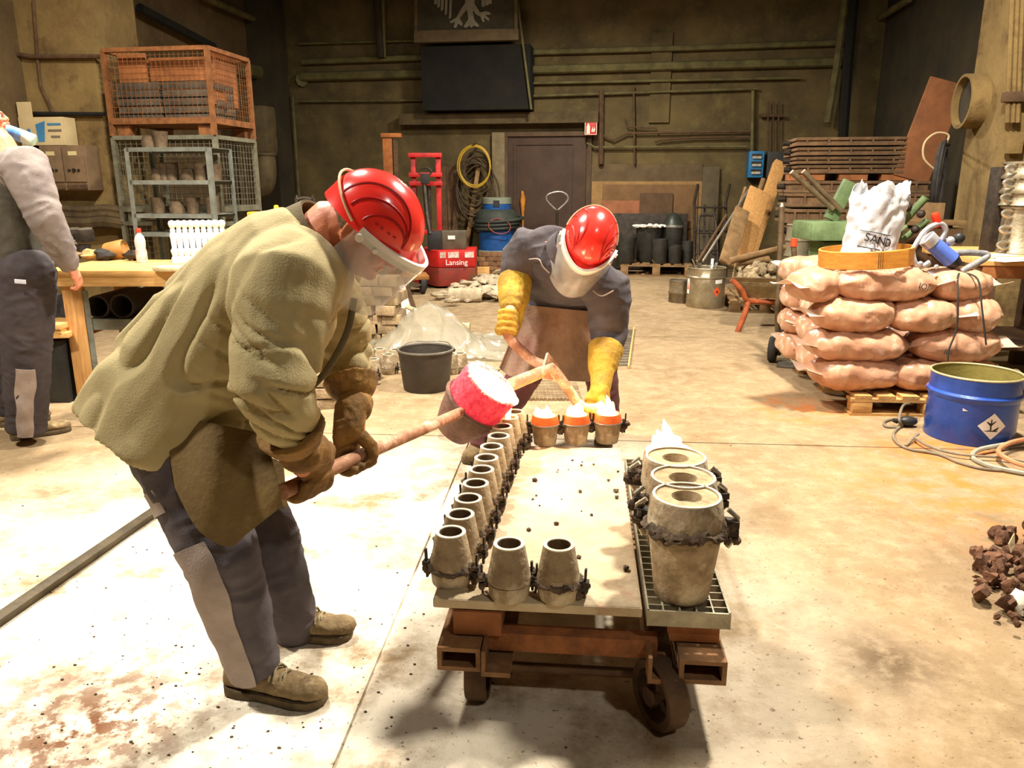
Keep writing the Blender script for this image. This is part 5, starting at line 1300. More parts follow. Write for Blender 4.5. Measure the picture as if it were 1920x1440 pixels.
for k in range(34):
    fx, fy = random.uniform(-.9, .9), random.uniform(-.9, .9); q = ce + (a2 - a1) * fx * .42 + (a4 - a1) * fy * .42 + Wc
    r = random.uniform(.025, .06); b = MB(); b.ball((0, 0, 0), (r * 1.3, r, r * .75), 8, 6, nz=.3, seed=k)
    o = one('stone', 'rough stone lump in the wheelbarrow heap', 'stone', b, stone, 'stones in the wheelbarrow'); o.location = q + V((0, 0, -.05 + .06 * (1 - abs(fx)) + random.uniform(0, .03))); o.rotation_euler = (k, k * 2, k * 3)
b = MB(); b.add([inn[i] * 1.0 + V((0, 0, -.05)) for i in range(4)] + [bt[i] + V((0, 0, .03)) for i in range(4)], [(0, 1, 2, 3), (7, 6, 5, 4), (0, 4, 5, 1), (1, 5, 6, 2), (2, 6, 7, 3), (3, 7, 4, 0)]); obj('load_bed', b, stone, WB)
for (pa, pb, r, lab) in (((1366, 490, .3), (1470, 464, .6), .035, 'weathered round pole laid across the wheelbarrow'), ((1384, 492, .4), (1440, 486, .5), .04, 'short split log on the wheelbarrow heap')):
    A_, Bq = aty(pa[0], pa[1], wc.y + pa[2]), aty(pb[0], pb[1], wc.y + pb[2]); b = MB(); b.cyl(A_, Bq, r, r * .9, 12); one('wood_pole', lab, 'pole', b, wood_old)
pallet('pallet stacked beside the wheelbarrow leg', (atz(1366, 585, 0).x, atz(1366, 585, 0).y, 0), radians(-9), .8, 1.2, m=wood_old)

# bench at the right edge with flasks on it
tbx = MB(); A_ = aty(1905, 486, 5.6); TB = thing('work_table', 'heavy timber table at the pilaster behind the sand bags', 'table', (3.24, 5.3, 0), radians(-9))
b = MB(); b.box((.38, .45, .90), (.92, 1.1, .05)); obj('tabletop', b, wood, TB, bevel=.004)
b = MB(); b.box((.38, -.07, .835), (.86, .05, .09)); obj('apron_board', b, wood_orange, TB)
for (x, y) in ((.0, -.04), (.72, -.04), (.0, .9), (.72, .9)): b = MB(); b.box((x, y, .437), (.1, .1, .875)); obj('leg', b, wood_dark, TB, bevel=.004)
b = MB(); b.box((.36, .4, .3), (.75, .85, .03)); obj('lower_shelf', b, wood_dark, TB)
pm = mat('paper', (240, 236, 226), (226, 220, 206), .7, 0, 6, 0)
for k, (px, py, r) in enumerate(((1868, 478, .2), (1900, 484, -.15), (1885, 488, .4))):
    q = atz(px, py, .9265 + .002 * k); b = MB(); b.box((0, 0, .0008), (.24, .17, .0015), rz=r); o = one('paper_sheet', 'white paper sheet lying on the timber table', 'paper', b, pm, 'papers on the timber table'); o.location = V((q.x, q.y, .9262 + .0018 * k))
# cylindrical moulding flasks with clamp hooks, stacked at the right edge
fm = mat('flask_metal', (178, 166, 140), (130, 116, 90), .35, .65, 5, .2)
for (px, pyb, r, h, nr, lab) in ((1905, 472, .17, .33, 1, 'tall bright cylindrical flask standing on the timber table'), (1918, 402, .20, .30, 3, 'ribbed bright flask stack with clamp hooks above the tall flask')):
    q = aty(px, pyb, 5.62); zb = .927 if nr == 1 else .927 + .333
    FK = thing('moulding_flask', lab, 'flask', (q.x + .04, 5.62, zb), 0)
    prof = [(0, 0), (r, 0)]
    for k in range(nr):
        z = h * k / nr; z1 = h * (k + 1) / nr; prof += [(r, z + .004), (r - .012, z + .02), (r - .012, z1 - .025), (r + .008, z1 - .015), (r + .008, z1 - .002)]
    prof += [(r - .01, h), (r - .02, h), (r - .024, h - .05), (0, h - .06)]
    b = MB(); b.lathe(prof, 36); obj('flask_body', b, fm, FK)
    for k in range(3 if nr == 1 else 3):
        z = h * (k + .5) / 3; b = MB(); b.tube(spline([(-r + .03, -.06, z + .02), (-r - .03, -.07, z + .025), (-r - .055, -.07, z + .005), (-r - .02, -.07, z - .02), (-r + .03, -.06, z - .022)], 4), .011, 8); obj('clamp_hook', b, bright_steel, FK)
b = MB(); q = aty(1868, 440, 5.7); b.box((q.x, 5.75, .927 + .30), (.10, .12, .6)); one('iron_post', 'dark iron clamp post beside the bright flasks', 'post', b, iron_dark, bevel=.006)

# clay debris heap at the right edge
dm = mat('red_clay', (112, 76, 52), (72, 48, 34), .95, 0, 16, .6, var=.22)
for k in range(150):
    a = random.random(); px = 1990 - 170 * random.random() ** 1.3 * (1 if k > 12 else 1.25); py = random.gauss(1080, 48)
    if px < 1850 and abs(py - 1075) > 50: py = 1075 + random.uniform(-45, 45)
    q = atz(px, py, 0); r = random.choice((.012, .016, .02, .026, .032)) * (1.0 if px > 1840 else .7); b = MB(); b.ball((0, 0, 0), (r * 1.35, r, r * .8), 8, 6, nz=.35, seed=k + 50, fq=1.3)
    o = one('clay_lump', 'broken reddish clay lump in the heap on the floor', 'clay', b, dm, 'clay lumps in the floor heap'); h = max(0, (px - 1845) / 90) * .06; o.location = V((q.x, q.y, r * .5 + random.uniform(0, h))); o.rotation_euler = (k, k * 1.7, k * .6)
q = atz(1912, 1148, 0); b = MB(); b.ball((q.x, q.y, .035), (.04, .05, .042), 12, 8, nz=.2, seed=3); one('white_stone', 'pale round stone lying in the clay heap', 'stone', b, mat('chalk', (206, 198, 180), (176, 166, 146), .9, 0, 12, .4))
q = atz(1892, 1050, .05); b = MB(); b.prism([(0, 0), (.012, .03), (.008, .075), (-.012, .03)], .006, frame(q + V((0, 0, .03)), V((1, 0, -.3)), V((0, -.8, .5)))); one('shard', 'narrow pale shard sticking up from the clay heap', 'shard', b, mat('shard', (170, 150, 116), (150, 130, 98), .8, 0, 12, .3))
# ================================================================ left side: cages, rack, bench
def lfr(px, py, v): q = RH.inverted() @ atv(px, py, v); return q      # hall coordinates of a pixel on plane v
def wire_cage(name, label, loc, w, d, h, m, wire=.0034, step=.055, foot=.1, fm=None, drop=True):
    """mesh-sided stillage; local x width, y depth; posts, rails, four mesh panels, base board and feet"""
    T = thing(name, label, 'cage', loc, HALL)
    for (x, y) in ((0, 0), (w, 0), (0, d), (w, d)):
        b = MB(); b.box((x, y, (h + foot) / 2), (.045, .045, h + foot)); obj('corner_post', b, m, T)
    for (a, c) in (((0, 0), (w, 0)), ((0, d), (w, d)), ((0, 0), (0, d)), ((w, 0), (w, d))):
        b = MB(); b.beam((*a, h + foot), (*c, h + foot), .05, .04); obj('top_rail', b, m, T)
        b = MB(); b.beam((*a, foot + .03), (*c, foot + .03), .05, .06); obj('base_rail', b, m, T)
        L = (V((*c, 0)) - V((*a, 0))).length; dx = (V((*c, 0)) - V((*a, 0))) / L
        g = MB(); n = int(L / step)
        for k in range(1, n): p = V((*a, 0)) + dx * (L * k / n); g.beam(p + V((0, 0, foot + .06)), p + V((0, 0, h + foot)), wire, wire)
        nz_ = int((h - .06) / step)
        for k in range(1, nz_): z = foot + .06 + (h - .06) * k / nz_; g.beam(V((*a, z)), V((*c, z)), wire, wire)
        obj('mesh_panel', g, m, T, kind='stuff')
    b = MB(); b.box((w / 2, d / 2, foot + .02), (w - .04, d - .04, .02)); obj('floor_sheet', b, m, T)
    for (x, y) in ((.06, .02), (w - .16, .02), (.06, d - .12), (w - .16, d - .12)):
        b = MB(); b.box((x + .05, y + .05, foot / 2), (.14, .1, foot)); obj('foot', b, fm or m, T)
    return T
VC = 7.55
pA = lfr(212, 250, VC); pB = lfr(402, 250, VC); CW = pB.x - pA.x; CD = .82
grey_w = mat('galvanised_wire', (138, 134, 112), (104, 100, 82), .6, .4, 10, .2)
cage_r = mat('cage_rust', (150, 96, 52), (108, 68, 38), .8, .1, 12, .3)
H0 = .98; z_top = aty(300, 255, 8.3).z
CB = hall(pA.x, VC)
zs1 = z_top - .86
wire_cage('wire_cage', 'grey wire cage standing on the floor behind the steel rack', (CB.x, CB.y, 0), CW, CD, zs1 - .1 - .02, grey_w, step=.06)
wire_cage('wire_cage', 'grey wire cage directly under the rusty cage', (CB.x, CB.y, zs1), CW, CD, .74, grey_w, step=.06)
RCg = wire_cage('wire_cage', 'rusty orange wire cage on top, filled with bars and boards', (CB.x, CB.y, z_top), CW, CD, aty(300, 97, 8.3).z - z_top - .1, cage_r, wire=.0032, step=.05, foot=.11)
# contents of the rusty cage: two boards and grey cast bars
hb = z_top + .11 + .03
Hc = aty(300, 97, 8.3).z
def inC(x, y, z): return RH @ (RH.inverted() @ V((CB.x, CB.y, 0)) + V((x, y, 0))) + V((0, 0, z))
for (x0, x1, z0_, z1_, y, lab) in ((.04, .36, hb + .36, Hc + .0, .16, 'short orange board standing in the rusty cage'), (.36, CW - .04, hb + .40, Hc - .04, .2, 'long orange board standing in the rusty cage')):
    b = MB(); b.box(inC((x0 + x1) / 2, y, (z0_ + z1_) / 2), (x1 - x0 - .01, .03, z1_ - z0_), rz=HALL); b_ = one('board', lab, 'board', b, wood_orange, bevel=.004)
b = MB(); b.box(inC(CW - .1, .46, hb + .45), (.03, .5, .55), rz=HALL); one('board', 'orange board along the side of the rusty cage', 'board', b, wood_orange)
barm = mat('cast_bar', (104, 92, 76), (72, 63, 52), .8, .2, 10, .5, var=.2)
for k in range(5):
    for j in range(3):
        z = hb + .035 + .078 * k; b = MB(); b.box((0, 0, 0), (CW * .45 - .02, .13, .07)); 
        for i in range(2):
            bb = MB(); bb.box((0, 0, .035), (CW * .45 - .02, .15, .068)); o = one('cast_bar', 'grey rough cast bar stacked in the rusty cage', 'bar', bb, barm, 'cast bars in the rusty cage', bevel=.006)
            o.location = inC(.28 + i * CW * .47 + random.uniform(-.02, .02), .14 + .19 * j, z - .035); o.rotation_euler.z = HALL + random.uniform(-.02, .02)
# steel shelf rack
VR = 7.05
q0, q1 = lfr(236, 275, VR), lfr(388, 275, VR); RW = q1.x - q0.x; RB = hall(q0.x, VR)
rk = mat('rack_steel', (150, 152, 140), (116, 118, 106), .5, .4, 8, .15)
SR = thing('shelf_rack', 'grey slotted steel shelf rack holding casting moulds', 'rack', (RB.x, RB.y, 0), HALL)
zt = lfr(300, 277, VR).z
for (x, y) in ((0, 0), (RW, 0), (0, .42), (RW, .42)):
    s = 1 if x == 0 else -1; t = 1 if y == 0 else -1
    b = MB(); b.box((x, y, zt / 2), (.045, .004, zt)); b.box((x - s * .02, y + t * .02, zt / 2), (.004, .04, zt)); obj('post', b, rk, SR)
shz = [lfr(300, y, VR).z for y in (277, 339, 402, 437)] + [.35]
for z in shz:
    b = MB(); b.box((RW / 2, .21, z), (RW, .42, .006)); b.box((RW / 2, 0, z - .015), (RW, .004, .04)); b.box((RW / 2, .42, z - .015), (RW, .004, .04)); obj('shelf', b, rk, SR)
mdk = mat('shelf_mould', (118, 98, 74), (82, 66, 48), .8, .2, 12, .4, var=.15)
def pot(name, label, group, prof, m=mdk, n=20):
    b = MB(); b.lathe(prof, n); return one(name, label, 'mould', b, m, group, centre=False)
PR1 = [(0, 0), (.055, 0), (.075, .15), (.078, .155), (.068, .155), (.06, .05), (0, .045)]
PR2 = [(0, 0), (.07, 0), (.075, .05), (.055, .11), (.035, .12), (.02, .09), (0, .09)]
PR3 = [(0, 0), (.06, 0), (.062, .17), (.052, .172), (.05, .06), (0, .05)]
GP = 'moulds on the steel rack shelves'
for (si, x, pr, nm) in ((0, .10, PR2, 'squat'), (0, .20, PR1, 'flared'), (1, .10, PR2, 'squat'), (1, .22, PR3, 'straight'), (1, .36, PR2, 'squat'), (1, .47, PR3, 'straight'), (1, .59, PR1, 'flared'), (1, .16, PR3, 'straight'), (2, .12, PR1, 'flared'), (2, .28, PR2, 'squat'), (2, .42, PR1, 'flared'), (2, .60, PR3, 'straight'), (3, .15, PR3, 'straight'), (3, .33, PR1, 'flared'), (3, .5, PR2, 'squat')):
    x = min(x * RW / .68 + .02, RW - .09); o = pot('casting_mould', {'squat': 'squat brown mould', 'flared': 'flared pot-shaped mould', 'straight': 'straight cylindrical mould'}[nm] + {0: ' on the top shelf of the steel rack', 1: ' on the second shelf of the steel rack', 2: ' on the third shelf of the steel rack', 3: ' on the low shelf of the steel rack'}[si], GP, pr)
    o.location = (RB + RH @ V((x, .16 + .1 * (si % 2), 0))).to_3d() + V((0, 0, shz[si] + .004)); o.scale = (1.0, 1.0, 1.0)
# duct elbow on the wall behind the cage
dm_ = mat('duct', (98, 84, 54), (72, 61, 40), .7, .2, 5, .2)
c0 = lfr(482, 196, 11.6)
DU = thing('air_duct', 'brown angular air duct bending down the left wall', 'duct', hall(c0.x, 11.6), HALL)
b = MB(); b.box((-.05, .1, c0.z - .36), (.44, .36, .70)); obj('upper_box', b, dm_, DU, bevel=.06)
zz = c0.z
b = MB(); b.tube(spline([(.0, .1, zz - .68), (.0, .1, zz - .98), (-.06, .1, zz - 1.18), (-.26, .12, zz - 1.26)], 6), .17, 16); obj('bend', b, dm_, DU)
b = MB(); b.lathe([(.17, -.02), (.195, -.02), (.195, .02), (.17, .02)], 24, Matrix.Translation((.0, .1, zz - .72)), close=True); obj('flange', b, dm_, DU)
# electric cabinet on the cross wall by the pilaster
ve = PLV0 - .22
a = lfr(84, 357, ve); c = lfr(158, 272, ve)
em = mat('cabinet_brown', (134, 110, 82), (112, 90, 66), .6, .1, 5, .1)
EC = thing('electric_cabinet', 'brown double electric cabinet on the cross wall behind the bench', 'cabinet', hall(a.x, ve, a.z), HALL)
Wd = c.x - a.x; Ht = c.z - a.z
b = MB(); b.box((Wd / 2, .11, Ht / 2), (Wd, .215, Ht)); obj('case', b, em, EC, bevel=.01)
for k in range(2):
    cx = Wd * (.26 + .48 * k)
    b = MB(); b.box((cx, -.006, Ht * .58), (Wd * .45, .02, Ht * .78)); d_ = obj('door', b, em, EC, bevel=.006)
    b = MB(); b.box((cx, -.018, Ht * .82), (Wd * .18, .008, Ht * .09)); obj('name_plate', b, mat('plate_cream', (206, 190, 140), (190, 172, 122), .5, 0, 10, 0), d_)
    for j in range(3): b = MB(); b.cyl((Wd * (.16 + .1 * j + .48 * k), -.014, Ht * .45), (Wd * (.16 + .1 * j + .48 * k), -.035, Ht * .45), .012 + .006 * (j == 1), n=10); obj('switch_knob', b, iron_dark, d_)
    b = MB(); b.box((cx, -.004, Ht * .08), (Wd * .42, .02, Ht * .11)); obj('terminal_cover', b, rust_dark, EC, bevel=.004)
card = mat('printed_card', (206, 186, 140), (190, 168, 122), .8, 0, 5, .1, var=0); cb2 = mat('print_blue', (70, 130, 170), (60, 116, 156), .7, 0, 8, 0, var=0)
a2_, c2_ = lfr(40, 270, ve), lfr(115, 216, ve); bw, bh = c2_.x - a2_.x, c2_.z - a2_.z
CBX = thing('cardboard_box', 'open cardboard box with blue print on the electric cabinet', 'box', hall(a2_.x, ve, c.z + .002), HALL)
b = MB(); b.box((bw / 2, .10, bh / 2), (bw, .19, bh)); obj('carton', b, card, CBX, bevel=.004)
RXc = Matrix.Translation((0, .006, 0)) @ Matrix.Rotation(pi / 2, 4, 'X')
b = MB(); b.prism([(bw * .40, bh * .12), (bw * .54, bh * .12), (bw * .60, bh * .86), (bw * .38, bh * .74)], .004, RXc); obj('print_shape', b, cb2, CBX)
b = MB(); b.prism([(bw * .18, bh * .45), (bw * .25, bh * .40), (bw * .25, bh * .58), (bw * .18, bh * .60)], .004, RXc); obj('print_shape', b, cb2, CBX)
for k in range(3): b = MB(); b.box((bw * .80, .003, bh * (.74 - .22 * k)), (bw * (.3 if k != 2 else .2), .004, bh * .08)); obj('print_bar', b, cb2 if k == 0 else mat('print_grey', (120, 108, 92), (110, 98, 82), .7, 0, 8, 0, var=0), CBX)
b = MB(); b.box((bw * .16, .02, bh + .075), (bw * .30, .02, .15)); obj('lid_flap', b, card, CBX)
b = MB(); b.box((bw * .13, .10, -.03), (bw * .2, .12, .05)); obj('support_bracket', b, iron_dark, CBX)

# ---------------------------------------------------------------- timber bench
BY = 4.92; BZ = .872
xl = aty(70, 515, BY).x; xr = aty(440, 515, BY).x; BL = xr - xl
BE = thing('workbench', 'pale wooden workbench with open shelves along the left wall', 'workbench', (xl, BY, 0), 0)
for k in range(4): b = MB(); b.box((BL / 2, .095 + .19 * k, BZ - .02), (BL, .187, .04)); obj('top_plank', b, wood, BE, bevel=.003)
b = MB(); b.box((BL / 2, .02, BZ - .07), (BL - .1, .035, .06)); obj('front_rail', b, wood, BE)
lx = aty(143, 640, BY).x - xl
for (x, y) in ((lx, .05), (lx, .7), (BL - .08, .05), (BL - .08, .7)):
    b = MB(); b.box((x, y, (BZ - .1) / 2), (.125, .05, BZ - .1)); obj('leg', b, wood_z, BE, bevel=.004)
b = MB(); b.box((lx + .085, .03, (BZ - .13) / 2), (.035, .004, BZ - .13)); b.box((lx + .07, .045, (BZ - .13) / 2), (.004, .035, BZ - .13)); obj('slotted_angle', b, rk, BE)
zsh = aty(200, 602, BY).z
b = MB(); b.box((lx + .09 + .45, .35, zsh - .01), (.95, .62, .03)); b.box((lx + .09 + .45, .04, zsh - .03), (.95, .004, .07)); obj('lower_shelf', b, rk, BE)
b = MB(); b.box((lx + .5, .66, .33), (.9, .02, .62)); obj('back_board', b, wood_orange, BE)
b = MB(); b.box((lx - .35, .45, .42), (.6, .5, .025)); obj('lower_shelf', b, wood_orange, BE)
def bench(px, py): return atz(px, py, BZ)
# clear bottle with red cap
q = bench(267, 492); BO = thing('drink_bottle', 'clear plastic bottle with red cap and label on the workbench', 'bottle', q)
glass = mat('clear_pet', (230, 236, 234), (220, 226, 224), .08, 0, 8, 0, var=0, alpha=.45, spec=.8)
K = 1.0
b = MB(); b.lathe([(0, 0), (.034, 0), (.037, .01), (.037, .075), (.033, .10), (.036, .12), (.037, .15), (.030, .18), (.014, .20), (.013, .215), (.010, .215), (.0, .2)], 24); obj('bottle_body', b, glass, BO)
b = MB(); b.lathe([(.0375, .02), (.0375, .085)], 24); obj('bottle_label', b, mat('label_red_white', (226, 120, 100), (236, 216, 206), .5, 0, 26, 0, var=0), BO)
b = MB(); b.lathe([(.016, .208), (.016, .232), (.014, .236), (0, .236)], 16); obj('cap', b, mat('cap_red2', (226, 60, 40), (210, 50, 34), .4, 0, 8, 0, var=0), BO)
# turned white balusters standing in a row
bal = MB(); prof = [(0, 0), (.026, 0), (.026, .03), (.018, .045), (.026, .075), (.026, .085), (.016, .10), (.02, .16), (.024, .19), (.016, .21), (.018, .225), (.013, .235), (.022, .25), (.026, .268), (.020, .285), (0, .292)]
bal.lathe(prof, 16); bme = bal.mesh('turned_spindle'); bme.materials.append(mat('bright_white', (244, 242, 236), (236, 232, 224), .4, 0, 8, 0, var=.02))
for k in range(9):
    q = bench(330 + 11.5 * k, 492 - .3 * k); o = bpy.data.objects.new('turned_spindle', bme); COL.objects.link(o); o.location = q + V((0, .0, .0)); tag(o, 'white turned spindle standing in the row on the workbench', 'spindle', 'white spindles on the workbench')
# vise, brown drum, rag and small tools
q = bench(155, 484); VI = thing('bench_vise', 'dark iron vise with bright jaws at the workbench back', 'vise', q)
b = MB(); b.box((0, 0, .05), (.1, .1, .1)); obj('vise_base', b, iron_dark, VI, bevel=.01)
for x in (-.055, .055): b = MB(); b.box((x, 0, .165), (.05, .13, .09)); jo = obj('jaw', b, iron_dark, VI, bevel=.008); b = MB(); b.box((x * .9, -.0, .215), (.04, .12, .015)); obj('jaw_plate', b, bright_steel, jo)
b = MB(); b.cyl((.0, -.08, .13), (.0, -.16, .12), .012, n=10); obj('spindle', b, steel, VI); b = MB(); b.cyl((-.06, -.16, .12), (.06, -.16, .12), .007, n=8); obj('handle_bar', b, steel, VI)
q = bench(216, 487); b = MB(); b.lathe([(0, -.07), (.062, -.07), (.066, -.06), (.066, .06), (.058, .07), (.05, .055), (0, .05)], 24, Matrix.Translation(q + V((0, .03, .067))) @ Matrix.Rotation(1.35, 4, 'Y')); one('pattern_drum', 'brown wooden drum lying on the workbench', 'drum', b, mat('brown_drum', (176, 126, 64), (150, 102, 50), .6, 0, 6, .1))
for k, (px, m_, lab) in enumerate(((130, wood_old, 'crumpled brown rag on the workbench'), (166, mat('rag_tan', (196, 164, 110), (170, 138, 90), .9, 0, 10, .4), 'tan crumpled cloth beside the vise'), (190, rubber, 'dark lump of cloth beside the brown drum'), (248, iron_dark, 'dark iron piece behind the drink bottle'))):
    q = bench(px, 490); b = MB(); b.ball((0, 0, .03), (.07, .05, .036), 14, 9, nz=.35, seed=k + 2); o = one('rag', lab, 'cloth', b, m_); o.location = q + V((0, .05, 0))
q = bench(300, 512); b = MB(); b.prism([(-.16, -.03), (-.1, -.07), (.12, -.06), (.2, .02), (.1, .06), (-.12, .05)], .03, Matrix.Translation(q + V((.06, .14, 0)))); one('cloth_sheet', 'folded pale cloth at the front of the workbench', 'cloth', b, mat('cloth_pale', (214, 196, 150), (190, 170, 124), .9, 0, 8, .3), bevel=.012)
q = aty(500, 404, 5.4); b = MB(); b.box(q, (.24, .1, .05)); b.cyl(q + V((.07, 0, .02)), q + V((.07, 0, .07)), .02, .016, 12); one('yellow_jack', 'yellow-orange jack head showing above the worker\'s back', 'jack', b, mat('jack_yellow', (236, 164, 40), (214, 142, 30), .5, 0, 8, .1), bevel=.01)
b = MB(); q = aty(500, 412, 5.4); b.box((q.x, 5.4, (q.z - .04) / 2), (.14, .09, q.z - .04)); one('jack_column', 'dark column carrying the yellow jack head', 'post', b, iron_dark)
# under the bench: dark pipes, bin, tin, wood
for (px, py, r, lab) in ((183, 574, .075, 'dark iron pipe lying on the lower bench shelf beside the leg'), (228, 572, .08, 'dark iron pipe lying on the lower bench shelf next to another pipe')):
    q = aty(px, py, BY + .06); b = MB(); b.lathe([(r, 0), (r, .5), (r - .012, .5), (r - .012, 0)], 28, Matrix.Translation(V((q.x, BY + .06, zsh + .008 + r))) @ Matrix.Rotation(-pi / 2, 4, 'X'), close=True); one('iron_pipe', lab, 'pipe', b, iron_dark)
q = atz(105, 752, 0); b = MB(); b.box((q.x, BY + .16, .21), (.24, .34, .42), taper=1.08); one('black_crate', 'tall black crate standing under the workbench', 'crate', b, black, bevel=.01)
q = atz(214, 782, 0); T = thing('tin_can', 'ribbed rusty tin can on the floor by the workbench', 'can', q)
pf = [(0, 0), (.10, 0)]
for k in range(9): pf += [(.102, .012 + .02 * k), (.098, .022 + .02 * k)]
pf += [(.1, .23), (.092, .23), (.09, .02), (0, .02)]
b = MB(); b.lathe(pf, 32); obj('can_wall', b, mat('brassy_tin', (160, 124, 60), (120, 88, 42), .5, .4, 7, .2), T)
for k, (px, py) in enumerate(((108, 606), (104, 614), (112, 622))):
    q = aty(px, py, BY + .08); b = MB(); b.box(q, (.2, .3, .035), rz=.1 * k); o = one('wood_offcut', 'pale wood offcut on the bench shelf behind the worker', 'offcut', b, wood, 'offcuts under the bench', bevel=.003)
q = aty(110, 560, BY + .25); b = MB(); b.ball((q.x, BY + .3, .47 + .08), (.12, .13, .11), 14, 10, nz=.3, seed=4); one('dark_sack', 'dark lumpy sack on the bench shelf behind the worker', 'sack', b, rubber)
for k, (px, w) in enumerate(((196, .05), (234, .07))):
    q = aty(px, 538, BY + .3); b = MB(); b.box((q.x, BY + .35, zsh + .18 + .035), (w, .06, .06)); one('white_pot', 'small white pot hanging under the bench top', 'pot', b, white) if 0 else None
# long steel bar lying on the floor
A_ = atz(-60, 1202, .02); Bq = atz(330, 932, .02); b = MB(); b.beam(A_, Bq, .036, .036, V((.3, 0, 1))); one('steel_bar', 'long dark square steel bar lying on the floor behind the olive-jacketed worker', 'bar', b, mat('bar_steel', (84, 72, 50), (56, 48, 34), .6, .3, 10, .2), bevel=.003)
# ================================================================ things along the back wall
def fl(px, py): return atz(px, py, 0)
# emblem board above the flue hood
EB = thing('emblem_board', 'dark framed board with a pale heraldic eagle relief above the door', 'emblem', hall(*(lambda q: (q.x, VB - .62, 0))(lfr(876, 60, VB - .62))), HALL)
o0 = RH.inverted() @ V(EB.location)
def eb(px, py, d=0): q = RH.inverted() @ atv(px, py, VB - .62 - d); return V((q.x - o0.x, q.y - o0.y, q.z))
def ebp(mb, pts, d0, t):
    P_ = [eb(x, y, d0) for x, y in pts]; n = len(P_); mb.add(P_ + [p + V((0, -t, 0)) for p in P_], [tuple(range(n)), tuple(range(n, 2 * n))[::-1]] + [(i, n + i, n + (i + 1) % n, (i + 1) % n) for i in range(n)]); return mb
fb = mat('board_brown', (72, 64, 44), (52, 47, 34), .85, 0, 4, .2, var=0); fe = mat('frame_brown', (104, 86, 58), (78, 64, 44), .8, 0, 5, .2, var=0)
obj('board', ebp(MB(), [(784, 62), (970, 56), (968, -150), (782, -150)], 0, .04), fb, EB)
obj('frame_bottom', ebp(MB(), [(780, 82), (974, 77), (974, 56), (780, 60)], -.02, .12), fe, EB)
obj('frame_edge', ebp(MB(), [(780, 62), (786, 62), (786, -150), (780, -150)], -.01, .1), fe, EB)
obj('frame_edge', ebp(MB(), [(966, 58), (972, 58), (972, -150), (966, -150)], -.01, .1), fe, EB)
eg = mat('eagle_grey', (150, 142, 122), (122, 114, 96), .6, .2, 6, .1, var=0)
z3 = lambda pts: [(480 + x / 3, y / 3) for x, y in pts]
E = lambda nm, pts: obj(nm, ebp(MB(), z3(pts), .045, .03), eg, EB)
E('eagle_tail', [(1180, -40), (1178, 30), (1192, 70), (1196, 110), (1168, 152), (1182, 160), (1204, 146), (1212, 160), (1226, 146), (1250, 154), (1258, 146), (1230, 112), (1222, 70), (1232, 30), (1230, -40)])
E('eagle_body', [(1150, -40), (1260, -40), (1280, -200), (1205, -260), (1130, -200)])
E('eagle_leg', [(1176, 20), (1150, 62), (1130, 100), (1092, 122), (1094, 134), (1122, 126), (1112, 156), (1126, 160), (1140, 134), (1156, 148), (1166, 138), (1148, 104), (1170, 76), (1192, 50)])
E('eagle_leg', [(1228, 20), (1250, 52), (1262, 72), (1300, 64), (1322, 74), (1318, 86), (1292, 86), (1316, 108), (1308, 120), (1284, 100), (1288, 124), (1276, 126), (1264, 96), (1240, 84), (1216, 48)])
for (x, y, l) in ((1012, -30, 52), (1030, -30, 70), (1050, -30, 88), (1072, -30, 110), (1096, -30, 132)):
    E('wing_feather', [(x, y - 120), (x + 16, y - 120), (x + 10 - l * .05, y + l), (x - 4 - l * .05, y + l + 6), (x - 8, y + l - 4)])
for (x, y, l) in ((1276, -30, 70), (1296, -30, 62), (1314, -30, 54)):
    E('wing_feather', [(x - 14, y - 120), (x + 2, y - 120), (x + 14, y + l - 6), (x + 8, y + l), (x - 4, y + l)])
# fire extinguisher sign
q = lfr(1109, 242, VB - .12); SG = thing('fire_sign', 'red square fire extinguisher sign beside the door', 'sign', hall(q.x, VB - .29, q.z), HALL)
b = MB(); b.box((0, 0, 0), (.2, .01, .21)); obj('sign_plate', b, mat('sign_red', (190, 40, 34), (180, 34, 30), .5, 0, 6, 0, var=0), SG, bevel=.002)
sw = mat('sign_white', (236, 226, 200), (228, 216, 190), .5, 0, 6, 0, var=0); RXs = Matrix.Rotation(pi / 2, 4, 'X')
b = MB(); b.prism([(-.07, -.085), (-.015, -.085), (-.015, .03), (-.03, .055), (-.03, .075), (-.055, .075), (-.055, .055), (-.07, .03)], .003, Matrix.Translation((0, -.005, 0)) @ RXs); obj('extinguisher_symbol', b, sw, SG)
for dx in (0, .03): b = MB(); b.prism([(.015 + dx, -.06), (.03 + dx, -.06), (.04 + dx, -.02), (.03 + dx, .03), (.025 + dx, .0), (.012 + dx, -.03)], .003, Matrix.Translation((0, -.005, 0)) @ RXs); obj('flame_symbol', b, sw, SG)
for (dx0, dx1, dz0, dz1) in ((-.1, .1, .092, .1), (-.1, .1, -.1, -.092), (-.1, -.092, -.1, .1), (.092, .1, -.1, .1)):
    b = MB(); b.box(((dx0 + dx1) / 2, -.0055, (dz0 + dz1) / 2), (dx1 - dx0, .002, dz1 - dz0)); obj('sign_border', b, sw, SG)
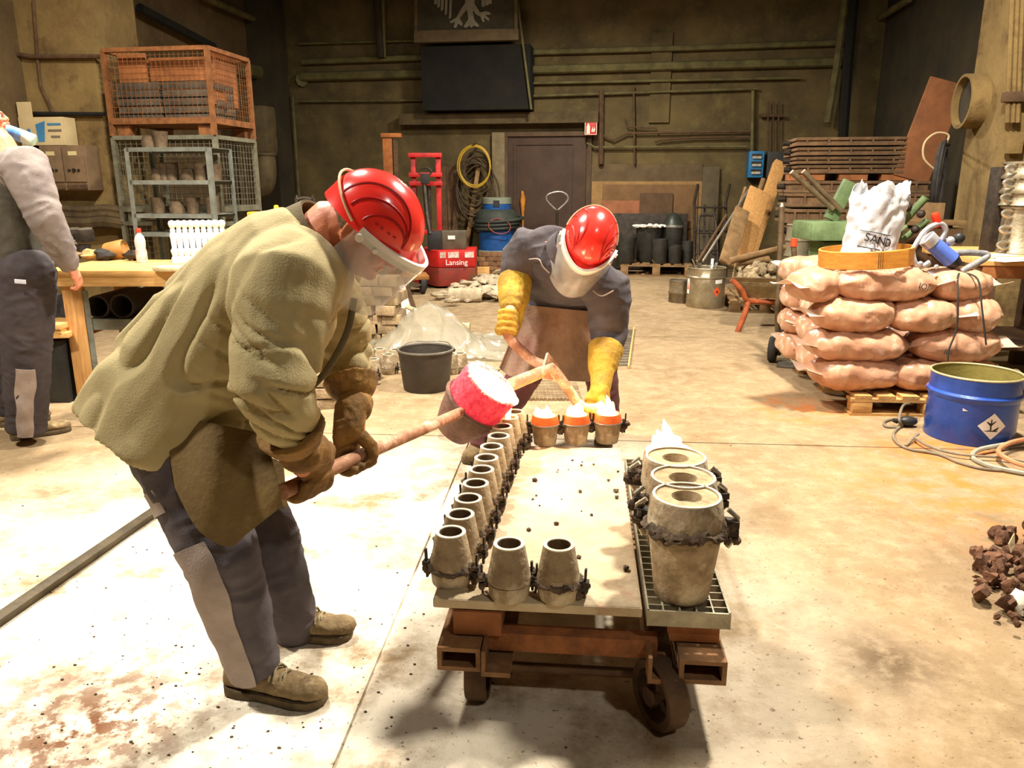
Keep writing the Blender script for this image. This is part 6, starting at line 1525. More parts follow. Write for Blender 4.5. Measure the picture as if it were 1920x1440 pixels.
# yellow hose coil and dark hoses hanging on the wall
q = lfr(890, 310, VB - .40)
hy = mat('hose_yellow', (196, 158, 48), (164, 130, 38), .5, 0, 10, .1, var=0); hd_ = mat('hose_dark', (84, 66, 44), (58, 46, 32), .7, 0, 10, .1)
YH = thing('hose_coil', 'bright yellow hose coil hanging on the back wall', 'hose', hall(q.x, VB - .40, q.z), HALL)
for k, (dx, dz, rx_, rz_) in enumerate(((0, 0, .27, .33), (-.012, -.02, .28, .34), (.01, -.03, .265, .33))):
    b = MB(); b.tube(circle((dx, -.03 * k, dz), rx_, 40, (1, 0, 0), (0, 0, 1), rz_), .013, 8, True); obj('hose_turn', b, hy, YH)
DH = thing('hose_coil', 'dark brown hoses hanging inside and below the yellow coil', 'hose', hall(q.x, VB - .29, q.z), HALL)
for k in range(9):
    b = MB(); b.tube(circle((random.uniform(-.06, .08), -.05 * random.random(), -.1 - .05 * k + random.uniform(-.05, .05)), .22 + .015 * k, 32, (1, 0, 0), (0, 0, 1), .28 + .03 * k), .014, 7, True); obj('hose_turn', b, hd_, DH)
b = MB(); b.cyl((0, .27, .34), (0, -.2, .34), .02, n=10); obj('wall_hook', b, iron_dark, DH)
# leaning dark planks beside the coil
for k, (px0, py0, px1, py1, w, m_, lab) in enumerate(((845, 312, 852, 505, .16, wood_dark, 'dark plank leaning on the wall left of the hose coil'), (832, 312, 838, 505, .09, wood_dark, 'narrow dark plank leaning beside a wider dark plank'), (862, 318, 850, 505, .10, rust_dark, 'brown plank leaning under the hose coil'), (902, 300, 870, 505, .07, wood_old, 'thin pale lath leaning behind the yellow hose'))):
    A_ = atv(px0, py0, VB - .06); A_ -= NV * .045 * k; Bq = atv(px1, py1, VB - .10 - .045 * k); Bq.z = .03; b = MB(); b.beam(Bq, A_, .03, w, V((1, 0, 0))); one('plank', lab, 'plank', b, m_)
# rusty post with top plate
q = fl(738, 520); zt = aty(730, 250, q.y).z; PS = thing('rusty_post', 'rusty steel post with a flat head plate behind the red stacker', 'post', (aty(728, 300, q.y).x, q.y, 0))
b = MB(); b.box((0, 0, zt / 2 - .03), (.14, .1, zt - .08)); obj('post', b, mat('post_rust', (176, 106, 52), (136, 78, 38), .8, 0, 8, .3), PS, bevel=.005)
b = MB(); b.box((.06, 0, zt - .03), (.3, .14, .06)); obj('head_plate', b, MATS['post_rust'], PS, bevel=.005)
b = MB(); b.box((.12, 0, zt / 2 - .05), (.06, .08, zt - .1)); obj('side_rail', b, rust_dark, PS)
# red stacker truck
q = fl(826, 541); SX = q.x; SY = q.y; RT = thing('pallet_stacker', 'red electric pallet stacker truck with mast', 'stacker', (SX, SY, 0), 0)
def st(px, py, dy=0.0): return aty(px, py, SY + dy) - V((SX, SY, 0))
mpx = ppm(SY)
bx0, bx1 = st(788, 500).x, st(891, 500).x; kx = st(823, 500).x; zt_ = st(840, 470).z
poly = [(bx0, .30), (kx - .06, -.0), (kx, -.03), (bx1, .06), (bx1, .7), (bx0, .75)]
zm = st(840, 502).z
b = MB(); b.prism([(x, y) for x, y in poly], zm - .03, Matrix.Translation((0, 0, .03))); obj('body_skirt', b, mat('stacker_skirt', (150, 46, 34), (112, 44, 32), .55, 0, 6, .2, c=(104, 66, 40), cs=4, ct=(.5, .64)), RT, bevel=.015)
b = MB(); b.prism([(x, y) for x, y in poly], zt_ - zm, Matrix.Translation((0, 0, zm + .004))); obj('body_cover', b, red_paint, RT, bevel=.015)
for (x0, x1) in ((kx + .02, kx + .10), (kx + .13, kx + .28), (kx + .36, bx1 - .02)):
    t0 = (x0 - kx) / (bx1 - kx); t1 = (x1 - kx) / (bx1 - kx); y0, y1 = -.03 + .09 * t0 - .004, -.03 + .09 * t1 - .004
    b = MB(); zz = zm + (zt_ - zm) * .58; h = (zt_ - zm) * .36; b.add([(x0, y0, zz), (x1, y1, zz), (x1, y1, zz + h), (x0, y0, zz + h * .9), (x0, y0 + .003, zz), (x1, y1 + .003, zz), (x1, y1 + .003, zz + h), (x0, y0 + .003, zz + h * .9)], [(0, 1, 2, 3), (7, 6, 5, 4), (0, 4, 5, 1), (1, 5, 6, 2), (2, 6, 7, 3), (3, 7, 4, 0)]); obj('torn_sticker', b, mat('sticker', (226, 216, 204), (170, 120, 100), .7, 0, 16, .1, var=0), RT)
txt('maker_lettering', 'Lansing', .105, Matrix.Translation((st(856, 490).x, .004, zm + (zt_ - zm) * .30)) @ Matrix.Rotation(radians(10), 4, 'Z') @ RXs, white, RT, .002, world=False)
b = MB(); b.box((kx + .16, .3, zt_ + .13), (.42, .3, .25)); obj('battery_box', b, mat('stacker_grey', (92, 82, 64), (72, 64, 50), .7, .1, 6, .2), RT, bevel=.01)
b = MB(); b.box((kx + .17, .146, zt_ + .17), (.1, .006, .05)); obj('white_plate', b, white, RT)
b = MB(); b.box((kx - .06, .2, zt_ + .12), (.2, .2, .28)); obj('drive_housing', b, black, RT, bevel=.02)
mt = st(0, 283).z; xm0, xm1 = st(762, 300).x, st(812, 300).x
for x in (xm0, xm1): b = MB(); b.box((x, .75, mt / 2), (.07, .1, mt)); obj('mast_rail', b, red_paint, RT, bevel=.005)
for z in (mt - .03, mt - .30, mt - .42, mt * .4): b = MB(); b.box(((xm0 + xm1) / 2, .66, z), (xm1 - xm0 + .12, .06, .06)); obj('mast_tie', b, red_paint, RT, bevel=.005)
b = MB(); b.cyl(((xm0 + xm1) / 2 + .04, .68, .3), ((xm0 + xm1) / 2 + .04, .68, mt - .45), .03, n=12); obj('lift_cylinder', b, iron_dark, RT)
b = MB(); b.tube([st(806, 440, .1), st(800, 400, .3), st(795, 340, .4)], .03, 10); tl = obj('tiller', b, iron_dark, RT)
b = MB(); b.box(st(797, 335, .4), (.12, .1, .14)); obj('control_head', b, rubber, tl, bevel=.01)
b = MB(); b.tube(circle(st(797, 322, .4), .09, 20, (1, 0, 0), (0, 0, 1), .05), .012, 7, True); obj('tiller_grip', b, iron_dark, tl)
# small trolley with rubber wheels
q = fl(775, 552); TR = thing('wheel_dolly', 'low yellow-rust dolly on rubber wheels beside the stacker', 'dolly', (q.x, q.y, 0))
b = MB(); b.box((0, .2, .22), (.34, .5, .05), rz=.2); obj('deck', b, mat('dolly_rust', (176, 120, 60), (136, 88, 44), .8, 0, 8, .3), TR, bevel=.004)
for (x, y) in ((.12, .06), (-.06, -.12), (.1, .4), (-.12, .35)):
    solid_wheel(TR, (x, y, .12), .12, .06, (1, .25, 0)); b = MB(); b.box((x, y, .18), (.05, .05, .04)); obj('bracket', b, rust_dark, TR)
# blue wet vacuum
q = fl(932, 505); VA = thing('wet_vacuum', 'blue drum vacuum cleaner with a hose wrapped round its top', 'vacuum', (q.x, q.y, 0)); k_ = ppm(q.y); zt = aty(930, 370, q.y).z; rv = 36 * k_
b = MB(); b.lathe([(0, 0), (rv * .9, 0), (rv, .04), (rv, zt * .26), (rv * .96, zt * .28), (0, zt * .28)], 32); obj('chassis', b, mat('vac_grey', (140, 146, 126), (116, 120, 104), .6, 0, 6, .1), VA)
b = MB(); b.lathe([(rv * .92, zt * .27), (rv * .95, zt * .66), (0, zt * .66)], 32); obj('tank', b, blue_paint, VA)
b = MB(); b.lathe([(rv * 1.1, zt * .64), (rv * 1.15, zt * .70), (rv * 1.0, zt * .8), (rv * .8, zt * .84), (0, zt * .84)], 32); obj('motor_head', b, mat('vac_dark', (62, 66, 58), (46, 50, 44), .7, 0, 8, .1), VA)
b = MB(); b.lathe([(rv * .72, zt * .84), (rv * .74, zt * .92), (0, zt * .92)], 28); obj('blue_cap', b, blue_paint, VA)
b = MB(); b.lathe([(rv * .76, zt * .915), (rv * .76, zt * .99), (rv * .7, zt), (0, zt)], 28); obj('lid', b, MATS['vac_grey'], VA)
b = MB(); b.box((0, -rv * .73, zt * .92), (.1, .03, .1)); obj('latch', b, black, VA)
for k in range(3): b = MB(); b.tube(circle((.02 * k, 0, zt * (.60 + .05 * k)), rv * (1.12 + .05 * k), 36, (1, 0, .06), (0, 1, .05)), .028, 8, True); obj('hose_wrap', b, MATS['vac_dark'], VA)
b = MB(); b.tube(circle((.05, -rv * 1.18, zt * .62), .18, 30, (1, 0, -.1), (0, 0, 1), .12), .008, 6, True); obj('power_cord', b, mat('cord_red', (150, 74, 60), (130, 62, 50), .6, 0, 8, 0), VA)
b = MB(); b.cyl((rv * 1.15, -.1, zt * .30), (rv * 1.35, -.12, zt * .62), .018, n=10); obj('suction_pipe', b, bright_steel, VA)
# brick stack under/next to the vacuum, wood block
bk = mat('brown_brick', (132, 96, 64), (98, 70, 48), .9, 0, 12, .5, var=.25); q0_ = fl(893, 522)
for r_ in range(6):
    for c_ in range(4):
        b = MB(); b.box((0, 0, .035), (.135, .12, .066)); o = one('brick', 'brown brick in the low stack below the vacuum', 'brick', b, bk, 'bricks stacked beside the stacker', bevel=.005); o.location = (q0_.x + .07 + .142 * c_ + (.05 if r_ % 2 else 0), q0_.y - .12 + random.uniform(-.02, .02), .07 * r_); o.rotation_euler.z = random.uniform(-.06, .06)
b = MB(); q = fl(906, 524); b.box((q.x, q.y - .1, .1), (.2, .12, .2)); one('wood_block', 'pale square wood block in front of the brick stack', 'block', b, wood, bevel=.005)
# orange broom / umbrella and pallet jack handle behind the second worker
q = fl(980, 500); zt = aty(980, 358, q.y).z; b = MB(); b.tube([(q.x, q.y, .0), (q.x, q.y, zt - .42), (q.x, q.y, zt - .15), (q.x - .01, q.y, zt)], [.02, .022, .05, .02], 10); one('orange_umbrella', 'furled orange umbrella standing before the brown door', 'umbrella', b, mat('orange_cloth', (196, 128, 40), (156, 96, 30), .7, 0, 14, .3))
q = aty(1043, 505, 12.3); zc = aty(1043, 378, q.y).z; PJ = thing('pallet_jack', 'hand pallet jack with loop handle standing before the brown door', 'pallet jack', (q.x, q.y, 0))
b = MB(); b.tube(spline([(0, 0, zc - .14), (-.15, 0, zc), (-.16, 0, zc + .09), (-.05, 0, zc + .14), (.08, 0, zc + .14), (.16, 0, zc + .08), (.15, 0, zc), (0, 0, zc - .14)], 5), .016, 8); obj('loop_handle', b, steel, PJ)
b = MB(); b.cyl((0, 0, .25), (0, 0, zc - .12), .022, n=10); obj('handle_shaft', b, iron_dark, PJ)
b = MB(); b.box((0, .05, .14), (.2, .2, .26)); obj('pump_body', b, iron_dark, PJ, bevel=.02)
for x in (-.17, .17): b = MB(); b.box((x, .45, .08), (.15, .85, .05)); obj('fork', b, iron_dark, PJ, bevel=.01)
# boards leaning at the wall right of the door
def lean(px0, px1, py0, pyb, lab, m, v0=.12, lean_=.25, t=.02):
    a0 = lfr(px0, py0, VB - v0); a1 = lfr(px1, py0, VB - v0); zt = a0.z
    b = MB(); w = a1.x - a0.x; A_ = hall((a0.x + a1.x) / 2, VB - v0, zt); Bq = hall((a0.x + a1.x) / 2, VB - v0 - lean_, .02); b.beam(Bq, A_, w, t, -NV); return one('leaning_board', lab, 'board', b, m, bevel=.004)
bt_ = mat('chipboard', (150, 116, 70), (126, 96, 56), .8, 0, 8, .2)
lean(1108, 1318, 308, 500, 'wide grey-brown panel at the back of the leaning boards', mat('panel_brown', (104, 86, 58), (84, 68, 46), .85, 0, 5, .2), .02, .06)
lean(1110, 1318, 340, 500, 'large chipboard panel leaning right of the door', bt_, .06, .07)
lean(1130, 1310, 346, 500, 'brown framed panel in front of the chipboard', mat('panel_mid', (124, 92, 58), (104, 76, 48), .85, 0, 5, .2), .10, .08)
lean(1128, 1200, 376, 500, 'reddish board leaning behind the second worker', mat('panel_red', (150, 96, 64), (124, 78, 52), .85, 0, 5, .2), .14, .09)
lean(1200, 1262, 362, 500, 'small dark square panel among the leaning boards', mat('panel_dark', (94, 70, 46), (76, 56, 38), .85, 0, 5, .2), .16, .09)
lean(1318, 1350, 313, 500, 'narrow grey board leaning beside the chipboard', mat('board_grey', (98, 86, 62), (78, 68, 50), .85, 0, 5, .2), .06, .2)
lean(1150, 1290, 400, 500, 'black panel leaning behind the black pots', iron_dark, .28, .1)
# pallet with black pots
q = fl(1162, 518); pallet('long low pallet carrying the black pots', (q.x, q.y, 0), HALL, fl(1292, 516).x - q.x, .6, m=wood_old, h=.2); PZ = .2; PY_ = q.y
potm = mat('graphite', (62, 58, 50), (44, 41, 36), .6, .1, 8, .3, var=.15)
def bpot(px, py0, py1, wpx, dy, lab, lid=False):
    k = ppm(PY_ + dy); r = wpx * k / 2; zt = aty(px, py0, PY_ + dy).z; x = aty(px, py0, PY_ + dy).x; T = thing('graphite_pot', lab, 'pot', (x, PY_ + dy, PZ), 0, 'black pots on the low pallet')
    h = max(.1, zt - PZ); b = MB(); b.lathe([(0, 0), (r * .8, 0), (r * .88, .02), (r, h), (r * .9, h), (r * .75, .05), (0, .05)], 28); obj('pot_wall', b, potm, T)
    if lid: b = MB(); b.lathe([(r * 1.02, h), (r * .9, h + .06), (r * .6, h + .16), (r * .2, h + .21), (0, h + .215)], 28); obj('domed_lid', b, mat('lid_black', (58, 62, 54), (42, 46, 40), .4, .2, 6, .1), T); b = MB(); b.lathe([(r * 1.05, h - .02), (r * 1.08, h), (r * 1.05, h + .02)], 28, close=True); obj('lid_rim', b, steel, T)
    return T
bpot(1174, 444, 490, 38, .1, 'scuffed black pot with a pale patch at the pallet end'); bpot(1218, 424, 488, 50, .36, 'large black pot with a ragged white rim')
bpot(1262, 424, 488, 40, .36, 'black pot with a domed lid', True); bpot(1238, 448, 488, 30, .03, 'black pot before the lidded pot'); bpot(1266, 460, 488, 26, .03, 'small black pot in front at the pallet middle'); bpot(1290, 452, 488, 22, .14, 'black pot at the pallet end beside the iron frame')
q = aty(1218, 424, PY_ + .36); b = MB()
for k in range(14): t = 2 * pi * k / 14; b.ball((q.x + .22 * cos(t), PY_ + .36 + .22 * sin(t), q.z + .005), (.06, .06, random.uniform(.012, .03)), 8, 5, nz=.4, seed=k)
one('white_rag', 'ragged white cloth lying on the large black pot', 'cloth', b, white)
q = aty(1234, 484, PY_ + .05); b = MB(); b.lathe([(0, 0), (.05, .005), (.10, .06), (.092, .065), (.04, .015), (0, .012)], 24, Matrix.Translation((q.x, PY_ + .05, PZ)) @ Matrix.Rotation(.5, 4, 'X')); one('brass_bowl', 'small tan bowl leaning before the black pots', 'bowl', b, mat('bowl_tan', (176, 140, 86), (140, 106, 62), .5, .2, 8, .2))
# iron frame racks (hand trucks) leaning
def frame_rack(px0, px1, py0, pyb, lab, arch):
    Y_ = fl((px0 + px1) / 2, pyb).y; X0, X1 = aty(px0, 450, Y_).x, aty(px1, 450, Y_).x; zt = aty(px0, py0, Y_ + .35).z; T = thing('barrow_rack', lab, 'rack', ((X0 + X1) / 2, Y_, 0)); w = (X1 - X0) / 2
    if arch: b = MB(); b.tube(spline([(-w, 0, .0), (-w, .2, zt * .6), (-w * .85, .33, zt * .96), (-w * .4, .35, zt), (w * .4, .35, zt), (w * .85, .33, zt * .96), (w, .2, zt * .6), (w, 0, .0)], 5), .018, 8); obj('bent_tube', b, iron_dark, T)
    else:
        for x in (-w, w): b = MB(); b.tube([(x, 0, 0), (x, .3, zt * .8), (x + .03, .25, zt)], .022, 8); obj('side_tube', b, iron_dark, T)
    for k in range(1, 4): f = k / 4; b = MB(); b.cyl((-w, .35 * f * .9, zt * f), (w, .35 * f * .9, zt * f), .014, n=8); obj('cross_bar', b, iron_dark, T)
    for k in (1, 2): x = -w + 2 * w * k / 3; b = MB(); b.beam((x, .02, .1), (x, .3, zt * .78), .03, .012); obj('upright_bar', b, iron_dark, T)
frame_rack(1306, 1366, 345, 520, 'tall black iron frame leaning by the boards', False); frame_rack(1316, 1352, 404, 534, 'arched black iron frame standing before the tall frame', True)
# leaning poles and boards right of the frames
def pole(px0, py0, px1, py1, Y0, Y1, r, lab, m, flat=None):
    A_, Bq = aty(px0, py0, Y0), aty(px1, py1, Y1); b = MB()
    if flat: b.beam(Bq, A_, flat[0], flat[1], V((0, -1, .2)))
    else: b.cyl(Bq, A_, r, r, 10)
    return one('pole' if not flat else 'leaning_board', lab, 'pole' if not flat else 'board', b, m, bevel=.004 if flat else 0)
pole(1404, 356, 1318, 490, 11.2, 10.4, .018, 'bright steel rod leaning among the poles', bright_steel); pole(1398, 352, 1352, 492, 11.3, 10.5, .025, 'weathered wooden pole leaning beside the steel rod', wood_old)
pole(1362, 404, 1308, 492, 11.2, 10.4, .022, 'brown pole with a short cross piece', wood_dark); pole(1432, 336, 1420, 372, 11.5, 11.4, .04, 'short round post end behind the leaning boards', wood_old)
pole(1462, 306, 1400, 492, 11.45, 10.65, 0, 'long pale beam leaning behind the boards', wood_z, (.17, .12)); pole(1425, 357, 1382, 492, 10.9, 10.1, 0, 'wide pale yellow board leaning in front', wood_z, (.30, .04)); pole(1392, 393, 1362, 494, 10.5, 9.75, 0, 'short brown board leaning before the yellow board', wood_old, (.20, .04))
# blue and dark boxes on the wall
q = lfr(1418, 308, VB - .35); BB = thing('parts_cabinet', 'blue wall box with three open compartments', 'cabinet', hall(q.x, VB - .35, 0), HALL); a_, c_ = lfr(1402, 333, VB - .35), lfr(1434, 283, VB - .35); w, h = c_.x - a_.x, c_.z - a_.z
b = MB(); b.box((0, .15, a_.z + h / 2), (w, .3, h)); obj('case', b, mat('box_blue', (44, 120, 170), (34, 100, 146), .5, 0, 6, .1), BB, bevel=.01)
for k in range(3):
    z = a_.z + h * (.2 + .29 * k); b = MB(); b.box((0, -.004, z + h * .035), (w * .66, .012, h * .16)); s_ = obj('compartment', b, iron_dark, BB); b = MB(); b.box((0, -.02, z - h * .02), (w * .6, .03, h * .09)); obj('contents', b, mat('papers_grey', (196, 190, 176), (150, 140, 120), .7, 0, 20, .1), s_)
a_, c_ = lfr(1436, 333, VB - .3), lfr(1472, 284, VB - .3); b = MB(); q = hall((a_.x + c_.x) / 2, VB - .165, (a_.z + c_.z) / 2); b.box(q, (c_.x - a_.x, .3, c_.z - a_.z), rz=HALL); one('grey_box', 'dark grey wall box beside the blue cabinet', 'cabinet', b, mat('box_grey', (66, 64, 58), (50, 48, 44), .7, 0, 5, .1), bevel=.01)
# stacked moulding flasks (flat iron boxes) in the right corner
fk = mat('flask_brown', (128, 98, 68), (94, 72, 50), .8, .15, 8, .35, var=.2)
FV = 9.3
def flask(px0, px1, py0, py1, lab, dv=0, m=fk):
    a_, c_ = lfr(px0, py1, FV + dv), lfr(px1, py0, FV + dv); w, h = c_.x - a_.x, c_.z - a_.z; T = thing('moulding_box', lab, 'moulding box', hall(a_.x, FV + dv, a_.z), HALL, 'moulding boxes stacked in the right corner')
    d = .8
    b = MB(); b.box((w / 2, d / 2, h / 2), (w - .04, d, h - .01)); obj('box_wall', b, m, T)
    for z in (.018, h - .022): b = MB(); b.box((w / 2, d / 2, z), (w, d + .05, .03)); obj('flange', b, m, T, bevel=.004)
    for k in range(5): b = MB(); b.box((w * (k + .5) / 5, -.012, h / 2), (.02, .03, h - .06)); obj('rib', b, m, T)
    for x in (-.02, w + .02): b = MB(); b.cyl((x - .05, d / 2, h / 2), (x + .05, d / 2, h / 2), .03, n=12); obj('trunnion', b, iron_dark, T)
    return T
rows = [(255, 274), (274, 292), (292, 308), (308, 326)]
for i, (y0, y1) in enumerate(rows): flask(1492 + (2 if i % 2 else 0), 1700 - 2 * i, y0, y1, ['topmost long moulding box with segmented rim', 'second moulding box from the top of the stack', 'third moulding box of the stack with lugs', 'fourth moulding box with rusty edge'][i])
for i, (x0, x1, y0, y1) in enumerate(((1480, 1745, 338, 362), (1482, 1742, 362, 388), (1476, 1600, 392, 420), (1482, 1570, 424, 452))): flask(x0, x1, y0, y1, ['broad moulding box below the bearing timbers', 'broad lower moulding box in the corner', 'short moulding box behind the green machine', 'short lower moulding box near the hand truck'][i], -.1 - .1 * i)
for k, (px, w) in enumerate(((1520, .3), (1600, .3), (1680, .3))):
    q = lfr(px, 332, FV); b = MB(); b.box(hall(q.x, FV + .35, q.z), (w, .7, lfr(px, 326, FV).z - lfr(px, 338, FV).z), rz=HALL); one('bearer', 'squared timber bearer between the stacked moulding boxes', 'timber', b, wood_orange, 'bearers under the moulding boxes')
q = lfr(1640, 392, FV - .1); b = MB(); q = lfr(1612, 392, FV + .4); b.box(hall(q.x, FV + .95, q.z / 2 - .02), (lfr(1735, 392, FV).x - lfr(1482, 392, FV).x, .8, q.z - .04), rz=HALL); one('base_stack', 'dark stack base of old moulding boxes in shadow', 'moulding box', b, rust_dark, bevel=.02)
# ribbed grey drum column behind the hand truck
q = aty(1494, 470, 8.5); pf = [(0, 0), (.13, 0)]; hN = aty(1494, 420, 8.5).z
for k in range(6): z = hN * k / 6; pf += [(.13, z + .01), (.124, z + .02), (.124, z + hN / 6 - .02), (.134, z + hN / 6 - .01)]
pf += [(.12, hN), (0, hN)]; b = MB(); b.lathe(pf, 28, Matrix.Translation((q.x, 8.5, 0))); one('ribbed_drum', 'tall grey ribbed drum behind the hand truck', 'drum', b, mat('ribbed_grey', (132, 122, 96), (100, 92, 72), .6, .2, 6, .2))
# green machine with levers
gY = 6.7; q = aty(1590, 440, gY); GM = thing('green_machine', 'green moulding machine with jib arms behind the sand bags', 'machine', (q.x, gY, 0)); g = lambda px, py, d=0: aty(px, py, gY + d) - V((q.x, gY, 0))
b = MB(); z1 = g(1560, 415).z; b.box(((g(1527, 430).x + g(1700, 430).x) / 2, .3, z1 - .09), (g(1700, 430).x - g(1527, 430).x, .5, .16)); obj('bed', b, green_paint, GM, bevel=.02)
b = MB(); b.box((0, .3, z1 / 2 - .09), (.3, .35, z1 - .18)); obj('pedestal', b, green_paint, GM, bevel=.02)
b = MB(); b.beam(g(1594, 340, .3), g(1556, 412, .3), .06, .12); obj('upright_arm', b, green_paint, GM, bevel=.01)
for (p0, p1) in (((1484, 322), (1562, 392)), ((1506, 321), (1578, 396))): b = MB(); b.cyl(g(*p0, .2), g(*p1, .25), .024, n=10); obj('lever_bar', b, mat('lever_steel', (130, 112, 84), (96, 82, 62), .5, .4, 10, .2), GM)
for (p0, p1, r) in (((1736, 370), (1692, 418), .032), ((1740, 412), (1694, 448), .026), ((1706, 392), (1668, 440), .018)): b = MB(); b.cyl(g(*p0, -.1), g(*p1, .0), r, n=10); obj('jib_tube', b, green_paint, GM)
b = MB(); b.beam(g(1648, 402, -.1), g(1672, 425, -.1), .05, .05); obj('wooden_grip', b, wood, GM); b = MB(); b.beam(g(1660, 398, 0), g(1688, 408, 0), .06, .04); obj('red_clamp', b, red_paint, GM)
b = MB(); b.tube(spline([g(1658, 425, -.1), g(1680, 436, -.1), g(1700, 424, -.1)], 5), .018, 8); obj('air_line', b, green_paint, GM)
for (px, py) in ((1702, 388), (1727, 401), (1716, 430)): b = MB(); b.ball(g(px, py, -.12), .035, 10, 7); obj('valve', b, iron_dark, GM)
# timber beams on the shelf beside the machine
for (x0, x1, y, lab) in ((1700, 1810, 418, 'pale plank lying behind the power tool'), (1735, 1768, 398, 'stack of short pale boards behind the machine')):
    a_, c_ = aty(x0, y, 6.9), aty(x1, y, 6.9); b = MB(); b.box((a_ + c_) / 2 + V((0, .1, 0)), ((c_ - a_).length, .25, .04 if x1 - x0 > 50 else .16)); one('plank', lab, 'plank', b, wood_old, bevel=.004)
b = MB(); a_ = aty(1755, 424, 6.9); b.box((a_.x, 7.0, (a_.z) / 2 - .01), (.5, .2, a_.z - .02)); one('trestle', 'dark trestle carrying the pale planks', 'trestle', b, wood_dark)
# long board leaning on the right pilaster, cable coil, pipe ring
vv = PILV1 + .12
A_ = atv(1778, 152, FV + .05); Bq = atv(1706, 336, FV); b = MB(); b.beam(Bq, A_, .38, .04, -NV); one('leaning_board', 'long reddish-brown board standing on the moulding boxes against the right wall', 'board', b, mat('board_redbrown', (156, 98, 58), (122, 78, 48), .8, 0, 4, .2), bevel=.004)
q = atu(1838, 190, 3.02); RG = thing('pipe_ring', 'wide clay pipe ring fixed on the right pilaster', 'pipe', q)
b = MB(); mxr = frame((0, 0, 0), NV, -NU); b.lathe([(.21, -.02), (.235, -.02), (.235, .16), (.21, .16)], 40, mxr, close=True); obj('ring_wall', b, pil_m, RG)
b = MB(); b.lathe([(.212, .10), (0, .10)], 36, mxr); obj('ring_back', b, mat('ring_dark', (64, 54, 36), (50, 42, 29), .9, 0, 6, .3), RG)
q = atu(1762, 330, 2.62); CL = thing('cable_coil', 'black cable coil hanging beside the right pilaster', 'cable', q)
for k in range(7): b = MB(); b.tube(circle((random.uniform(-.03, .03), random.uniform(-.03, .03), random.uniform(-.03, .03)), .13 + .008 * k, 28, NV * .9 + NU * .45, (0, 0, 1), .24 + .01 * k), .010, 6, True); obj('cable_turn', b, rubber, CL)
b = MB(); b.tube(spline([V((0, 0, .24)), V((.03, .0, .34)), V((-.08, .0, .36)), V((-.17, 0, .28)), V((-.16, 0, .15)), V((-.06, 0, .06))], 6), .009, 7); obj('pale_cable_end', b, mat('cable_pale', (196, 170, 130), (170, 146, 110), .6, 0, 8, 0), CL)
b = MB(); b.tube([V((0, 0, .26)), q * 0 + (atu(1780, 272, 3.02) - q)], .012, 6); obj('hanging_cord', b, rubber, CL)
# chair back seen behind the first worker
q = aty(574, 388, 7.5); b = MB(); b.tube(spline([(q.x - .09, 7.5, 0), (q.x - .09, 7.5, q.z - .02), (q.x - .07, 7.5, q.z + .07), (q.x + .05, 7.5, q.z + .07), (q.x + .08, 7.5, q.z - .02), (q.x + .08, 7.5, 0)], 4), .018, 8); one('trolley_handle', 'black tube trolley handle standing by the left wall', 'trolley', b, iron_dark)
# ================================================================ things on the middle floor
# stacked grey-brown ingots
ing = mat('ingot', (164, 140, 104), (120, 100, 74), .85, .1, 10, .5, var=.2)
q = atz(695, 662, 0); SX0 = atz(596, 664, 0).x; SX1 = atz(756, 648, 0).x; SYI = q.y
GI = 'grey-brown ingots in the tall stack'
nrow = 8; hz_ = .082; wz = .165
for layer in range(2):
    for r_ in range(nrow - layer):
        n = int((SX1 - SX0) / wz)
        for c_ in range(n):
            x = SX0 + wz * (c_ + .5) + (.05 if r_ % 2 else 0) + random.uniform(-.012, .012)
            if x > SX1 + .03: continue
            if r_ > 5 and c_ > n - 2 and layer == 0 and random.random() < .4: continue
            b = MB(); b.box((0, 0, hz_ / 2), (wz * random.uniform(.93, .99), .22, hz_ * random.uniform(.92, .99)), taper=random.choice((.9, .94, 1.0)))
            o = one('metal_ingot', 'grey-brown trapezoid ingot in the tall stack behind the plastic sheet', 'ingot', b, ing, GI, bevel=.004)
            o.location = (x, SYI + .11 + .24 * layer + random.uniform(-.03, .03), hz_ * r_); o.rotation_euler = (0, random.uniform(-.04, .04), random.uniform(-.12, .12))
for (px, py, z) in ((606, 768, 0), (600, 768, .07), (592, 766, .14)):
    q = atz(px, py, 0); b = MB(); b.box((0, 0, .03), (.20, .16, .062), taper=.86); o = one('metal_ingot', 'loose ingot in the short pile between the worker\'s arms', 'ingot', b, ing, 'short ingot pile', bevel=.004); o.location = (q.x, q.y + .08, z); o.rotation_euler.z = .3 - z * 2
# white board and brown board standing at the stack
for (px0, py0, px1, py1, w, m_, lab) in ((752, 535, 766, 600, .085, white, 'narrow white board propped at the ingot stack'), (762, 535, 782, 598, .045, wood_dark, 'narrow brown board propped beside the white board')):
    Bq = atz(px1, py1, 0); A_ = aty(px0, py0, Bq.y + .12); b = MB(); b.beam(Bq + V((0, 0, .02)), A_, .02, w, V((1, -.2, 0))); one('propped_board', lab, 'board', b, m_)
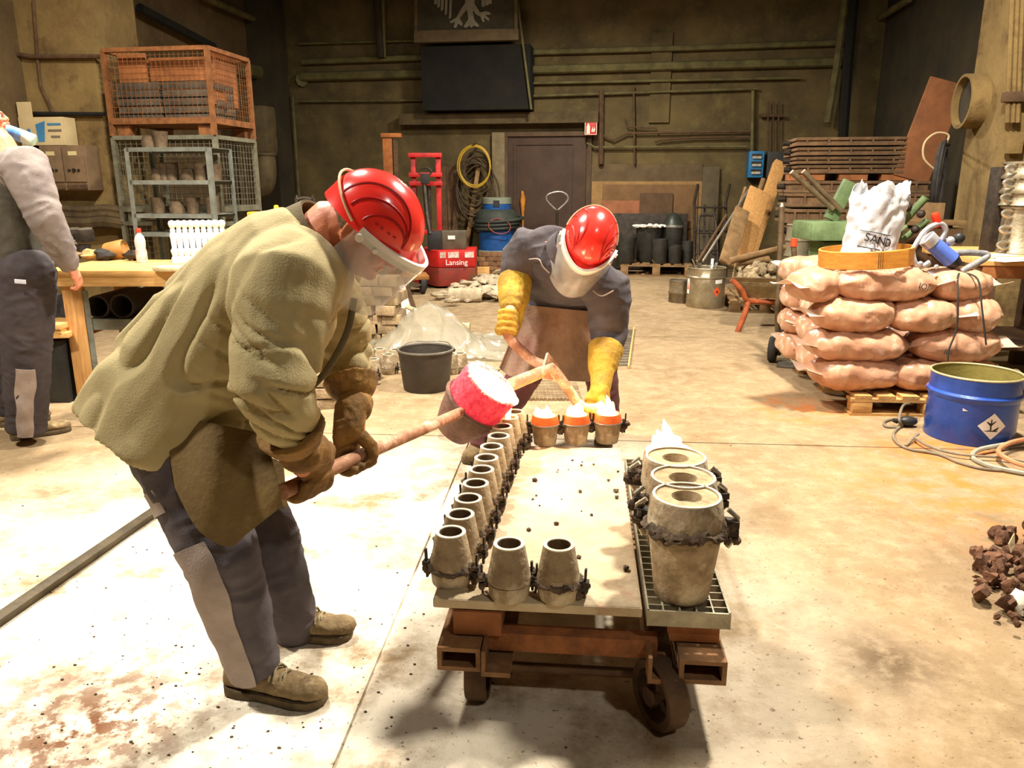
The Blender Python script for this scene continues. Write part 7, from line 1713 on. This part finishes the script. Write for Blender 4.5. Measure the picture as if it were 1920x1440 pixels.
# heap under clear plastic sheet
HC = V((aty(806, 640, 6.55).x, 6.55, 0))
def hill(x, y): r2 = (x / .36) ** 2 + (y / .36) ** 2; return .40 * math.exp(-r2 * 1.15) 
heap = MB(); heap.sheet(lambda a, c: ((a - .5) * 1.5, (c - .5) * 1.4, hill((a - .5) * 1.5, (c - .5) * 1.4) + .012 * noise.noise(V((a * 9, c * 9, 1))) * min(1, hill((a - .5) * 1.5, (c - .5) * 1.4) * 6) + .003), 40, 40, .004)
o = one('sand_heap', 'grey sand heap under the clear plastic sheet', 'sand', heap, mat('grey_sand', (146, 130, 100), (116, 102, 76), .95, 0, 14, .5), centre=False); o.location = HC; o['kind'] = 'stuff'; del o['category']
film3 = mat('clear_sheet', (190, 182, 162), (160, 150, 126), .16, 0, 3, .5, var=0, fine=16, alpha=.32, spec=.9)
x0s, x1s = aty(655, 700, 6.55).x - HC.x, aty(950, 640, 6.55).x - HC.x
def shf(a, c):
    x = x0s + (x1s - x0s) * a; y = -.62 + 1.2 * c + .18 * a; h = hill(x * .95, y * .95) + .012
    n1 = noise.noise(V((x * 6, y * 6, 4))); n2 = abs(noise.noise(V((x * 5 + y * 3, y * 2.5 - x * 4, 9))))
    edge = max(0, 1 - a / .2); h += .035 * max(0, n1) + .05 * max(0, .16 - n2) * 3 + .10 * edge * abs(noise.noise(V((x * 5, y * 5, 0))))
    return (x, y, h + .004)
b = MB(); b.sheet(shf, 90, 60, .0015); o = one('plastic_sheet', 'clear crinkled plastic sheet draped over the sand heap', 'sheet', b, film3, centre=False, ang=60); o.location = HC
q = atz(862, 624, 0); b = MB(); b.tube(spline([q + V((-.55, .25, .22)), q + V((-.25, .12, .12)), q + V((0, .02, .06)), q + V((.1, .0, .05))], 6), [.02 + .035 * i / 18 for i in range(19)], 12); one('rolled_sheet', 'rolled yellowish end of plastic sheet beside the heap', 'sheet', b, mat('roll_film', (206, 186, 140), (180, 160, 116), .5, 0, 8, .2))
# small moulds standing on the floor
fmg = 'small moulds standing on the floor behind the bucket'
fp = small_mould('small conical mould standing on the floor near the black bucket', fmg, clayband=False, seed=11)
first = True
for (px, py) in ((668, 657), (690, 656), (712, 654), (741, 655), (770, 655), (728, 664), (700, 673), (688, 684), (846, 664), (863, 662), (676, 700)):
    p = atz(px, py, .153); p.z = .001
    if first: fp.location = p; first = False
    else: dup(fp, p, random.uniform(0, 3))
fb_ = [(704, 674), (690, 686)]
# black mortar bucket
q = atz(797, 735, 0); q.y += .1; BK = thing('mortar_bucket', 'black plastic mortar bucket standing on the floor', 'bucket', q)
rb_ = 52 * ppm(q.y, .2); hB = .29
b = MB(); b.lathe([(0, 0), (rb_ * .80, 0), (rb_ * .83, .012), (rb_ * .97, hB - .03), (rb_ * .985, hB - .03), (rb_ * 1.0, hB), (rb_ * .955, hB), (rb_ * .94, hB - .02), (rb_ * .80, .02), (0, .016)], 44); obj('bucket_wall', b, mat('bucket_black', (70, 62, 52), (54, 48, 42), .55, 0, 6, .15, var=0), BK)
b = MB(); b.tube(circle((0, 0, hB - .006), rb_ * .985, 44, (1, 0, 0), (0, 1, 0)), .010, 8, True); obj('rim', b, mat('bucket_rim', (96, 88, 76), (74, 68, 58), .5, 0, 8, .1, var=0), BK)
b = MB(); b.tube(spline([(rb_ * 1.0, .05, hB - .02), (rb_ * .7, .16, hB + .012), (0, rb_ * .98, hB + .012), (-rb_ * .7, .16, hB + .01), (-rb_ * 1.0, .0, hB - .02)], 6), .004, 6); obj('wire_handle', b, steel, BK)
for s in (-1, 1): b = MB(); b.ball((s * rb_ * 1.0, .02, hB - .015), .014, 8, 6); obj('handle_eye', b, black, BK)
# white rubble with two broken tubes
rub = mat('white_rubble', (190, 174, 146), (150, 134, 106), .9, 0, 10, .4, var=.12)
for k in range(90):
    px, py = random.uniform(846, 948), random.uniform(524, 566); q = atz(px, py, 0); r = random.uniform(.04, .09); b = MB(); b.ball((0, 0, 0), (r * 1.4, r, r * .5), 8, 6, nz=.35, seed=k + 9, fq=1.1)
    o = one('rubble_piece', 'broken white refractory piece in the rubble pile', 'rubble', b, rub, 'white rubble pieces'); o.location = (q.x, q.y, r * .3 + random.uniform(0, .07) * (1 if 860 < px else .3)); o.rotation_euler = (random.uniform(-.4, .4), random.uniform(-.4, .4), k)
for (x0, x1, y, lab) in ((842, 903, 566, 'broken white tube lying in front of the rubble'), (905, 938, 560, 'short broken white tube half with open end in the rubble')):
    A_, Bq = atz(x0, y, 0), atz(x1, y, 0); r = .085; b = MB(); n = 20; vs = []; fs = []
    b.lathe([(r, 0), (r, (Bq - A_).length), (r - .012, (Bq - A_).length), (r - .012, 0)], 24, frame(A_ + V((0, 0, r)), V((0, 0, 1)), (Bq - A_)), close=True); one('broken_tube', lab, 'tube', b, rub)
for k, (px, py) in enumerate(((822, 563), (848, 574), (832, 560))):
    q = atz(px, py, 0); b = MB(); b.ball((0, 0, 0), (.09, .06, .035), 8, 6, nz=.4, seed=k); o = one('rubble_piece', 'stray white piece lying apart from the rubble pile', 'rubble', b, rub, 'white rubble pieces'); o.location = (q.x, q.y, .03)
# floor grating mat and a propped grate beside the second worker
q0_ = atz(985, 752, 0); q1_ = atz(1090, 750, 0); GT = thing('floor_grating', 'flat dusty grating mat on the floor behind the cross handle', 'grating', (q0_.x, q0_.y, 0)); w = q1_.x - q0_.x; l = .5
gm2 = mat('dusty_grating', (170, 142, 108), (130, 106, 78), .9, .1, 10, .3)
for k in range(12): b = MB(); b.box((w / 2, l * (k + .5) / 12, .012), (w, .016, .022)); obj('bar', b, gm2, GT)
for k in range(14): b = MB(); b.box((w * (k + .5) / 14, l / 2, .009), (.008, l, .016)); obj('cross_rod', b, gm2, GT)
A_ = atz(1152, 692, 0); ht = atz(1168, 618, 0); PG = thing('floor_grate', 'narrow pale-edged grate strip lying on the floor behind the second worker', 'grate', (A_.x, A_.y, 0)); up_ = ht - A_
for dx in (0, .11): b = MB(); b.beam(V((dx, 0, .014)), up_ + V((dx, 0, .014)), .014, .028); obj('side_bar', b, wood, PG)
for k in range(1, 16): p = up_ * (k / 16); b = MB(); b.beam(p + V((.008, 0, .012)), p + V((.102, 0, .012)), .012, .014); obj('rung', b, steel, PG)
# grit strewn over the floor
gr = MB(); rg = random.Random(5)
for k in range(420):
    if k < 330: x, y = rg.gauss(-1.0, .55), rg.gauss(1.9, .5)
    else: x, y = rg.uniform(-3, 3), rg.uniform(1.2, 6)
    if y < 1.1: continue
    r = rg.choice((.0012, .0018, .0025, .0035)); gr.ball((x, y, r * .5), (r * 1.5, r, r * .8), 5, 3, nz=.3, seed=k)
o = obj('floor_grit', gr, clay); o['kind'] = 'stuff'; o['label'] = 'dark clay grit scattered over the dusty floor'
# pendant lamps of the hall, one made up for the fill (above the frame)
for i, (x, y, z, w) in enumerate(LAMPS):
    T = thing('pendant_lamp', 'unseen bell-shaped industrial pendant lamp on the ceiling for hall and fill light', 'lamp', (x, y, z), 0, 'hall pendant lamps')
    b = MB(); b.lathe([(.26, .0), (.27, .0), (.24, .12), (.12, .26), (.06, .30), (0, .30)], 28); b.lathe([(.26, .0), (.23, .115), (.11, .25), (0, .28)], 28); obj('reflector', b, steel, T)
    b = MB(); b.cyl((0, 0, .29), (0, 0, ZC - z), .012, n=8); obj('suspension', b, iron_dark, T)
